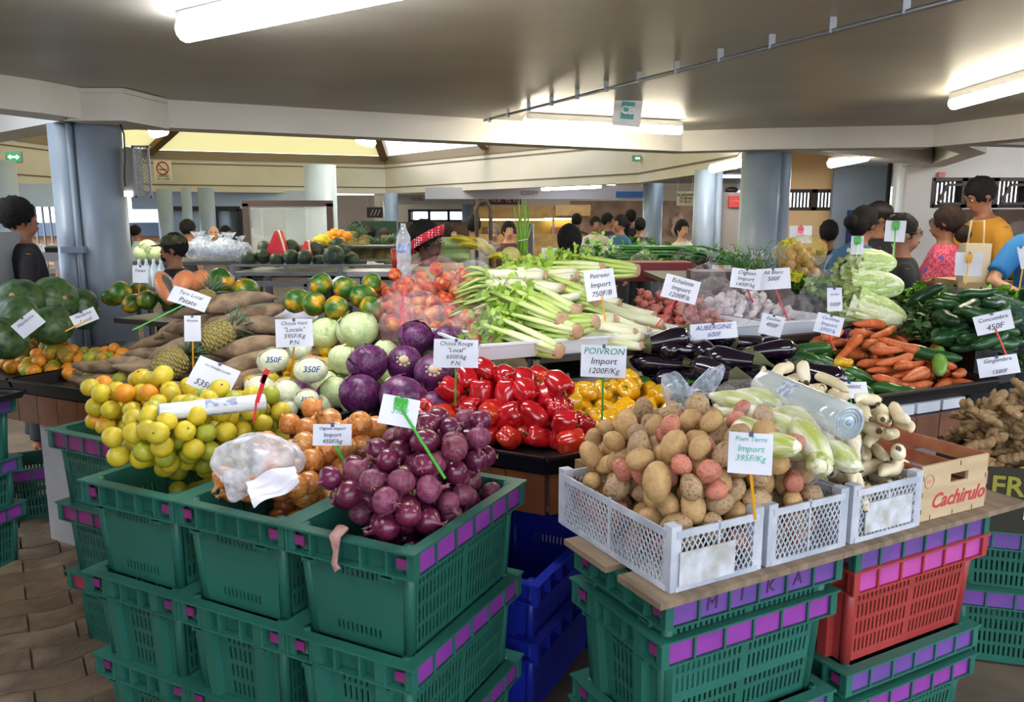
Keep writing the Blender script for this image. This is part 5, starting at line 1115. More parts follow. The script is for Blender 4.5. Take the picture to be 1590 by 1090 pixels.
hc_ = Heap(lambda x, y: 1.0)
log_pile([atY(1445, 560, 3.9).xy, atY(1560, 545, 3.75).xy, atY(1590, 495, 4.3).xy, atY(1430, 505, 4.35).xy], 1.0, lambda s, t: .07+.08*t, 52, .22, (.026, .036), math.radians(25), logmaker('cucumber', 'dark green cucumber behind the carrots', 'cucumber', 'cucumbers behind the carrots', CKV, .2, .025, flip=True), random.Random(14), yj=.6, heap=hc_)
for i, (u, v, Y, a, pt, L_, lb, m_) in enumerate([(1432, 548, 3.78, -.55, -.1, 1.7, 'very long dark cucumber crossing behind the carrots', CUM), (1476, 523, 3.85, .15, .05, 1.15, 'plump cucumber below the tilted price card', CUM), (1458, 560, 3.72, 1.0, .4, 1.2, 'upright leaning cucumber with a pale green end', LTG), (1436, 512, 4.1, 1.0, .3, .9, 'small bright green cucumber poking up behind', LTG)]):
    thing('cucumber', lb, 'cucumber', atY(u, v, Y), axis_rot(a, pt), None, cukem(m_, i), (L_, 1.25, 1.25))
# box under cucumbers
b = MB(); b.box((0, 0, 0), (.50, .44, .36)); p = RP(2.64, 1.12); thing('riser_box', 'black box carrying the dark herbs at the back right', 'box', (p.x, p.y, .96), (0, 0, math.atan2(RA.y, RA.x)), me=b.mesh('rb', TRAYM))
b = MB(); b.box((0, 0, 0), (.34, .6, .195)); p = RP(2.72, .52); thing('riser_box', 'dark green crate raising the cucumbers behind the carrot tray', 'box', (p.x, p.y, .9), (0, 0, math.atan2(RA.y, RA.x)), me=b.mesh('rb', TRAYM))
# --- pale roots in the third lattice crate
WRM = mat('pale_root_skin', '#e6dcc2', '#d8c8a4', '#eee6d2', scale=5, rough=.6, bump=.2, vary=.06, pos=(.3, .7)); WRE = mat('brown_root_end', '#5c4c3c', rough=.9)
def whm(seed):
    me = rootm('white_root', WRM, seed, .18, .0185, .010, 12, 12, (.8, 1., .95, .6), .07); b = MB(); b.tube([(-.092, .01*math.sin(seed), 0), (-.084, .01*math.sin(seed), 0)], [.006, .009], 7); return me, [('cut_end', b.mesh('cut_end', WRE))]
WV = [whm(s) for s in range(4)]
hw = Heap(lambda x, y: .79)
log_pile(WC(.665, .90, .06, .46), .79, lambda s, t: .18+.08*t, 100, .19, (.019, .024), math.radians(62), logmaker('white_root', 'pale root over the third lattice crate', 'root', 'pale roots in the third lattice crate', WV, .18, .021, flip=True), random.Random(15), yj=.3, heap=hw)
log_pile(WC(.62, .88, .54, .72), .79, lambda s, t: .26+.05*t, 26, .17, (.020, .027), math.radians(75), logmaker('white_root', 'pale root behind the third lattice crate', 'root', 'pale roots behind the plastic roll', WV, .18, .021, flip=True), random.Random(16), yj=.45, heap=hw)
# --- endives in film
END = mat('endive_leaf', '#b4bc58', '#f4f2e2', '#dcdca0', scale=14, rough=.35, stretch=(.35, 3, 3), coat=.3)
def endm(seed):
    b = MB(); k = 10; b.tube([(-.08+.16*i/k, 0, 0) for i in range(k+1)], [.010, .022, .028, .031, .032, .031, .029, .025, .019, .012, .003], 14, lob=lambda a, t: 1+.06*math.cos(5*a+t*3+seed)); me = b.mesh('endive', END); b = MB()
    for j in range(4):
        M = Matrix.Rotation(j*1.6+seed, 3, 'X')
        b.grid(lambda u, v: M @ Vector((-.07+.155*v, math.sin((u-.5)*2)*(.030*math.sin(PI*min(.97, .18+v*.8))+.004), math.cos((u-.5)*2)*(.031*math.sin(PI*min(.97, .18+v*.8))+.004))), 6, 8)
    return me, [('outer_leaf', b.mesh('outer_leaf', mat('endive_outer', '#a8b448', '#f2f0dc', scale=14, rough=.35, stretch=(.35, 3, 3))))]
EV = [endm(s) for s in range(3)]
ends = [(1258, 688, 1.98, -1.35, -.35, 'plump endive standing nearest the camera'), (1205, 660, 2.08, 2.3, .1, 'long yellow tipped endive left of the plastic roll'), (1175, 645, 2.15, 2.2, .0, 'endive lying behind the price card'), (1145, 625, 2.25, 2.6, .15, 'endive at the left rear in crumpled film'), (1180, 620, 2.3, 2.2, .1, 'yellow green endive behind, under the film'), (1300, 705, 2.0, 1.9, .2, 'endive at right under the end of the roll'), (1225, 695, 2.0, 2.8, -.1, 'endive low in front, mostly covered'), (1120, 650, 2.2, 2.9, .0, 'flat endive at left beside the potatoes'), (1160, 668, 2.02, 2.0, .1, 'endive just above the potato price card'), (1240, 650, 2.15, 2.1, .1, 'endive tucked under the middle of the roll'), (1195, 690, 1.95, 2.4, -.1, 'endive tip right of the potato price card'), (1272, 720, 1.93, 1.2, -.2, 'short endive in front of the nearest one')]
for i, (u, v, Y, a, pt, lb) in enumerate(ends):
    o = thing('endive', lb, 'endive', atY(u, v, Y), axis_rot(a, pt, i), None, EV[i % 3][0], 1.0 if i else 1.2); link('outer_leaf', EV[i % 3][1][0][1], o)
for i, (u, v, Y, r, ax, lb) in enumerate([(1150, 618, 2.25, .085, (1.1, .8, .6), 'crumpled clear film over the rear endives'), (1055, 620, 2.3, .06, (.8, .5, 1.5), 'twisted bag tail standing at left by the green pepper'), (1095, 600, 2.35, .055, (.6, .5, 1.6), 'twisted bag tail leaning across the aubergines'), (1256, 690, 1.97, .075, (.8, .8, 1.2), 'tight film around the nearest endive'), (1295, 700, 1.98, .07, (1, .8, .9), 'crumpled film right of the nearest endive'), (1195, 655, 2.07, .085, (1.2, .7, .8), 'film around the long endive')]):
    thing('plastic_film', lb, 'film', atY(u, v, Y), (.1, (-.5 if i == 1 else .6 if i == 2 else 0), i*.7 if i not in (1, 2) else 0), None, bagmesh('bag', FB if i not in (1, 2) else film('cloudy_film', '#cdd8ec', .28, .12, .5, 3), 50+i, ax=ax, spout=False, amp=.35), r)
# --- rolls of plastic bags
def roll(p0, p1, r, m, label, band=None, endm_=None):
    d = p1-p0; o = thing('bag_roll', label, 'roll', (p0+p1)/2, d.to_track_quat('X', 'Z').to_euler()); L_ = d.length; b = MB()
    b.tube([(-L_/2, 0, 0), (-L_/2+.002, 0, 0)]+[(-L_/2+L_*i/6, 0, 0) for i in range(1, 6)]+[(L_/2, 0, 0)], [r*.97]+[r]*7, 26, lob=lambda a, t: 1+.025*math.sin(a*3+1)); link('roll', b.mesh('roll', m), o)
    b = MB()
    for s in (-1, 1):
        for rr in (r*.8, r*.6, r*.42): b.tube([(s*(L_/2+.001), rr*math.cos(k*PI/10), rr*math.sin(k*PI/10)) for k in range(21)], .0012, 4)
        b.tube([(s*(L_/2-.001), 0, 0), (s*(L_/2+.002), 0, 0)], r*.2, 12)
        link('wound_end', b.mesh('wound_end', endm_ or mat('roll_end', '#8fa6c4', rough=.4)), o); b = MB()

    if band:
        b = MB(); b.tube([(L_*band[0], 0, 0), (L_*band[1], 0, 0)], r*1.006, 26, cap=False); link('printed_band', b.mesh('band', band[2]), o)
    return o
ROLLW = mat('white_bag_roll', '#dfe2e6', '#cfd4dc', scale=30, rough=.45, stretch=(.3, 3, 3), bump=.3); ROLLC = mat('clear_bag_roll', '#c0c8c8', '#aab4b8', scale=8, rough=.14, stretch=(.3, 4, 4), coat=.6, bump=.2)
BLT = mat('blue_print_band', '#8a98b4', '#c4cad6', scale=70, rough=.5, pos=(.45, .55))
roll(at(247, 641, 1.07), at(411, 624, 1.07), .026, ROLLW, 'white plastic bag roll lying on the oranges', (-.08, .22, BLT))
roll(atY(1187, 598, 2.42), atY(1318, 656, 2.02), .048, ROLLC, 'thick clear plastic bag roll lying on the endives', (-.18, .0, BLT))
# white plastic bags on the yellow onions
WB = film('cloudy_white_bag', '#eef0f8', .36, .16, .5, 2.); p = at(400, 712, 1.0)
thing('plastic_bag', 'big crumpled white carrier bag lying on the yellow onions', 'bag', atY(402, 716, 2.13), (.1, .05, .2), None, bagmesh('bag', WB, 70, ax=(1.12, .8, .74), spout=False, amp=.3, n=44, k=30), .108)
thing('plastic_bag', 'flattened white bag tail hanging down at the crate corner', 'bag', atY(368, 752, 2.08), (.2, 0, .5), None, bagmesh('bag', WB, 71, ax=(.7, .6, .9), spout=False, amp=.35, n=36, k=24), .055)
b = MB(); b.grid(lambda u, v: Vector(((u-.5)*.13, (v-.5)*.085*(1-.3*u), .012*math.sin(u*7+v*4)+.006*math.sin(v*14))), 18, 12)
thing('plastic_sheet', 'folded white plastic sheet under the big carrier bag', 'bag', atY(425, 752, 2.0), (.75, -.35, .3), None, b.mesh('sheet', mat('white_sheet', '#e2e0ec', rough=.35)))
# --- ginger
GIN = mat('ginger_skin', '#a08058', '#8a6e4a', '#ac9068', scale=5, rough=.75, bump=.4, bscale=18, vary=.1)
def ginm(seed):
    q = random.Random(seed); b = MB(); p = Vector((-.9, 0, 0)); 
    for i in range(7):
        r = q.uniform(.26, .36); b.ell(p, (r*1.25, r, r*.85), 9, 6, lump(.15, 2, seed+i), Matrix.Rotation(q.uniform(-1, 1), 3, 'Z'))
        if q.random() < .65:
            s = q.choice((-1, 1)); d = Vector((q.uniform(-.3, .3), s*.5, q.uniform(-.1, .3))); b.tube([p, p+d, p+d*1.6], [r*.8, r*.7, r*.2], 8); 
        p = p+Vector((.32, q.uniform(-.16, .16), q.uniform(-.1, .1)))
    return b.mesh('ginger', GIN)
GV = [(ginm(s), []) for s in range(4)]
gq = [(Vector((1.98, 2.88))+Matrix.Rotation(math.radians(-15), 2) @ Vector(v)) for v in ((-.25, -.15), (.25, -.15), (.25, .16), (-.25, .16))]
ball_pile(gq, .59, lambda s, t: .24+.34*dome()(s*.7+.15, t*.7+.3), 122, (.052, .072), ballmaker('ginger', 'knobbly ginger root in the dark carton', 'ginger', 'ginger roots in the dark carton', GV, tilt=.9), r1, core=16, corelabel='ginger deeper in the carton', coremat=GIN, squash=.62)
# --- leafy greens
def leafclump(nm, m, n, size, spread, seed, up=.6, kind='round', zs=.6):
    q = random.Random(seed); b = MB()
    for i in range(n):
        p = Vector((q.gauss(0, .42)*spread[0], q.gauss(0, .42)*spread[1], abs(q.gauss(0, .45))*spread[2])); s = size*q.uniform(.6, 1.3)
        M = (Matrix.Rotation(q.uniform(0, 6.28), 3, 'Z') @ Matrix.Rotation(q.uniform(-1.2, .5), 3, 'Y') @ Matrix.Rotation(q.uniform(-.6, .6), 3, 'X'))
        if kind == 'blade': vs = [(0, -.06, 0), (.8, -.07, .10), (1.6, -.04, .08), (2.1, 0, -.05), (1.6, .04, .08), (.8, .07, .10), (0, .06, 0)]; fs = [(0, 1, 5, 6), (1, 2, 4, 5), (2, 3, 4)]
        elif kind == 'frill': vs = [(0, 0, 0)]+[(math.cos(a)*(1+.18*(k % 2)), math.sin(a)*.9, .22*(-1)**k+.2) for k, a in enumerate([x*.42-1.5 for x in range(8)])]; fs = [(0, k, k+1) for k in range(1, 8)]
        else: vs = [(0, 0, 0), (.45, -.42, .12), (1.0, -.35, .05), (1.35, 0, -.08), (1.0, .35, .05), (.45, .42, .12), (.6, 0, -.04)]; fs = [(0, 1, 6), (1, 2, 6), (2, 3, 6), (3, 4, 6), (4, 5, 6), (5, 0, 6)]
        b.add([p+M @ Vector(v)*s for v in vs], fs, True)
    return b.mesh(nm, m)
HERB = mat('dark_herb_leaf', '#1f3f1a', '#35601f', scale=14, rough=.5); LETT = mat('lettuce_leaf', '#4f8a24', '#78ac3a', scale=12, rough=.5, pos=(.3, .7)); ONG = mat('spring_onion_leaf', '#2f6a3a', '#4a8a48', scale=6, rough=.4); BLG = mat('blue_green_leek_leaf', '#3f6a5c', '#5a8674', scale=4, rough=.45, stretch=(.5, 6, 6))
def greens(nm, lb, u, v, Y, m, n, size, spread, seed, kind='round', rz=0, cat='greens', g=None):
    o = thing(nm, lb, cat, atY(u, v, Y), (0, 0, rz), g); lf_ = link('leaves', leafclump('leaves', m, n, size, spread, seed, kind=kind), o); lf_['kind'] = 'stuff'
    
    b = MB(); qq = random.Random(seed)
    for i in range(8): b.tube([(qq.gauss(0, .02), qq.gauss(0, .02), -.02), (qq.gauss(0, .3)*spread[0], qq.gauss(0, .3)*spread[1], .5*spread[2])], [.004, .003], 5)
    link('stems', b.mesh('stems', STEMG), o); return o
hp_names = ['left, touching the napa cabbages', 'in the middle of the dark heap', 'near the tilted price card', 'at the back, under the blue green leaves', 'at the right edge of the photo', 'low, above the cucumbers']
for i, (u, v, Y) in enumerate([(1440, 470, 4.2), (1480, 480, 4.1), (1560, 545, 4.0), (1500, 455, 4.5), (1585, 490, 4.2), (1450, 495, 4.0)]): greens('herb_bunch', 'bunch of dark green herbs '+hp_names[i], u, v+30, Y, HERB, 240, .035, (.22, .2, .09), i)
for i, (u, v, Y, lb) in enumerate([(1265, 425, 4.9, 'bright green lettuce left of the napa stack'), (1300, 430, 4.7, 'bright green lettuce just behind the napa stack'), (1430, 440, 4.7, 'bright green lettuce right of the napa stack'), (1555, 440, 4.8, 'light green lettuce under the outstretched arm')]): greens('lettuce', lb, u, v+30, Y, LETT, 150, .045, (.15, .13, .08), i+20, 'frill', cat='lettuce')
o = thing('leek_leaves', 'long blue green leek leaves slanting down at the right edge', 'leek', atY(1530, 470, 4.1), (0, 0, 0)); b = MB()
for i in range(16):
    a = atY(1455+i*2, 444+i*1.5, 4.5-i*.01)-o.location; c = atY(1600+i*3, 475+i*5, 3.9)-o.location; m_ = (a+c)/2+Vector((0, 0, .03)); b.tube([a, a.lerp(m_, .6), m_, c], [.004, .010, .011, .009], 6, flat=.25)
link('leaves', b.mesh('leaves', BLG), o)
o = thing('leek_leaves', 'second bundle of dark leek leaves lying flat above the cucumbers', 'leek', atY(1500, 500, 4.2), (0, 0, 0)); b = MB()
for i in range(12):
    a = atY(1420+i*3, 492+i*2, 4.3)-o.location; c = atY(1570+i*3, 480+i*4, 4.1)-o.location; m_ = (a+c)/2+Vector((0, 0, .02)); b.tube([a, m_, c], [.006, .016, .008], 6, flat=.25)
link('leaves', b.mesh('leaves', BLG), o)
# ------------------------------------------------------------- handwritten price cards on coloured sticks
PAPER = mat('price_paper', '#e4e6f2', '#d8dbea', scale=6, rough=.75)
STK = {k: mat(k+'_plastic_stick', c, rough=.35) for k, c in (('yellow', '#e0a020'), ('green', '#3fae3a'), ('red', '#d8303a'), ('pink', '#e84868'), ('orange', '#d87848'))}
INK = {k: mat(k+'_pen', c, rough=.7) for k, c in (('black', '#22242c'), ('blue', '#3a4a98'), ('green', '#1f8a64'), ('teal', '#58b89a'))}
TXT = {}
def card(u, v, Y, wp, hp, lines, stick, label, roll=0, tilt=0, yaw=0, ink='black', fork=False, s_ink=None, cut=0, back=False):
    k = Y/F/math.cos(TH)*1.0; W_, H_ = wp*k, hp*k; p = atY(u, v, Y); base = math.atan2(-p.x, p.y)
    o = thing('price_card', label, 'price card', p); Rm = Matrix.Rotation(base*.8+yaw, 3, 'Z') @ Matrix.Rotation(-.12+tilt, 3, 'X') @ Matrix.Rotation(math.radians(roll), 3, 'Y'); rot = Rm.to_euler()
    b = MB(); cc = cut*W_; sd = R.random()
    def g(a, t, back=0): 
        x = (a-.5)*W_; z = (t-.5)*H_; x *= 1-.05*(t*(sd-.5)); return Vector((x, .05*W_*math.sin(a*3+sd*5)*(.5+t*.5)+.0008*back, z*(1-.06*(a-.5)*(sd-.5))))
    b.grid(lambda a, t: g(a, t), 8, 4); b.grid(lambda a, t: g(1-a, t, 1), 8, 4); c_ = link('paper', b.mesh('paper', PAPER), o, rot=rot)
    n = len(lines)
    for i, ln in enumerate(lines):
        if not ln: continue
        sz = min(H_/(n+.4)*.98, W_*1.45/max(3, len(ln))); tm = text_mesh(ln, sz, .22, .0002); tm.materials.append(INK[s_ink[i] if s_ink else ink])
        for vtx in tm.vertices: vtx.co.z += .0; 
        zz = H_*(.5-(i+.65)/(n+.3)); q = Rm @ Vector((.0, -.0, zz)); 
        for vtx in tm.vertices:
            x = vtx.co.x; z = vtx.co.y+zz; a = x/W_+.5; t = z/H_+.5; vtx.co = Vector((x, .05*W_*math.sin(a*3+sd*5)*(.5+t*.5)-.0012-vtx.co.z, z))
        link('lettering', tm, o, rot=rot)
    if stick:
        col, u2, v2, Y2 = stick; e = atY(u2, v2, Y2)-p; st = Rm @ Vector((0, .003 if not fork else -.004, -H_*.25 if not fork else H_*.15)); b = MB(); e2 = e+(e-st).normalized()*.03
        b.bar(st, e2, .0065, .004, up=(0, -1, 0))
        if fork:
            b.bar(Rm @ Vector((-.018, -.005, H_*.30)), Rm @ Vector((.018, -.005, H_*.30)), .004, .022); 
            for x in (-.012, 0, .012): b.bar(Rm @ Vector((x, -.005, H_*.05)), Rm @ Vector((x, -.005, H_*.48)), .008, .003, up=(0, -1, 0))
        link('stick', b.mesh('stick', STK[col]), o)
    b = MB(); q = Rm @ Vector((0, -.003, H_*.47)); b.box(q, (.010, .006, .012), Rm); link('clip', b.mesh('clip', mat('dark_clip', '#3a3f6a', rough=.4)), o)
    return o
card(457, 517, 3.05, 56, 43, ['Choux Vert', '"Locale"', '595F/Kg', 'P.N.'], ('yellow', 453, 580, 3.1), 'white price card Choux Vert Locale 595F above the pale cabbages')
card(708, 549, 2.9, 70, 44, ['Choux Rouge', '"Local"', '650F/kg', 'P.N.'], ('green', 707, 618, 2.92), 'white price card Choux Rouge Local 650F before the purple cabbages', roll=2)
card(937, 561, 2.6, 70, 50, ['POIVRON', 'Import', '1200F/Kg'], ('green', 935, 640, 2.65), 'white price card POIVRON Import 1200F over the peppers', s_ink=['green', 'black', 'black'], roll=1)
card(1165, 704, 1.78, 68, 66, ['Pom Terre', 'Import', '395F/Kg', ''], ('yellow', 1171, 790, 1.80), 'white price card Pom Terre Import 395F on the potatoes', ink='teal')
card(331, 586, 2.75, 66, 50, ['Les Oranges Locale', '', '535F/Kg'], ('green', 312, 612, 2.8), 'tilted white price card on the yellow oranges', roll=28, tilt=-.3)
card(516, 675, 2.2, 60, 34, ['Oignon import', 'Import', '450F/kg'], ('green', 528, 705, 2.2), 'white price card of the yellow onions, by the yellow onion crate', roll=3)
card(620, 639, 2.05, 60, 46, ['', '395F', ''], ('green', 682, 728, 1.98), 'blank looking card held by a green fork over the red onions', roll=12, tilt=-.2, fork=True, ink='teal')
card(932, 442, 3.7, 46, 46, ['Poireau', 'Import', '750F/B'], ('yellow', 941, 510, 3.6), 'white price card 750F on the leeks with a yellow stick', roll=-9)
card(1057, 449, 3.7, 54, 36, ['Echalote', 'Import', '1200F/k'], ('red', 1020, 505, 3.7), 'white price card 1200F left of the shallots with a red stick', roll=14)
card(1158, 433, 4.0, 44, 30, ['Oignon', 'Import', '1400F/kg'], ('red', 1167, 465, 4.1), 'rounded white price card above the shallots', roll=6)
card(1201, 433, 4.0, 50, 32, ['Ail Blanc', '500F', ''], ('red', 1221, 490, 4.0), 'white price card reading Ail Blanc with a long red stick', roll=-5)
card(1296, 465, 3.8, 22, 36, ['Ail Noir', '500F'], None, 'narrow price card clipped to the upright clear bag', roll=-4)
card(1108, 514, 3.6, 72, 25, ['AUBERGINE', '600F'], None, 'wide low price card reading AUBERGINE', roll=-6, ink='blue')
card(1198, 505, 3.75, 34, 32, ['Zucchini', '400F', ''], None, 'plain price card between the aubergines and the garlic', roll=12)
card(1287, 504, 3.6, 40, 30, ['Carottes', 'Import', '395F/k'], ('red', 1293, 535, 3.6), 'white price card Carottes Import above the carrots', roll=12, ink='blue')
card(1543, 501, 3.55, 52, 30, ['Concombre', '450F'], ('red', 1560, 545, 3.5), 'folded price card above the cucumbers at right', roll=-16, yaw=.2)
card(1550, 568, 3.2, 56, 30, ['Gingembre', '', '1500F'], None, 'price card tucked behind the ginger', roll=-14)
card(1320, 606, 2.9, 52, 28, ['Manioc', ''], ('green', 1322, 640, 2.9), 'price card lying below the zucchini', roll=-8, tilt=-.5)
card(44, 503, 4.0, 40, 26, ['Mandarine', ''], None, 'tilted price card leaning on the pumpkins at left', roll=-38)
card(131, 493, 4.1, 36, 20, ['Mandarine', 'Local'], ('yellow', 110, 510, 4.05), 'small price card with a yellow stick over the mandarins', roll=-22)
card(299, 510, 3.7, 24, 40, ['Ananas', '', ''], ('yellow', 300, 575, 3.68), 'narrow upright price card with a yellow stick by the pineapples', roll=2)
card(294, 464, 4.0, 58, 27, ['Taro Local', 'Patate'], ('green', 215, 508, 3.85), 'wide price card on top of the brown tubers with a green stick', roll=24, tilt=-.4)
card(218, 426, 4.4, 22, 26, ['Papaye', ''], ('orange', 215, 456, 4.4), 'small upright price card above the papayas', roll=3)
card(1243, 364, 5.1, 32, 26, [], ('pink', 1242, 395, 5.1), 'blank card held by a pink fork over the net of potatoes', fork=True)
card(1390, 359, 4.2, 28, 32, [], ('green', 1388, 392, 4.1), 'blank card held by a green fork above the napa cabbages', fork=True, roll=2)
card(1331, 381, 4.1, 18, 28, [], ('green', 1330, 395, 4.0), 'oval white card with a green fork, left top of the napa stack', fork=True)
card(1504, 410, 4.6, 36, 36, [], ('yellow', 1500, 436, 4.5), 'white card with a yellow fork before the floral shirt', fork=True)
card(853, 394, 7.0, 24, 18, [], ('red', 862, 412, 7.0), 'white card with a red fork near the dark haired woman', fork=True)
card(1120, 419, 5.4, 28, 14, [], ('yellow', 1119, 424, 5.4), 'white card with a yellow fork at the far greens', fork=True)
card(1175, 396, 5.7, 20, 14, [''], ('yellow', 1172, 412, 5.6), 'small paper card on the far green bunches')
card(1588, 400, 4.0, 10, 34, [], ('yellow', 1584, 440, 4.0), 'white card cut off by the right edge of the photo', roll=-14)
b = MB(); b.bar((0, 0, 0), (.03, 0, .085), .012, .004, up=(0, -1, 0)); b.bar((-.002, 0, 0), (-.012, 0, -.06), .006, .004, up=(0, -1, 0)); b.bar((.018, 0, .06), (.038, 0, .1), .016, .004, up=(0, -1, 0))
o = thing('price_stick', 'red price fork standing in the limes before the white roll', 'stick', atY(399, 625, 2.3)); link('fork', b.mesh('fork', STK['red']), o)
b = MB(); b.bar((0, 0, 0), (-.03, .0, -.2), .008, .004, up=(0, -1, 0)); o = thing('price_stick', 'long translucent red stick stuck among the apple bags', 'stick', atY(628, 450, 3.7), me=b.mesh('fork', STK['pink']))
# ------------------------------------------------------------- people
def remesh(mb, name, vox, *ms, smooth=2):
    me = mb.mesh(name, *ms); o = bpy.data.objects.new('t', me); COL.objects.link(o)
    r = o.modifiers.new('r', 'REMESH'); r.mode = 'VOXEL'; r.voxel_size = vox; r.use_smooth_shade = True
    s = o.modifiers.new('s', 'SMOOTH'); s.factor = .5; s.iterations = smooth
    bpy.context.view_layer.update(); out = bpy.data.meshes.new_from_object(o.evaluated_get(bpy.context.evaluated_depsgraph_get())); bpy.data.objects.remove(o)
    out.materials.clear()
    for m in ms: out.materials.append(m)
    out.name = name; return out
SKIN = {k: mat('skin_'+k, a, b_, scale=7, rough=.5, sss=.0, stretch=(1, 1, 1)) for k, a, b_ in (('dark', '#4a2c22', '#55342a'), ('mid', '#8a5a42', '#96654c'), ('light', '#b8866a', '#c29074'))}
HAIRM = mat('black_hair', '#0c090a', '#151112', scale=60, rough=.75, bump=1., bscale=90, spec=.25); HAIRB = mat('brown_hair', '#20130e', '#2c1a13', scale=60, rough=.7, bump=1., bscale=90, spec=.3); HAIRG = mat('grey_hair', '#6a6460', rough=.7)
EYEW = mat('eye_white', '#e0dcd8', rough=.3); EYED = mat('eye_dark', '#120c0a', rough=.2); LIP = mat('lip', '#7a3c38', rough=.5)
def bendf(bend, z0=.98):
    c, s = math.cos(bend), math.sin(bend)
    def f(p, z0=z0):
        p = Vector(p)
        if p.z <= z0-.06: return p
        k = min(1, (p.z-z0+.06)/.2); c_, s_ = math.cos(bend*k), math.sin(bend*k); y, z = p.y, p.z-z0; return Vector((p.x, y*c_-z*s_, z0+y*s_+z*c_))
    return f
def person(label, u, v, Y, yaw, skin='mid', shirt='#333333', pants='#26262c', hair='short', arms=('down', 'down'), bend=0, headyaw=0, headpitch=0, hm=None, cap=None, band=None, female=False, vox=.016, shirtmat=None, glasses=False, sleeve=.5, beard=False, scale=None, extra=None, hd=None, necklace=False):
    """u,v: where the head is seen at distance Y; yaw 0 faces the camera, positive turns to the left of the picture"""
    hp = atY(u, v, Y); BF = bendf(bend); head0 = BF((0, -.015, 1.585)); sc = scale or hp.z/head0.z; off = Matrix.Rotation(yaw, 3, 'Z') @ Vector((head0.x, head0.y, 0))*sc
    o = thing('person', label, 'person', (hp.x-off.x, hp.y-off.y, 0), (0, 0, yaw), None, None, sc)
    sm = SKIN[skin]; sw = .155 if female else .175; b = MB()
    def torso(b, inf=1., zmin=.84, zmax=1.47, hem=None):
        rings = [(.84, .15, .10), (.92, .168, .118), (1.02, .150, .108), (1.12, .145, .105), (1.24, .165, .115), (1.34, .172, .108), (1.40, .145, .090), (1.44, .09, .07), (1.475, .06, .058)]
        if female: rings = [(.84, .16, .11), (.92, .180, .125), (1.02, .155, .115), (1.12, .145, .112), (1.24, .155, .135), (1.34, .155, .105), (1.40, .13, .085), (1.44, .08, .065), (1.475, .055, .052)]
        rings = [r for r in rings if zmin <= r[0] <= zmax]; n = 20; vs = []
        if hem: rings = [(hem, rings[0][1]*1.05, rings[0][2]*1.08)]+rings
        for z, rx, ry in rings:
            for k in range(n):
                a = 2*PI*k/n; vs.append(BF((math.cos(a)*rx*inf, math.sin(a)*ry*inf+(-.012 if 1.2 < z < 1.3 else 0), z)))
        m = len(rings); b.add(vs, [(i*n+k, i*n+(k+1) % n, (i+1)*n+(k+1) % n, (i+1)*n+k) for i in range(m-1) for k in range(n)]+[tuple(range(n-1, -1, -1)), tuple(range((m-1)*n, m*n))], True)
    def armpts(side, pose):
        S0 = Vector((side*sw, 0, 1.355))
        P = {'down': ((.225, .01, 1.11), (.235, -.05, .87)), 'fwd': ((.225, -.06, 1.12), (.17, -.28, 1.08)), 'up': ((.235, -.10, 1.15), (.12, -.22, 1.35)), 'reach': ((.22, -.18, 1.20), (.16, -.42, 1.12)), 'side': ((.33, -.08, 1.22), (.36, -.30, 1.10)), 'lap': ((.24, .0, 1.12), (.08, -.20, 1.02)), 'hip': ((.33, .06, 1.14), (.20, -.04, .98)), 'out': ((.37, -.06, 1.15), (.20, -.26, 1.02))}[pose]
        E = Vector((side*P[0][0], P[0][1], P[0][2])); Wr = Vector((side*P[1][0], P[1][1], P[1][2])); return BF(S0), BF(E), BF(Wr)
    torso(b)
    b.tube([BF((0, .0, 1.42)), BF((0, -.006, 1.52)), BF((0, -.006, 1.56))], [.056, .052, .052], 14)
    hc = BF((0, -.015, 1.585)); HM = Matrix.Translation(hc) @ Matrix.Rotation(headyaw, 4, 'Z') @ Matrix.Rotation(headpitch+bend*.6, 4, 'X') @ Matrix.Translation(-Vector((0, 0, 0)))
    def hp_(v): return (HM @ Vector(v))
    def hell(b, c, r, fn=None, n=18, m=12):
        t = MB(); t.ell(c, r, n, m, fn); b.add([hp_(v) for v in t.v], t.f, True)
    def face(v): # taper towards the chin
        return 1-(.17*max(0, -v.z)**1.2)
    hell(b, (0, .012, .012), (.074, .094, .108), face, 24, 16); hell(b, (0, -.035, -.055), (.05, .05, .048)); 
    t = MB(); t.add([(-.009, -.078, .022), (.009, -.078, .022), (-.017, -.080, -.024), (.017, -.080, -.024), (0, -.108, -.018), (0, -.07, -.034)], [(0, 1, 4), (0, 4, 2), (1, 3, 4), (2, 4, 5), (4, 3, 5), (0, 2, 5), (0, 5, 3), (0, 3, 1)]); b.add([hp_(v) for v in t.v], t.f, True)
    hell(b, (0, -.078, -.050), (.022, .014, .008), None, 8, 5)
    for s in (-1, 1): hell(b, (s*.074, .012, .0), (.010, .02, .03), None, 8, 6); hell(b, (s*.03, -.075, .032), (.022, .012, .008), None, 8, 5)
    fing = MB(); A = []
    for side, pose in ((-1, arms[0]), (1, arms[1])):
        S0, E, Wr = armpts(side, pose); A.append((S0, E, Wr)); d = (Wr-E).normalized()
        b.tube([S0+(BF((0, 0, 1.36))-S0)*.3, S0, S0.lerp(E, .35), S0.lerp(E, .8), E, E.lerp(Wr, .25), E.lerp(Wr, .75), Wr], [.045, .052, .045, .038, .036, .038, .029, .024], 12)
        sd = d.cross(Vector((0, 0, 1)) if abs(d.z) < .8 else Vector((0, 1, 0))).normalized(); nn = sd.cross(d); pl = Wr+d*.045
        b.tube([Wr-d*.01, Wr+d*.03, Wr+d*.08], [.024, .036, .034], 10, flat=.5)
        M3 = (sd, nn)
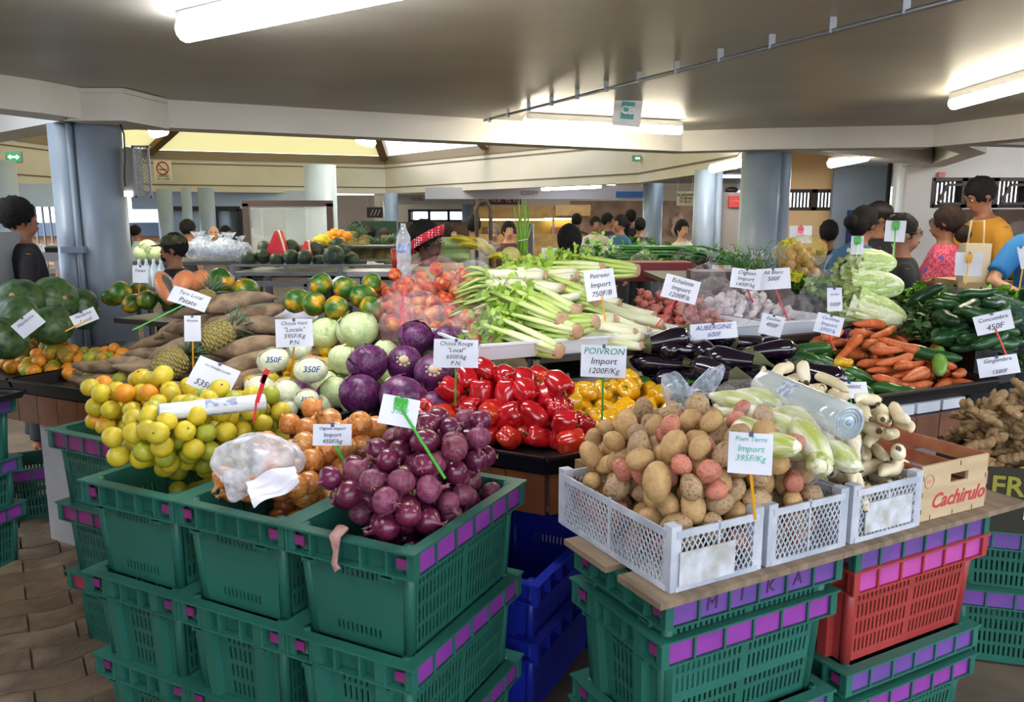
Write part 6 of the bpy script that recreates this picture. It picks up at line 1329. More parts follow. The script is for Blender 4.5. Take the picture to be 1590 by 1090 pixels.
        for k, (x, L_) in enumerate(((-.027, .062), (-.009, .072), (.009, .068), (.027, .054))):
            q0 = Wr+d*.07+sd*x; cur = nn*(-.012 if True else 0); fing.tube([q0, q0+d*L_*.4, q0+d*L_*.75+cur, q0+d*L_+cur*2.2], [.0095, .009, .008, .006], 8)
        q0 = Wr+d*.02+sd*(-.03*side); fing.tube([q0, q0+d*.03-sd*.025*side, q0+d*.06-sd*.03*side], [.012, .010, .008], 8)
    for s in (-1, 1): b.tube([(s*.09, 0, .90), (s*.10, 0, .70), (s*.10, -.01, .48), (s*.10, .01, .30), (s*.10, .02, .09)], [.088, .078, .056, .052, .036], 12); b.tube([(s*.10, .04, .04), (s*.105, -.06, .035), (s*.11, -.15, .03)], [.038, .042, .028], 10, flat=.7)
    body = remesh(b, 'body', vox, sm)
    bm = bmesh.new(); bm.from_mesh(body); tmp = fing.mesh('f', sm); bm.from_mesh(tmp); bm.to_mesh(body); bm.free()
    for p in body.polygons: p.use_smooth = True
    link('body', body, o)
    b = MB(); torso(b, 1.13, .84, 1.45, hem=.80 if not bend else None)
    for (S0, E, Wr) in A:
        en = S0.lerp(E, min(1, sleeve*1.35)) if sleeve <= .75 else E; pts = [S0+(BF((0, 0, 1.37))-S0)*.5, S0+(BF((0,0,1.36))-S0)*.08, S0.lerp(en, .25), S0.lerp(en, .6), en]; rr = [.056, .063, .066, .063, .060]
        if sleeve > .75: pts += [E.lerp(Wr, .5), E.lerp(Wr, .93)]; rr = [.056, .063, .066, .060, .054, .047, .040]
        b.tube(pts, rr, 14)
    stm = shirtmat or mat('shirt_'+shirt, shirt, rough=.85, bump=.15, bscale=9); link('shirt', remesh(b, 'shirt', vox, stm), o)
    b = MB(); rings = [(.80, .175, .125), (.9, .180, .130), (.99, .165, .118)]
    b.tube([(0, 0, .80), (0, 0, .9), (0, 0, .99)], [.165, .175, .16], 16, flat=.72)
    for s in (-1, 1): b.tube([(s*.085, 0, .88), (s*.10, 0, .66), (s*.10, 0, .45), (s*.10, .02, .12)], [.098, .088, .072, .062], 12)
    link('trousers', remesh(b, 'trousers', max(vox, .02), mat('cloth_'+pants, pants, rough=.9)), o)
    b = MB(); HMt = hm or HAIRM
    def hairf(amp, fr, sd): return lambda v: 1+amp*nz3(v, fr, sd)
    if hair in ('short', 'bun', 'long', 'pony'): hell(b, (0, .022, .034), (.085, .100, .102), hairf(.10, 7, 2), 30, 20)
    if hair == 'afro': hell(b, (0, .034, .052), (.108, .112, .108), hairf(.16, 9, 3), 40, 26)
    if hair == 'bun': hell(b, (0, .145, .0), (.05, .048, .05), hairf(.12, 5, 2), 16, 10); hell(b, (0, .07, .0), (.078, .07, .09), hairf(.06, 4, 1))
    if hair == 'lowbun': hell(b, (0, .024, .030), (.087, .103, .104), hairf(.08, 7, 2), 30, 20); hell(b, (0, .12, -.07), (.065, .055, .06), hairf(.16, 5, 2), 16, 10)
    if hair == 'long': b.tube([hp_((0, .06, .03)), hp_((0, .085, -.08)), hp_((0, .09, -.2)), hp_((0, .08, -.32))], [.08, .075, .06, .02], 14, flat=1.0)
    if hair == 'pony': b.tube([hp_((0, .09, .05)), hp_((0, .15, 0)), hp_((0, .14, -.16)), hp_((0, .13, -.3))], [.04, .04, .035, .01], 10)
    if hair == 'bald': hell(b, (0, .045, -.01), (.078, .07, .05), hairf(.05, 4, 2))
    link('hair', b.mesh('hair', HMt), o)
    b = MB()
    for s in (-1, 1): hell(b, (s*.029, -.071, .012), (.011, .008, .0055), None, 8, 6)
    link('eyes', b.mesh('eyes', EYEW), o); b = MB()
    for s in (-1, 1): hell(b, (s*.029, -.077, .012), (.0052, .004, .005), None, 6, 5); hell(b, (s*.030, -.082, .036), (.020, .004, .004), None, 6, 4)
    link('pupils_and_brows', b.mesh('pb', EYED), o); b = MB(); hell(b, (0, -.086, -.050), (.021, .008, .007), None, 8, 5); link('lips', b.mesh('lips', LIP), o)
    if glasses:
        b = MB()
        for s in (-1, 1):
            b.tube([hp_((s*.030+math.cos(k*PI/6)*.022, -.092, .010+math.sin(k*PI/6)*.017)) for k in range(13)], .0022, 5); b.tube([hp_((s*.052, -.092, .014)), hp_((s*.078, -.04, .012)), hp_((s*.078, .02, .008))], .0022, 5)
        b.tube([hp_((-.008, -.092, .012)), hp_((.008, -.092, .012))], .002, 5); link('glasses', b.mesh('glasses', BLACKM), o)
    if cap:
        b = MB(); hell(b, (0, .018, .062), (.088, .104, .068), None, 22, 12)
        b.add([hp_((math.sin(a)*.075*t_, -.06-math.cos(a)*.10*t_+.02*(1-t_), .055-.02*t_+dz)) for dz in (0, .006) for t_ in (.6, 1.) for a in [x*.3-1.35 for x in range(10)]],
              [(i, i+1, 11+i, 10+i) for i in range(9)]+[(20+i, 30+i, 31+i, 21+i) for i in range(9)]+[(10+i, 11+i, 31+i, 30+i) for i in range(9)], True)
        link('cap', b.mesh('cap', cap), o)
    if band:
        b = MB()
        n = 26; vs = []
        for k in range(n+1):
            a = 2*PI*k/n
            for (zz, e) in ((-.03, 0), (-.03, .008), (.035, .008), (.035, 0)):
                pt = Vector((math.cos(a)*(.103+e), .026+math.sin(a)*(.115+e), .018+zz-.085*math.sin(a))); vs.append(hp_(pt))
        b.add(vs, [(k*4+j, (k+1)*4+j, (k+1)*4+(j+1) % 4, k*4+(j+1) % 4) for k in range(n) for j in range(4)], True); link('headband', b.mesh('headband', band), o)
    if beard: b = MB(); hell(b, (0, -.058, -.066), (.042, .036, .026), hairf(.1, 5, 2)); hell(b, (0, -.088, -.040), (.024, .008, .006)); link('beard', b.mesh('beard', HMt), o)
    return o
CAMO = mat('camouflage_cloth', '#4a4a30', '#2e3322', '#6a6448', scale=22, rough=.9, stretch=(1, 1, 1)); DOTS = mat('red_dotted_cloth', '#c41c34', rough=.8)
nt = DOTS.node_tree; N = nt.nodes; L = nt.links; vo = N.new('ShaderNodeTexVoronoi'); vo.inputs['Scale'].default_value = 62; vo.inputs['Randomness'].default_value = .25; tc = N.new('ShaderNodeTexCoord'); L.new(tc.outputs['Object'], vo.inputs['Vector'])
lt = N.new('ShaderNodeMath'); lt.operation = 'LESS_THAN'; lt.inputs[1].default_value = .28; L.new(vo.outputs['Distance'], lt.inputs[0]); mx = N.new('ShaderNodeMixRGB'); mx.inputs[1].default_value = lin('#c41c34'); mx.inputs[2].default_value = lin('#f4e8e8'); L.new(lt.outputs[0], mx.inputs[0]); L.new(mx.outputs[0], N['Principled BSDF'].inputs['Base Color'])
FLOR = mat('red_floral_cloth', '#a01c48', '#d8788c', '#b02858', scale=44, rough=.85, stretch=(1, 1, 1), pos=(.42, .58)); nt = FLOR.node_tree; N = nt.nodes; L = nt.links; bs = N['Principled BSDF']; src = bs.inputs['Base Color'].links[0].from_socket
vo = N.new('ShaderNodeTexVoronoi'); vo.inputs['Scale'].default_value = 9; tc = N.new('ShaderNodeTexCoord'); L.new(tc.outputs['Object'], vo.inputs['Vector']); lt = N.new('ShaderNodeMath'); lt.operation = 'LESS_THAN'; lt.inputs[1].default_value = .22; L.new(vo.outputs['Distance'], lt.inputs[0]); mx = N.new('ShaderNodeMixRGB'); L.new(src, mx.inputs[1]); mx.inputs[2].default_value = lin('#5a4a90'); L.new(lt.outputs[0], mx.inputs[0]); L.new(mx.outputs[0], bs.inputs['Base Color'])
TEALF = mat('teal_floral_cloth', '#1f3a44', '#7a9a8a', '#24424c', scale=26, rough=.85, stretch=(1, 1, 1), pos=(.45, .62)); MUMU = mat('blue_yellow_floral_cloth', '#3a5a8a', '#c8b86a', '#d0d0c8', scale=11, rough=.85, stretch=(1, 1, 1), pos=(.42, .58))
FLB = mat('brown_floral_yoke', '#5c5246', '#8a7a64', scale=30, rough=.9)
PIL = PI
person('young person with curly black hair in a black shirt, seen from behind at far left', 34, 343, 5.4, PI*.72, 'mid', '#17171d', hair='afro', arms=('down', 'down'), sleeve=.62)
person('person in a grey top mostly hidden behind the left pillar, one arm showing', 118, 372, 5.7+1.0, PI*.9, 'mid', '#6a6c72', hair='short', arms=('side', 'down'), sleeve=.1)
person('bearded man in a camouflage cap and black hooded jacket, in profile', 268, 388, 5.65, math.radians(-78), 'mid', '#14151a', hair='short', arms=('down', 'down'), sleeve=1, cap=CAMO, beard=True, headpitch=.05)
o = person('woman with black curly hair and a red dotted headband, in profile behind the apples', 665, 379, 5.0, math.radians(72), 'dark', '#b8d0a0', hair='afro', band=DOTS, female=True, glasses=True, headpitch=.1)
person('woman with dark pinned up hair in a teal flowered blouse, seen from behind', 884, 377, 5.2, PI, 'mid', hair='lowbun', female=True, shirtmat=TEALF, arms=('down', 'down'))
person('woman with a dark bun in a blue top, in profile right of the right pillar', 1343, 350, 5.7, math.radians(118), 'mid', '#285a8a', hair='bun', female=True, arms=('fwd', 'fwd'), bend=.25)
person('person in a dark visor cap beside the woman in blue', 1368, 340, 6.35, math.radians(70), 'mid', '#1c1c22', hair='short', cap=mat('dark_cap', '#241c1e'), arms=('down', 'down'))
person('boy with short black hair in a black shirt, seen from behind', 1286, 364, 7.0, PI*.95, 'mid', '#14161e', hair='short', arms=('side', 'down'))
person('person with black hair and glasses, half hidden by a white card', 1405, 364, 5.0, math.radians(75), 'mid', '#131318', hair='short', glasses=True)
person('woman in a red flowered shirt with a low brown bun and glasses, seen from behind', 1467, 347, 5.75, math.radians(-128), 'mid', hair='lowbun', hm=HAIRB, female=True, shirtmat=FLOR, glasses=True, arms=('down', 'fwd'), sleeve=.62)
person('man in a mustard yellow T-shirt leaning forward over the far counter', 1521, 306, 6.2, math.radians(-88), 'mid', '#b8842a', hair='short', arms=('reach', 'fwd'), bend=.22, headpitch=.35, sleeve=.62)
person('man in a bright blue T-shirt, only his bent arm entering at the right edge', 1637, 316, 5.0, .1, 'light', '#1f6aa8', hair='short', arms=('out', 'out'), sleeve=.6)
V2 = .022
person('man in a grey shirt seen from behind beside the bananas', 736, 352, 9.0, PI*.97, 'mid', '#8c8c88', hair='short', vox=V2, arms=('fwd', 'side'))
person('woman with reddish brown hair in profile behind the headband woman', 697, 367, 7.5, math.radians(60), 'light', '#b8a088', hair='short', hm=HAIRB, vox=V2, female=True)
person('older woman with glasses between the grey shirt man and the spring onions', 767, 362, 9.9, .1, 'light', '#6a4440', hair='short', hm=HAIRG, vox=V2, female=True, glasses=True)
person('small dark haired woman just left of the upright spring onions', 790, 359, 9.5, .2, 'light', '#4a3034', hair='bun', vox=V2, female=True)
person('smiling woman in a white top among the pineapples', 597, 370, 9.5, .1, 'mid', '#c8c8c0', hair='long', hm=HAIRB, vox=V2, female=True)
person('dark haired person seen from behind left of the smiling woman', 573, 366, 10.2, PI, 'mid', '#30282a', hair='afro', vox=V2)
person('person with black hair far behind the watermelons', 553, 358, 11, PI, 'mid', '#4a4448', hair='short', vox=V2)
person('woman in a blue and yellow flowered dress facing the camera near the slim pillars', 1060, 357, 9.6, .25, 'light', hair='bun', female=True, vox=V2, shirtmat=MUMU, arms=('down', 'hip'), sleeve=.6)
person('young child with black hair, only the head above the bags', 1093, 406, 6.3, math.radians(-60), 'mid', '#7a4a50', hair='short', vox=V2, scale=.78)
person('man with dark hair in a brown shirt at the left of the far group', 896, 344, 13, PI*.85, 'mid', '#3a2a24', hair='short', vox=V2)
person('man in a cream T-shirt facing the camera in the far group', 925, 349, 12, .15, 'mid', '#bab09c', hair='short', vox=V2, arms=('down', 'lap'))
person('man in a dark navy shirt in the far group', 945, 344, 12.4, math.radians(70), 'mid', '#262e40', hair='short', vox=V2)
person('woman in a denim blue top with long black hair in the far group', 962, 348, 11, math.radians(-60), 'mid', '#2f5a7c', hair='pony', vox=V2, female=True)
person('tall man in black at the right of the far group', 978, 339, 12.6, PI*1.1, 'mid', '#141318', hair='short', vox=V2)
person('heavy person in black beside the grey pillar, far group', 994, 352, 11.3, PI*.9, 'mid', '#1a1417', hair='short', vox=V2)
person('woman in pale clothes with a long dark ponytail, far left in the bright opening', 212, 361, 12.5, math.radians(150), 'mid', '#aab4bc', hair='pony', vox=V2, female=True)
person('person with black hair just behind the capped man', 294, 357, 9.5, PI*.8, 'mid', '#2a2a30', hair='short', vox=V2)
person('bald man facing the camera behind the clear bags', 332, 364, 10.4, .3, 'light', '#7a6a60', hair='bald', vox=V2)
person('person with dark hair and yellow tag right of the bald man', 352, 363, 11.4, math.radians(60), 'mid', '#5a6470', hair='short', vox=V2)
person('person with brown hair partly above the framed board, left', 388, 350, 13, PI, 'mid', '#4a4444', hair='short', hm=HAIRB, vox=V2)
# ------------------------------------------------------------- stalls behind
GALV = mat('galvanised_metal', '#8c8e94', rough=.4, metal=.5); STEEL = mat('dark_steel', '#3a3c44', rough=.5)
def table(name, label, c, d, z, m, rotz=0, legs=True, rim=False):
    o = thing(name, label, 'table', (c[0], c[1], 0), (0, 0, rotz)); b = MB(); b.box((0, 0, z-.015), (d[0], d[1], .03)); link('table_top', b.mesh('tt', m), o)
    for sx in (-1, 1):
        for sy in (-1, 1): b = MB(); b.box((sx*(d[0]/2-.05), sy*(d[1]/2-.05), z/2-.02), (.05, .05, z-.04)); link('leg', b.mesh('leg', m), o)
    if rim:
        b = MB()
        for s in (-1, 1): b.bar((-d[0]/2, s*d[1]/2, z+.06), (d[0]/2, s*d[1]/2, z+.06), .03, .02)
        for k in range(4): b.box((-d[0]/2+d[0]*k/3, -d[1]/2, z+.02), (.04, .02, .08))
        b.bar((-d[0]/2, -d[1]/2, z-.10), (d[0]/2, -d[1]/2, z-.10), .03, .05); b.bar((-d[0]/2, -d[1]/2, z-.28), (d[0]/2, -d[1]/2, z-.28), .03, .03)
        b.bar((d[0]*.2, -d[1]/2, z-.1), (d[0]*.32, -d[1]/2, z-.45), .03, .03); b.bar((-d[0]*.05, -d[1]/2, z-.1), (-d[0]*.05, -d[1]/2, z-.45), .03, .03)
        link('rail', b.mesh('rail', GALV), o)
    return o
# watermelon stall
wl = atY(372, 412, 7.2); wr = atY(612, 412, 7.0); zt = wl.z
table('melon_rack', 'grey metal rack carrying the dark watermelons', ((wl.x+wr.x)/2, 7.45), (wr.x-wl.x, .9), zt-.05, GALV, rim=True)
WMM = mat('watermelon_rind', '#1f2e24', '#2e4232', '#24382a', scale=3, rough=.45, vary=.12, stretch=(4, 4, .6)); WK = [melon('watermelon', WMM, 8, .03, .95, s) for s in (3, 4)]
wms = [(386, 402, 7.2, 1), (408, 398, 7.25, 1), (430, 404, 7.2, .95), (452, 400, 7.2, 1.05), (473, 400, 7.2, 1.05), (495, 405, 7.25, .8), (519, 398, 7.1, 1.35), (546, 404, 7.2, 1), (410, 385, 7.5, .95), (436, 393, 7.5, .8), (452, 384, 7.5, 1.05), (490, 388, 7.5, 1.1), (525, 380, 7.55, 1.0), (530, 388, 7.5, .9), (381, 408, 7.4, .8), (470, 392, 7.6, .8)]
wn = ['front row, leftmost', 'front row, second from left', 'front row, third from left', 'front row, fourth from left', 'front row, fifth from left', 'small one left of the largest', 'largest of all, front right', 'front row, right end', 'upper row, by the red wedge', 'upper row, small, below the red wedge', 'upper row, right of the red wedge', 'upper row, dark, in the middle', 'topmost, behind the largest', 'behind the largest, lower', 'far left end of the rack', 'half hidden in the middle']
for i, (u, v, Y, k) in enumerate(wms): o = thing('watermelon', 'dark green watermelon, '+wn[i], 'watermelon', atY(u, v, Y), (.2*i, PI/2*.8, i), None, WK[i % 2], .072*k)
RWD = mat('watermelon_flesh', '#d83848', '#c02838', scale=10, rough=.35)
for i, (u, v, Y, s, lb) in enumerate([(430, 378, 7.4, .155, 'big red watermelon wedge standing point up on the rack'), (476, 385, 7.45, .085, 'small red watermelon piece in film right of the big wedge')]):
    o = thing('watermelon_wedge', lb, 'watermelon', atY(u, v, Y)); b = MB(); s2 = s*.75; b.add([(-s2, -.1, -s), (s2, -.1, -s), (.0, -.05, s*.75), (s2*1.1, .1, -s), (-s2*.6, .12, -s), (.04, .05, s*.75)], [(0, 1, 2), (1, 3, 5, 2), (0, 2, 5, 4), (4, 5, 3), (0, 4, 3, 1)]); link('flesh', b.mesh('flesh', RWD), o)
    b = MB(); b.tube([(s2, -.1, -s), (s2*.6, -.05, 0), (0.02, .0, s*.76)], .012, 6); link('rind', b.mesh('rind', mat('pale_rind', '#d8c8b8')), o)
# framed board behind it
q0 = atY(383, 343, 8.2); q1 = atY(515, 400, 8.2); fb = thing('framed_board', 'brown framed clear panel behind the watermelons', 'panel', ((q0.x+q1.x)/2, 8.2, (q0.z+q1.z)/2)); W_, H_ = q1.x-q0.x, q0.z-q1.z+.35; b = MB()
for s in (-1, 1): b.box((s*W_/2, 0, 0), (.06, .05, H_)); b.box((0, 0, s*H_/2), (W_+.06, .05, .06))
link('frame', b.mesh('frame', mat('brown_frame', '#3a2620', rough=.5)), fb); b = MB(); b.box((0, .0, 0), (W_-.05, .008, H_-.05)); link('pane', b.mesh('pane', film('greyed_perspex', '#c8ccc8', .35, .2, 0, .5)), fb)
b = MB(); 
for s in (-1, 1): b.box((s*W_/2, 0, -H_/2-.45), (.05, .05, .95))
link('post', b.mesh('post', mat('brown_frame', '#3a2620')), fb)
# bags of something white, table behind the capped man
bl = atY(190, 398, 7.6); br = atY(385, 398, 7.6); table('side_table', 'long table behind the man in the cap', ((bl.x+br.x)/2, 8.0), (br.x-bl.x, .9), bl.z-.05, STEEL)
for i, (u, v, r) in enumerate([(305, 388, .13), (325, 390, .12), (343, 388, .12), (360, 389, .13), (376, 390, .11), (315, 378, .09), (350, 380, .09)]): thing('plastic_bag', 'clear bag of white produce on the table behind the cap, '+['leftmost', 'second from left', 'middle', 'fourth from left', 'rightmost', 'top left', 'top right'][i], 'bag', atY(u, v, 7.7), (0, 0, i), None, bagmesh('bag', film('cloudy_film', '#cdd8ec', .4, .12, .9, 6), 80+i, spout=True, sp=(.1, 0, 1.3), n=20, k=12), r)
for i, (u, v) in enumerate([(222, 394), (243, 393), (230, 386)]): thing('cabbage', 'pale cabbage on the far table, '+['left', 'right', 'upper'][i], 'cabbage', atY(u, v, 7.7), (i, .5, 0), None, CG[0], .085)
q = atY(236, 425, 6.6); table('low_table', 'low table under the row of small bottles', (q.x, 6.75), (.5, .35), q.z-.115, STEEL); b = MB()
for k in range(4): b.tube([(-.1+k*.06, 0, -.11), (-.1+k*.06, 0, .04), (-.1+k*.06, 0, .09), (-.1+k*.06, 0, .12)], [.028, .028, .012, .012], 10)
thing('bottle_pack', 'row of small clear bottles under the far table', 'bottles', q, me=b.mesh('bp', film('bottle_clear', '#e0ecf4', .5, .1, 0)))
ql = atY(60, 408, 7.2); o = table('side_table', 'counter table behind the black shirted person at far left', (ql.x-.1, 7.6), (1.6, .7), ql.z-.1, STEEL)
q = atY(95, 398, 7.2); b = MB(); b.box((0, 0, 0), (.26, .3, .08)); b.box((0, .05, .07), (.2, .16, .06)); o = thing('weighing_scale', 'grey weighing scale on the far left table', 'scale', q, (0, 0, .3)); link('housing', b.mesh('sc', GALV), o); b = MB(); b.box((0, -.1, .06), (.2, .02, .06), Matrix.Rotation(.5, 3, 'X')); link('display', b.mesh('d', BLACKM), o)
for i in range(2): thing('plastic_bag', 'crumpled white bag on the far left table, '+['left', 'right'][i], 'bag', atY(66+12*i, 390, 7.3), (0, 0, i), None, bagmesh('bag', film('cloudy_film', '#cdd8ec', .4, .12, .9, 6), 95+i, spout=False), .08)
q = atY(4, 420, 5.2); b = MB(); b.box((0, 0, 0), (.3, .3, .5)); thing('cupboard', 'grey box cupboard at the left edge of the photo', 'cupboard', (q.x-.1, q.y, q.z-.0), me=b.mesh('cb', mat('pale_grey_box', '#8c8f94', rough=.6)))
# small table with scale between papayas
q = atY(400, 477, 4.5); b = MB(); b.box((0, 0, 0), (.34, .3, .012)); b.box((0, 0, -.05), (.2, .2, .09)); o = thing('weighing_scale', 'flat grey weighing plate between the two papaya groups', 'scale', (q.x, q.y, q.z), (0, 0, .1)); link('plate', b.mesh('sc', GALV), o)
q = atY(420, 492, 4.2); b = MB(); b.grid(lambda u, v: Vector(((u-.5)*.5, (v-.5)*.35, .03*math.sin(u*7)*math.sin(v*5))), 16, 10); thing('paper_sheet', 'white paper sheet lying before the papayas', 'paper', (q.x, q.y, q.z), (.1, 0, .2), me=b.mesh('sheet', PAPER))
q = atY(530, 439, 4.3); b = MB(); b.ell((0, 0, 0), (.06, .03, .035), 14, 8, lump(.4, 2, 3)); thing('paper_tissue', 'white crumpled paper on top of the middle papayas', 'paper', q, me=b.mesh('tissue', PAPER))
# pineapples and oranges stall in the middle distance
t0 = atY(540, 408, 8.6); t1 = atY(640, 408, 8.6); table('fruit_table', 'table of pineapples behind the watermelon rack', ((t0.x+t1.x)/2, 8.8), (1.2, .8), t0.z-.05, STEEL)
for i, (u, v) in enumerate([(555, 385), (572, 392), (590, 395), (603, 398), (548, 372), (565, 378), (610, 390)]):
    o = thing('pineapple', 'far pineapple among the group behind the watermelons, '+['lower left', 'lower middle', 'front of the smiling woman', 'lower right', 'top left', 'upper middle', 'right by her elbow'][i], 'pineapple', atY(u, v, 8.3), (.2, .3*math.sin(i), i), None, PA[0], .07); link('crown', PA[1], o)
for i, (u, v) in enumerate([(512, 366), (520, 362), (529, 364), (538, 367), (533, 372), (520, 371)]): thing('orange', 'far orange on the pile above the watermelons', 'orange', atY(u, v, 7.9), (0, 0, 0), 'far oranges above the watermelons', CF[3], .055)
thing('plastic_bag', 'yellow net bag beside the far oranges', 'bag', atY(500, 374, 7.8), (0, 0, 1), None, bagmesh('bag', mat('yellow_net', '#d8c02c', rough=.6), 99, spout=False, amp=.4), .085)
b = MB(); b.box((0, 0, 0), (1.2, .5, .02)); q = atY(518, 378, 7.9); thing('display_board', 'board under the far oranges', 'board', (q.x, 8.0, q.z-.03), me=b.mesh('db', STEEL))
b = MB(); b.box((0, 0, -.3), (.06, .06, .6))
# bottle and red cup by the headband woman
BOT = film('bottle_plastic', '#e8f0f8', .3, .06, .3, 6); q = atY(627, 392, 4.7); b = MB(); b.lathe([(.02, -.16), (.042, -.155), (.044, -.08), (.040, -.06), (.044, -.04), (.044, .05), (.040, .07), (.042, .09), (.018, .14), (.014, .16), (.016, .17)], 18); o = thing('water_bottle', 'clear plastic water bottle with a blue mark left of the headband woman', 'bottle', q); link('bottle', b.mesh('bottle', BOT), o); b = MB(); b.tube([(0, 0, .0), (0, 0, .05)], .0445, 18, cap=False); link('label', b.mesh('lb', mat('blue_label', '#3a56a8', '#dfe6f2', scale=30, rough=.4)), o)
b = MB(); b.lathe([(.03, -.06), (.04, .06), (.036, .06)], 16); thing('cup', 'red cup left of the clear bottle', 'cup', atY(617, 402, 4.9), me=b.mesh('cup', mat('red_cup', '#b02a24', rough=.4)))
q = atY(620, 415, 4.8); table('side_table', 'small steel table end under the bottle and the red cup', (q.x-.12, 5.0), (.42, .3), q.z-.03, GALV)
# bananas, green bundles, pomelo
BAN = mat('banana_skin', '#d8b820', '#c8b030', '#8aa030', scale=5, rough=.45, vary=.08); b = MB(); b.tube([(math.cos(a)*.10, 0, math.sin(a)*.10) for a in [x*.18+.2 for x in range(9)]], [.006, .013, .017, .019, .019, .018, .016, .010, .007], 8); bme = b.mesh('banana', BAN)
for g_, (u, v, Y) in enumerate([(722, 382, 5.4), (735, 392, 5.3), (776, 410, 4.9)]):
    o = thing('banana_bunch', 'bunch of yellow bananas '+['upper one behind the apple bags', 'lower one behind the apple bags', 'at the rear edge by the pomelo'][g_], 'banana', atY(u, v, Y), (0, 0, g_*.5))
    for k in range(7): link('banana', bme, o, (k*.022-.07, -.03+.01*(k % 2), -.05), (.3*(k % 3)-.3, .35*(k-3)*.4, .1*k-.3), 1.1)
for i, (u, v, Y) in enumerate([(705, 378, 5.5), (700, 398, 5.4), (650, 395, 5.2)]): 
    q = atY(u, v, Y); b = MB(); b.grid(lambda a, t: Vector(((a-.5)*.26, -.03*math.sin(a*9)*.4-.05*math.cos((t-.5)*3), (t-.5)*.085)), 16, 6); b.grid(lambda a, t: Vector(((.5-a)*.26, .06, (t-.5)*.085)), 4, 2); thing('green_bundle', 'folded pale green leaf bundle '+['on top', 'below the first', 'left of the headband woman'][i], 'greens', q, me=b.mesh('gb', mat('pale_green_leafpack', '#a8c080', '#b8cc90', scale=9, rough=.6)))
b = MB(); b.ell((0, 0, 0), (1, 1, .95), 20, 12, lump(.05, 1.5, 3)); pm_ = b.mesh('pomelo', mat('pomelo_peel', '#b8b060', '#c8bc78', scale=3, rough=.5)); thing('pomelo', 'large pale pomelo in film behind the celery', 'pomelo', atY(793, 398, 4.9), me=pm_, scale=.062)
b = MB(); b.ell((0, 0, 0), (1, .8, .7), 20, 12, lump(.3, 2, 3)); thing('squash', 'orange knobbly squash right of the pomelo', 'squash', atY(814, 412, 4.9), me=b.mesh('sq', mat('orange_squash', '#d09a3a', '#c07c30', scale=5, rough=.5)), scale=.085)
b = MB(); b.box((0, 0, 0), (1.25, .6, .03)); q = atY(745, 420, 5.1); thing('rear_board', 'board behind the apples carrying bananas and pomelo', 'board', (q.x, 5.3, q.z-.04), me=b.mesh('rb', WOODD))
CRG = mat('grey_punched_plastic', '#5c5a58', rough=.5); q = atY(775, 455, 4.6); b = MB(); b.box((0, 0, 0), (.26, .3, .26)); o = thing('grey_crate', 'grey punched crate between the apples and the celery', 'crate', q, (0, 0, -.4)); link('crate_body', b.mesh('gc', CRG), o); b = MB()
for k in range(4):
    for j in range(3): b.ell((-.1+.065*k, -.151, .1-.05*j), (.008, .003, .008), 6, 4)
link('holes', b.mesh('h', BLACKM), o)
# upright spring onions in a bunch
SPO = mat('bright_spring_onion', '#6a9a2c', '#88b83c', scale=5, rough=.4, stretch=(6, 6, .5)); q0 = atY(812, 402, 5.3); o = thing('spring_onion_bunch', 'tall upright bunch of bright green spring onions', 'spring onion', q0); rr = random.Random(3)
for k in range(22):
    b = MB(); a = rr.uniform(-.05, .05); c = rr.uniform(-.05, .09); h_ = rr.uniform(.22, .40); b.tube([(a*.5, rr.uniform(-.02, .02), -.05), (a*.7+.0, rr.uniform(-.02, .02), h_*.5), (a+c*.3, rr.uniform(-.03, .03), h_)], [.006, .0065, .002], 6); link('stalk', b.mesh('stalk', SPO), o)
b = MB(); b.tube([(-.03, -.03, .12), (.03, -.03, .13), (.03, .03, .12), (-.03, .03, .12), (-.03, -.03, .12)], .004, 5); link('tie', b.mesh('tie', mat('white_tie', '#dfe4d8')), o)
q = atY(824, 375, 5.6); b = MB(); b.tube([(0, 0, -q.z+.0), (0, 0, .12)], .022, 12); thing('post', 'grey metal post right of the spring onions', 'post', q, me=b.mesh('post', GALV))
q = atY(750, 370, 6.5); b = MB(); b.tube([(-.07, 0, -1.65), (-.07, 0, .12), (-.035, 0, .2), (.035, 0, .2), (.07, 0, .12), (.07, 0, -1.65)], .02, 8); thing('bent_rail', 'brown bent rail standing before the bakery stall', 'rail', atY(751, 345, 8), me=b.mesh('st', mat('brown_strap', '#3a2a24')))
# second stall with greens bags in the centre right distance
g0 = atY(890, 408, 7.4); g1 = atY(1150, 412, 6.6); zt = g0.z; table('greens_table', 'long table of bagged greens in the middle distance', ((g0.x+g1.x)/2, 7.5), (g1.x-g0.x+.6, 1.5), zt-.09, STEEL)
gl = ['first from the left', 'second from the left', 'third from the left', 'fourth from the left', 'fifth from the left', 'near the floral dress woman', 'by the child', 'right of the child', 'right end']
for i, (u, v, Y) in enumerate([(905, 395, 7.4), (922, 392, 7.6), (950, 397, 7.2), (975, 393, 7.4), (1000, 392, 7.5), (1030, 402, 7.0), (1060, 405, 6.8), (1115, 402, 6.9), (1000, 408, 6.7)]):
    greens('bagged_greens', 'bagged green herbs on the distant table, '+gl[i], u, v+8, Y, mat('mid_green_leaf', '#3f7a2c', '#6aa040', scale=10, rough=.5), 110, .045, (.16, .14, .14), 60+i)
    if i % 2 == 0: thing('plastic_bag', 'clear bag around greens on the distant table, '+gl[i], 'bag', atY(u, v, Y-.05), (0, 0, i), None, bagmesh('bag', FB, 110+i, n=18, k=12), .12)
o = thing('spring_onion_bunch', 'pile of dark green spring onions slanting right on the distant table', 'spring onion', atY(1050, 402, 7.0)); b = MB()
for k in range(50): 
    a = Vector((rr.uniform(-.55, -.2), rr.uniform(-.2, .2), rr.uniform(.0, .12))); b.tube([a, a+Vector((.45, -.1, .0)), a+Vector((.85, -.15, -.10))], [.009, .009, .005], 5)
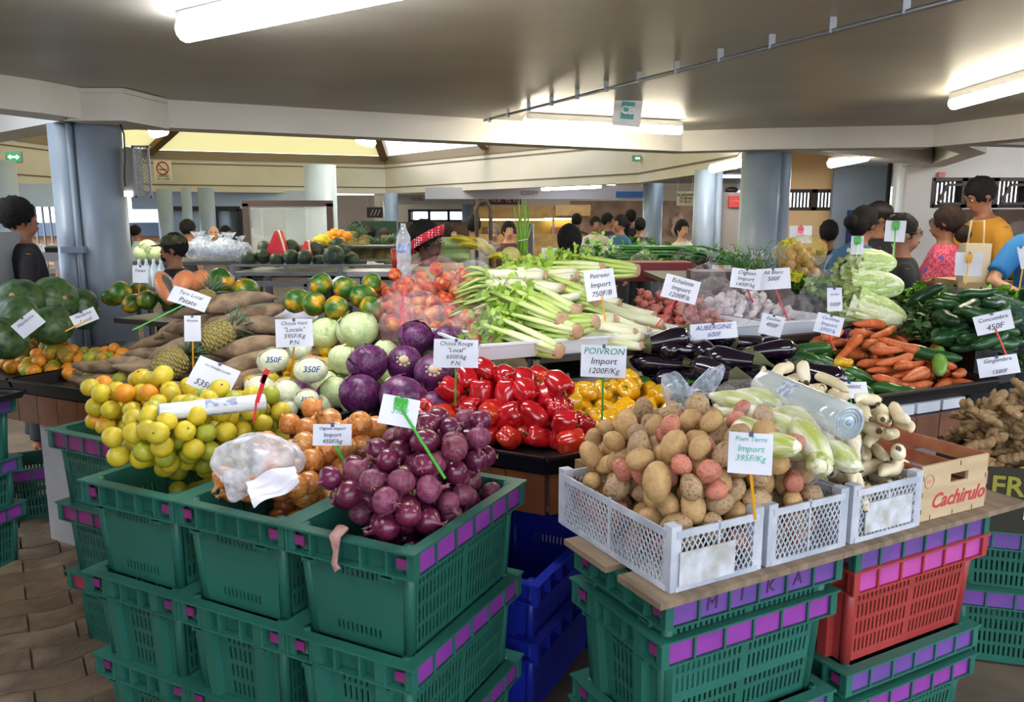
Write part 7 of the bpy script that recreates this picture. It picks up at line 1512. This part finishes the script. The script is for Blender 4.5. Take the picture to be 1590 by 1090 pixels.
link('stalks', b.mesh('stalks', ONG), o)
for i, (u, v) in enumerate([(945, 410), (955, 409), (963, 411)]): thing('carrot', 'small far carrot bundle on the distant table', 'carrot', atY(u, v, 6.6), (0, 0, i), 'far carrots on the distant table', CRV[0][0], 1.4)
b = MB(); b.box((0, 0, 0), (.7, .3, .14)); thing('red_crate', 'dark red crate edge below the distant greens', 'crate', atY(1000, 420, 6.2), me=b.mesh('rc', mat('dark_red_box', '#7a1c2c', rough=.5)))
b = MB(); b.box((0, 0, 0), (.4, .25, .16)); thing('wood_crate', 'dark brown crate behind the shallot bags', 'crate', atY(1122, 440, 4.9), me=b.mesh('wc', mat('dark_brown_box', '#3a1c1c', rough=.5)))
for i, (u, v, Y) in enumerate([(1150, 405, 5.8), (1180, 408, 5.6), (1170, 415, 5.3)]): greens('herb_bunch', 'green leafy bunch at the foot of the right pillar, '+['left', 'right', 'front'][i], u, v+8, Y, ONG, 120, .04, (.2, .14, .12), 80+i, 'blade')
b = MB(); b.box((0, 0, 0), (1.4, .8, .03)); q = atY(1170, 425, 5.5); thing('rear_board', 'board behind the garlic carrying leafy bunches', 'board', (q.x, 5.5, q.z-.02), me=b.mesh('rb', WOODD))
# potatoes in a yellow net
NETM = film('yellow_net_film', '#e0c83c', .2, .3, .9, 9); ball_pile([atY(1215, 410, 4.95).xy, atY(1270, 410, 4.95).xy, atY(1272, 405, 5.2).xy, atY(1215, 405, 5.2).xy], 1.27, lambda s, t: .14*dome()(s, t), 38, (.028, .034), ballmaker('net_potato', 'yellow potato in the net bag', 'potato', 'potatoes in the yellow net', [(potm('potato', POT[1], 3, (1.1, 1, .9)), [])]), random.Random(2))
thing('net_bag', 'yellow net bag filled with potatoes', 'bag', atY(1243, 392, 5.05), me=bagmesh('bag', NETM, 130, ax=(1.2, .8, .8), spout=False, amp=.15), scale=.14)
b = MB(); b.box((0, 0, 0), (.10, .01, .07)); thing('yellow_label', 'yellow printed label below the potato net', 'label', atY(1232, 428, 4.8), (.2, .2, 0), me=b.mesh('yl', mat('yellow_label_print', '#d8d02c', '#8a8a20', scale=40, rough=.5, pos=(.5, .6)))); b = MB(); b.box((0, 0, 0), (.09, .01, .035)); thing('yellow_label', 'yellow label on top of the potato net', 'label', atY(1225, 376, 5.0), (.2, -.2, 0), me=b.mesh('yl', MATS['yellow_label_print']))
b = MB(); b.box((0, 0, 0), (.42, .4, .2)); thing('riser_box', 'brown box carrying the potato net', 'box', (atY(1243, 410, 5.1).x, 5.1, 1.16), me=b.mesh('rb', mat('dark_brown_box', '#3a1c1c')))
# far right stall counter with produce under the yellow shirt man
fc0 = atY(1430, 400, 6.2); table('far_counter', 'counter behind the woman in the flowered shirt', (4.6, 7.4), (2.6, .9), 1.12, mat('brown_counter', '#6a5548', rough=.7))
b = MB(); x0, x1, z0, z1 = wx(1490, 1700, 336, 356, 9); b.box(((x0+x1)/2, 9, (z0+z1)/2-.1), (x1-x0, .1, .5)); thing('shelving_unit', 'brown shelving behind the man in yellow', 'shelf', me=b.mesh('sb', mat('brown_shelving', '#6b5245', '#5a463c', scale=3, rough=.8)))
for i, (u, v) in enumerate([(1530, 392), (1540, 398), (1555, 390), (1548, 404), (1565, 400)]): thing('green_melon', 'dark green round gourd on the far right counter', 'gourd', atY(u, v, 6.4), (i, 0, 0), 'gourds on the far right counter', WK[0], .09)
for i, (u, v) in enumerate([(1505, 384), (1515, 386), (1522, 383), (1512, 380)]): thing('tomato', 'orange red fruit by the yellow shirt hands', 'fruit', atY(u, v, 6.3), (0, 0, 0), 'orange red fruit on the far right counter', CF[3], .045)
for i, (u, v) in enumerate([(1530, 425), (1545, 420), (1555, 430), (1568, 424), (1540, 432), (1575, 434), (1525, 432)]): thing('lime', 'far lime in the box below the blue sleeve', 'lime', atY(u, v, 5.3), (0, 0, 0), 'limes below the blue sleeve', CF[0], .04)
b = MB(); b.box((0, 0, 0), (.7, .5, .3)); q = atY(1548, 440, 5.4); thing('lime_box', 'pale box of limes at the right', 'box', (q.x, 5.5, q.z-.12), me=b.mesh('lb', mat('pale_box', '#b8a080', rough=.8)))
b = MB(); b.box((0, 0, 0), (.16, .08, .24)); b.tube([(-.05, 0, .12), (-.04, 0, .26), (.04, 0, .26), (.05, 0, .12)], .006, 6); thing('tote_bag', 'cream shoulder bag on the flowered shirt woman\'s right side', 'bag', atY(1512, 408, 5.0), me=b.mesh('tb', mat('cream_bag', '#cdb99c', rough=.8)))
thing('plastic_bag', 'clear bag of vegetables on the far right counter', 'bag', atY(1582, 362, 6.8), (0, 0, 0), None, bagmesh('bag', FB, 140, spout=False), .11)
# bakery kiosk far away
kx0, kx1, kz0, kz1 = wx(737, 912, 322, 470, 21); kk = thing('kiosk', 'lit yellow bakery stall with a timber canopy in the distance', 'kiosk', ((kx0+kx1)/2, 21, 0)); W_ = kx1-kx0
WOODY = mat('golden_timber', '#c09a5c', '#a88048', scale=5, rough=.6); YW = mat('yellow_wall_lit', '#d8b050', rough=.7)
b = MB(); b.box((0, 0, kz1-.12), (W_, .3, .3)); b.box((W_*.36, -.3, kz1-.08), (W_*.3, .6, .28)); link('canopy', b.mesh('cn', WOODY), kk); b = MB(); b.box((0, 1.8, kz1/2), (W_, .1, kz1)); link('back_wall', b.mesh('bw', YW), kk)
b = MB(); b.box((0, 0, .6), (W_, .6, 1.2)); link('counter', b.mesh('cn', WOODY), kk)
b = MB(); b.box((-W_*.15, -.1, kz1-.32), (W_*.65, .06, .04)); link('light_strip', b.mesh('ls', mat('strip_light', '#fff2d0', emit=5)), kk)
b = MB(); b.box((W_*.3, 1.6, kz1-.3), (W_*.3, .06, .04)); link('lamp', b.mesh('ls', MATS['strip_light']), kk)
for i in range(8):
    b = MB(); b.box((0, 0, 0), (.3+.1*(i % 3), .03, .25+.08*(i % 2))); link('poster', b.mesh('po', mat('poster%d' % i, ['#8a6a4a', '#4a4644', '#a03a34', '#3a6a5a', '#c8a86a', '#5a4a40', '#b86a4a', '#40506a'][i], rough=.6)), kk, (-W_*.40+W_*.11*i, 1.7, kz1-.65-.3*(i % 2)))
b = MB(); b.box((-W_/2+.1, -.1, kz1/2), (.05, .05, kz1)); b.box((W_*.2, -.1, kz1/2), (.05, .05, kz1)); link('post', b.mesh('po', GALV), kk)
# far green panel, dark mural, shelves of goods and small far bits
boxp('green_shutter', (atY(589, 372, 14).x, 14, .79), (.62, .05, 1.58), mat('dark_green_panel', '#1f4a34', '#173a28', scale=30, rough=.6)); bpy.data.objects['green_shutter']['label'] = 'dark green tiled panel beside the slim pillar'; bpy.data.objects['green_shutter']['category'] = 'panel'
o = board(582, 330, 24, 16, 23.3, '', '#2a2420', '#ffffff', 'dark poster with white slanted shapes left of the slim pillar', name='poster'); b = MB()
for k in range(3): b.bar((-.12+k*.1, -.03, -.08), (-.04+k*.1, -.03, .08), .03, .01)
link('print', b.mesh('p', PLW), o)
q0 = atY(966, 380, 20); b = MB(); b.box((0, 0, 0), (5.2, .4, 2.1)); o = thing('goods_shelf', 'far stall shelving of goods behind the group of people', 'shelf', (q0.x+1.5, 22.9, 1.05), me=b.mesh('gs', mat('dim_shelving', '#b8987e', '#9a7a64', scale=3, rough=.8)))
rg = random.Random(4)
for i in range(26):
    q = atY(rg.uniform(950, 1075), rg.uniform(340, 362), 22.62); c_ = rg.choice(['#c89a7a', '#b85a4a', '#d8b8a0', '#8a6a4a', '#e0d0c0']); b = MB(); b.ell((0, 0, 0), (.14, .1, .16), 8, 6, lump(.3, 2, i)); thing('goods', 'small far item hanging on the stall shelves behind the people', 'goods', q, (0, 0, i), 'far goods on the stall shelves', b.mesh('goods', mat('goods'+c_, c_, rough=.7)))
b = MB(); b.box((0, 0, 0), (3.6, .4, 1.2)); q = atY(660, 372, 24); thing('goods_shelf', 'dark low shelving under the far high window', 'shelf', (q.x, 24.5, .9), me=b.mesh('gs', mat('dim_shelving2', '#7a6252', '#9a7c66', scale=3, rough=.8)))
b = MB(); b.box((0, 0, 0), (.6, .5, 2.0)); q = atY(1134, 360, 11.6); thing('fridge', 'tall grey cabinet under the red square sign', 'cabinet', (q.x, 11.85, 1.0), me=b.mesh('fr', mat('beige_grey_cabinet', '#9a9088', rough=.6)))
b = MB(); b.ell((0, 0, 0), (.1, .06, .045), 12, 8); thing('cap', 'black cap hanging above the red square sign', 'cap', Vector((atY(1136, 299, 11.7).x, 11.7, 2.035)), me=b.mesh('cap', BLACKM))

# ------------------------------------------------------------- every heaped thing gets a label of its own place in its heap
from collections import defaultdict
bpy.context.view_layer.update()
G = defaultdict(list)
for o in bpy.data.objects:
    if o.parent is None and o.get('group'): G[(o['group'], o['label'])].append(o)
def cut(v, vals, names):
    i = sorted(vals).index(v); return names[min(len(names)-1, i*len(names)//len(vals))]
def toscreen(p): 
    y = p.y*math.cos(TH)-(p.z-H)*math.sin(TH); return p.x/y, (p.y*math.sin(TH)+(p.z-H)*math.cos(TH))/y
HN = ['far left', 'left', 'left of centre', 'centre', 'right of centre', 'right', 'far right']; VN = ['bottom', 'lower part', 'middle', 'upper part', 'top']
for (g, lb), os_ in G.items():
    if len(os_) < 4: continue
    sc = {o: toscreen(o.location) for o in os_}; V = [sc[o][1] for o in os_]; big = len(os_) > 24
    vn = VN if big else VN[::2]; hn = HN if big else HN[::3]; rows = defaultdict(list)
    for o in os_: rows[cut(sc[o][1], V, vn)].append(o)
    sz = sorted(o.scale[1] for o in os_)
    for rn, ro in rows.items():
        Hh = [sc[o][0] for o in ro]
        for o in ro:
            hp_ = cut(sc[o][0], Hh, hn); s_ = ('small ' if o.scale[1] < sz[len(sz)//3] else 'large ' if o.scale[1] > sz[2*len(sz)//3] else '') if big else ''
            words = lb.split(); base = ' '.join(words[:9]); o['label'] = (s_+base+', '+rn+' '+hp_)
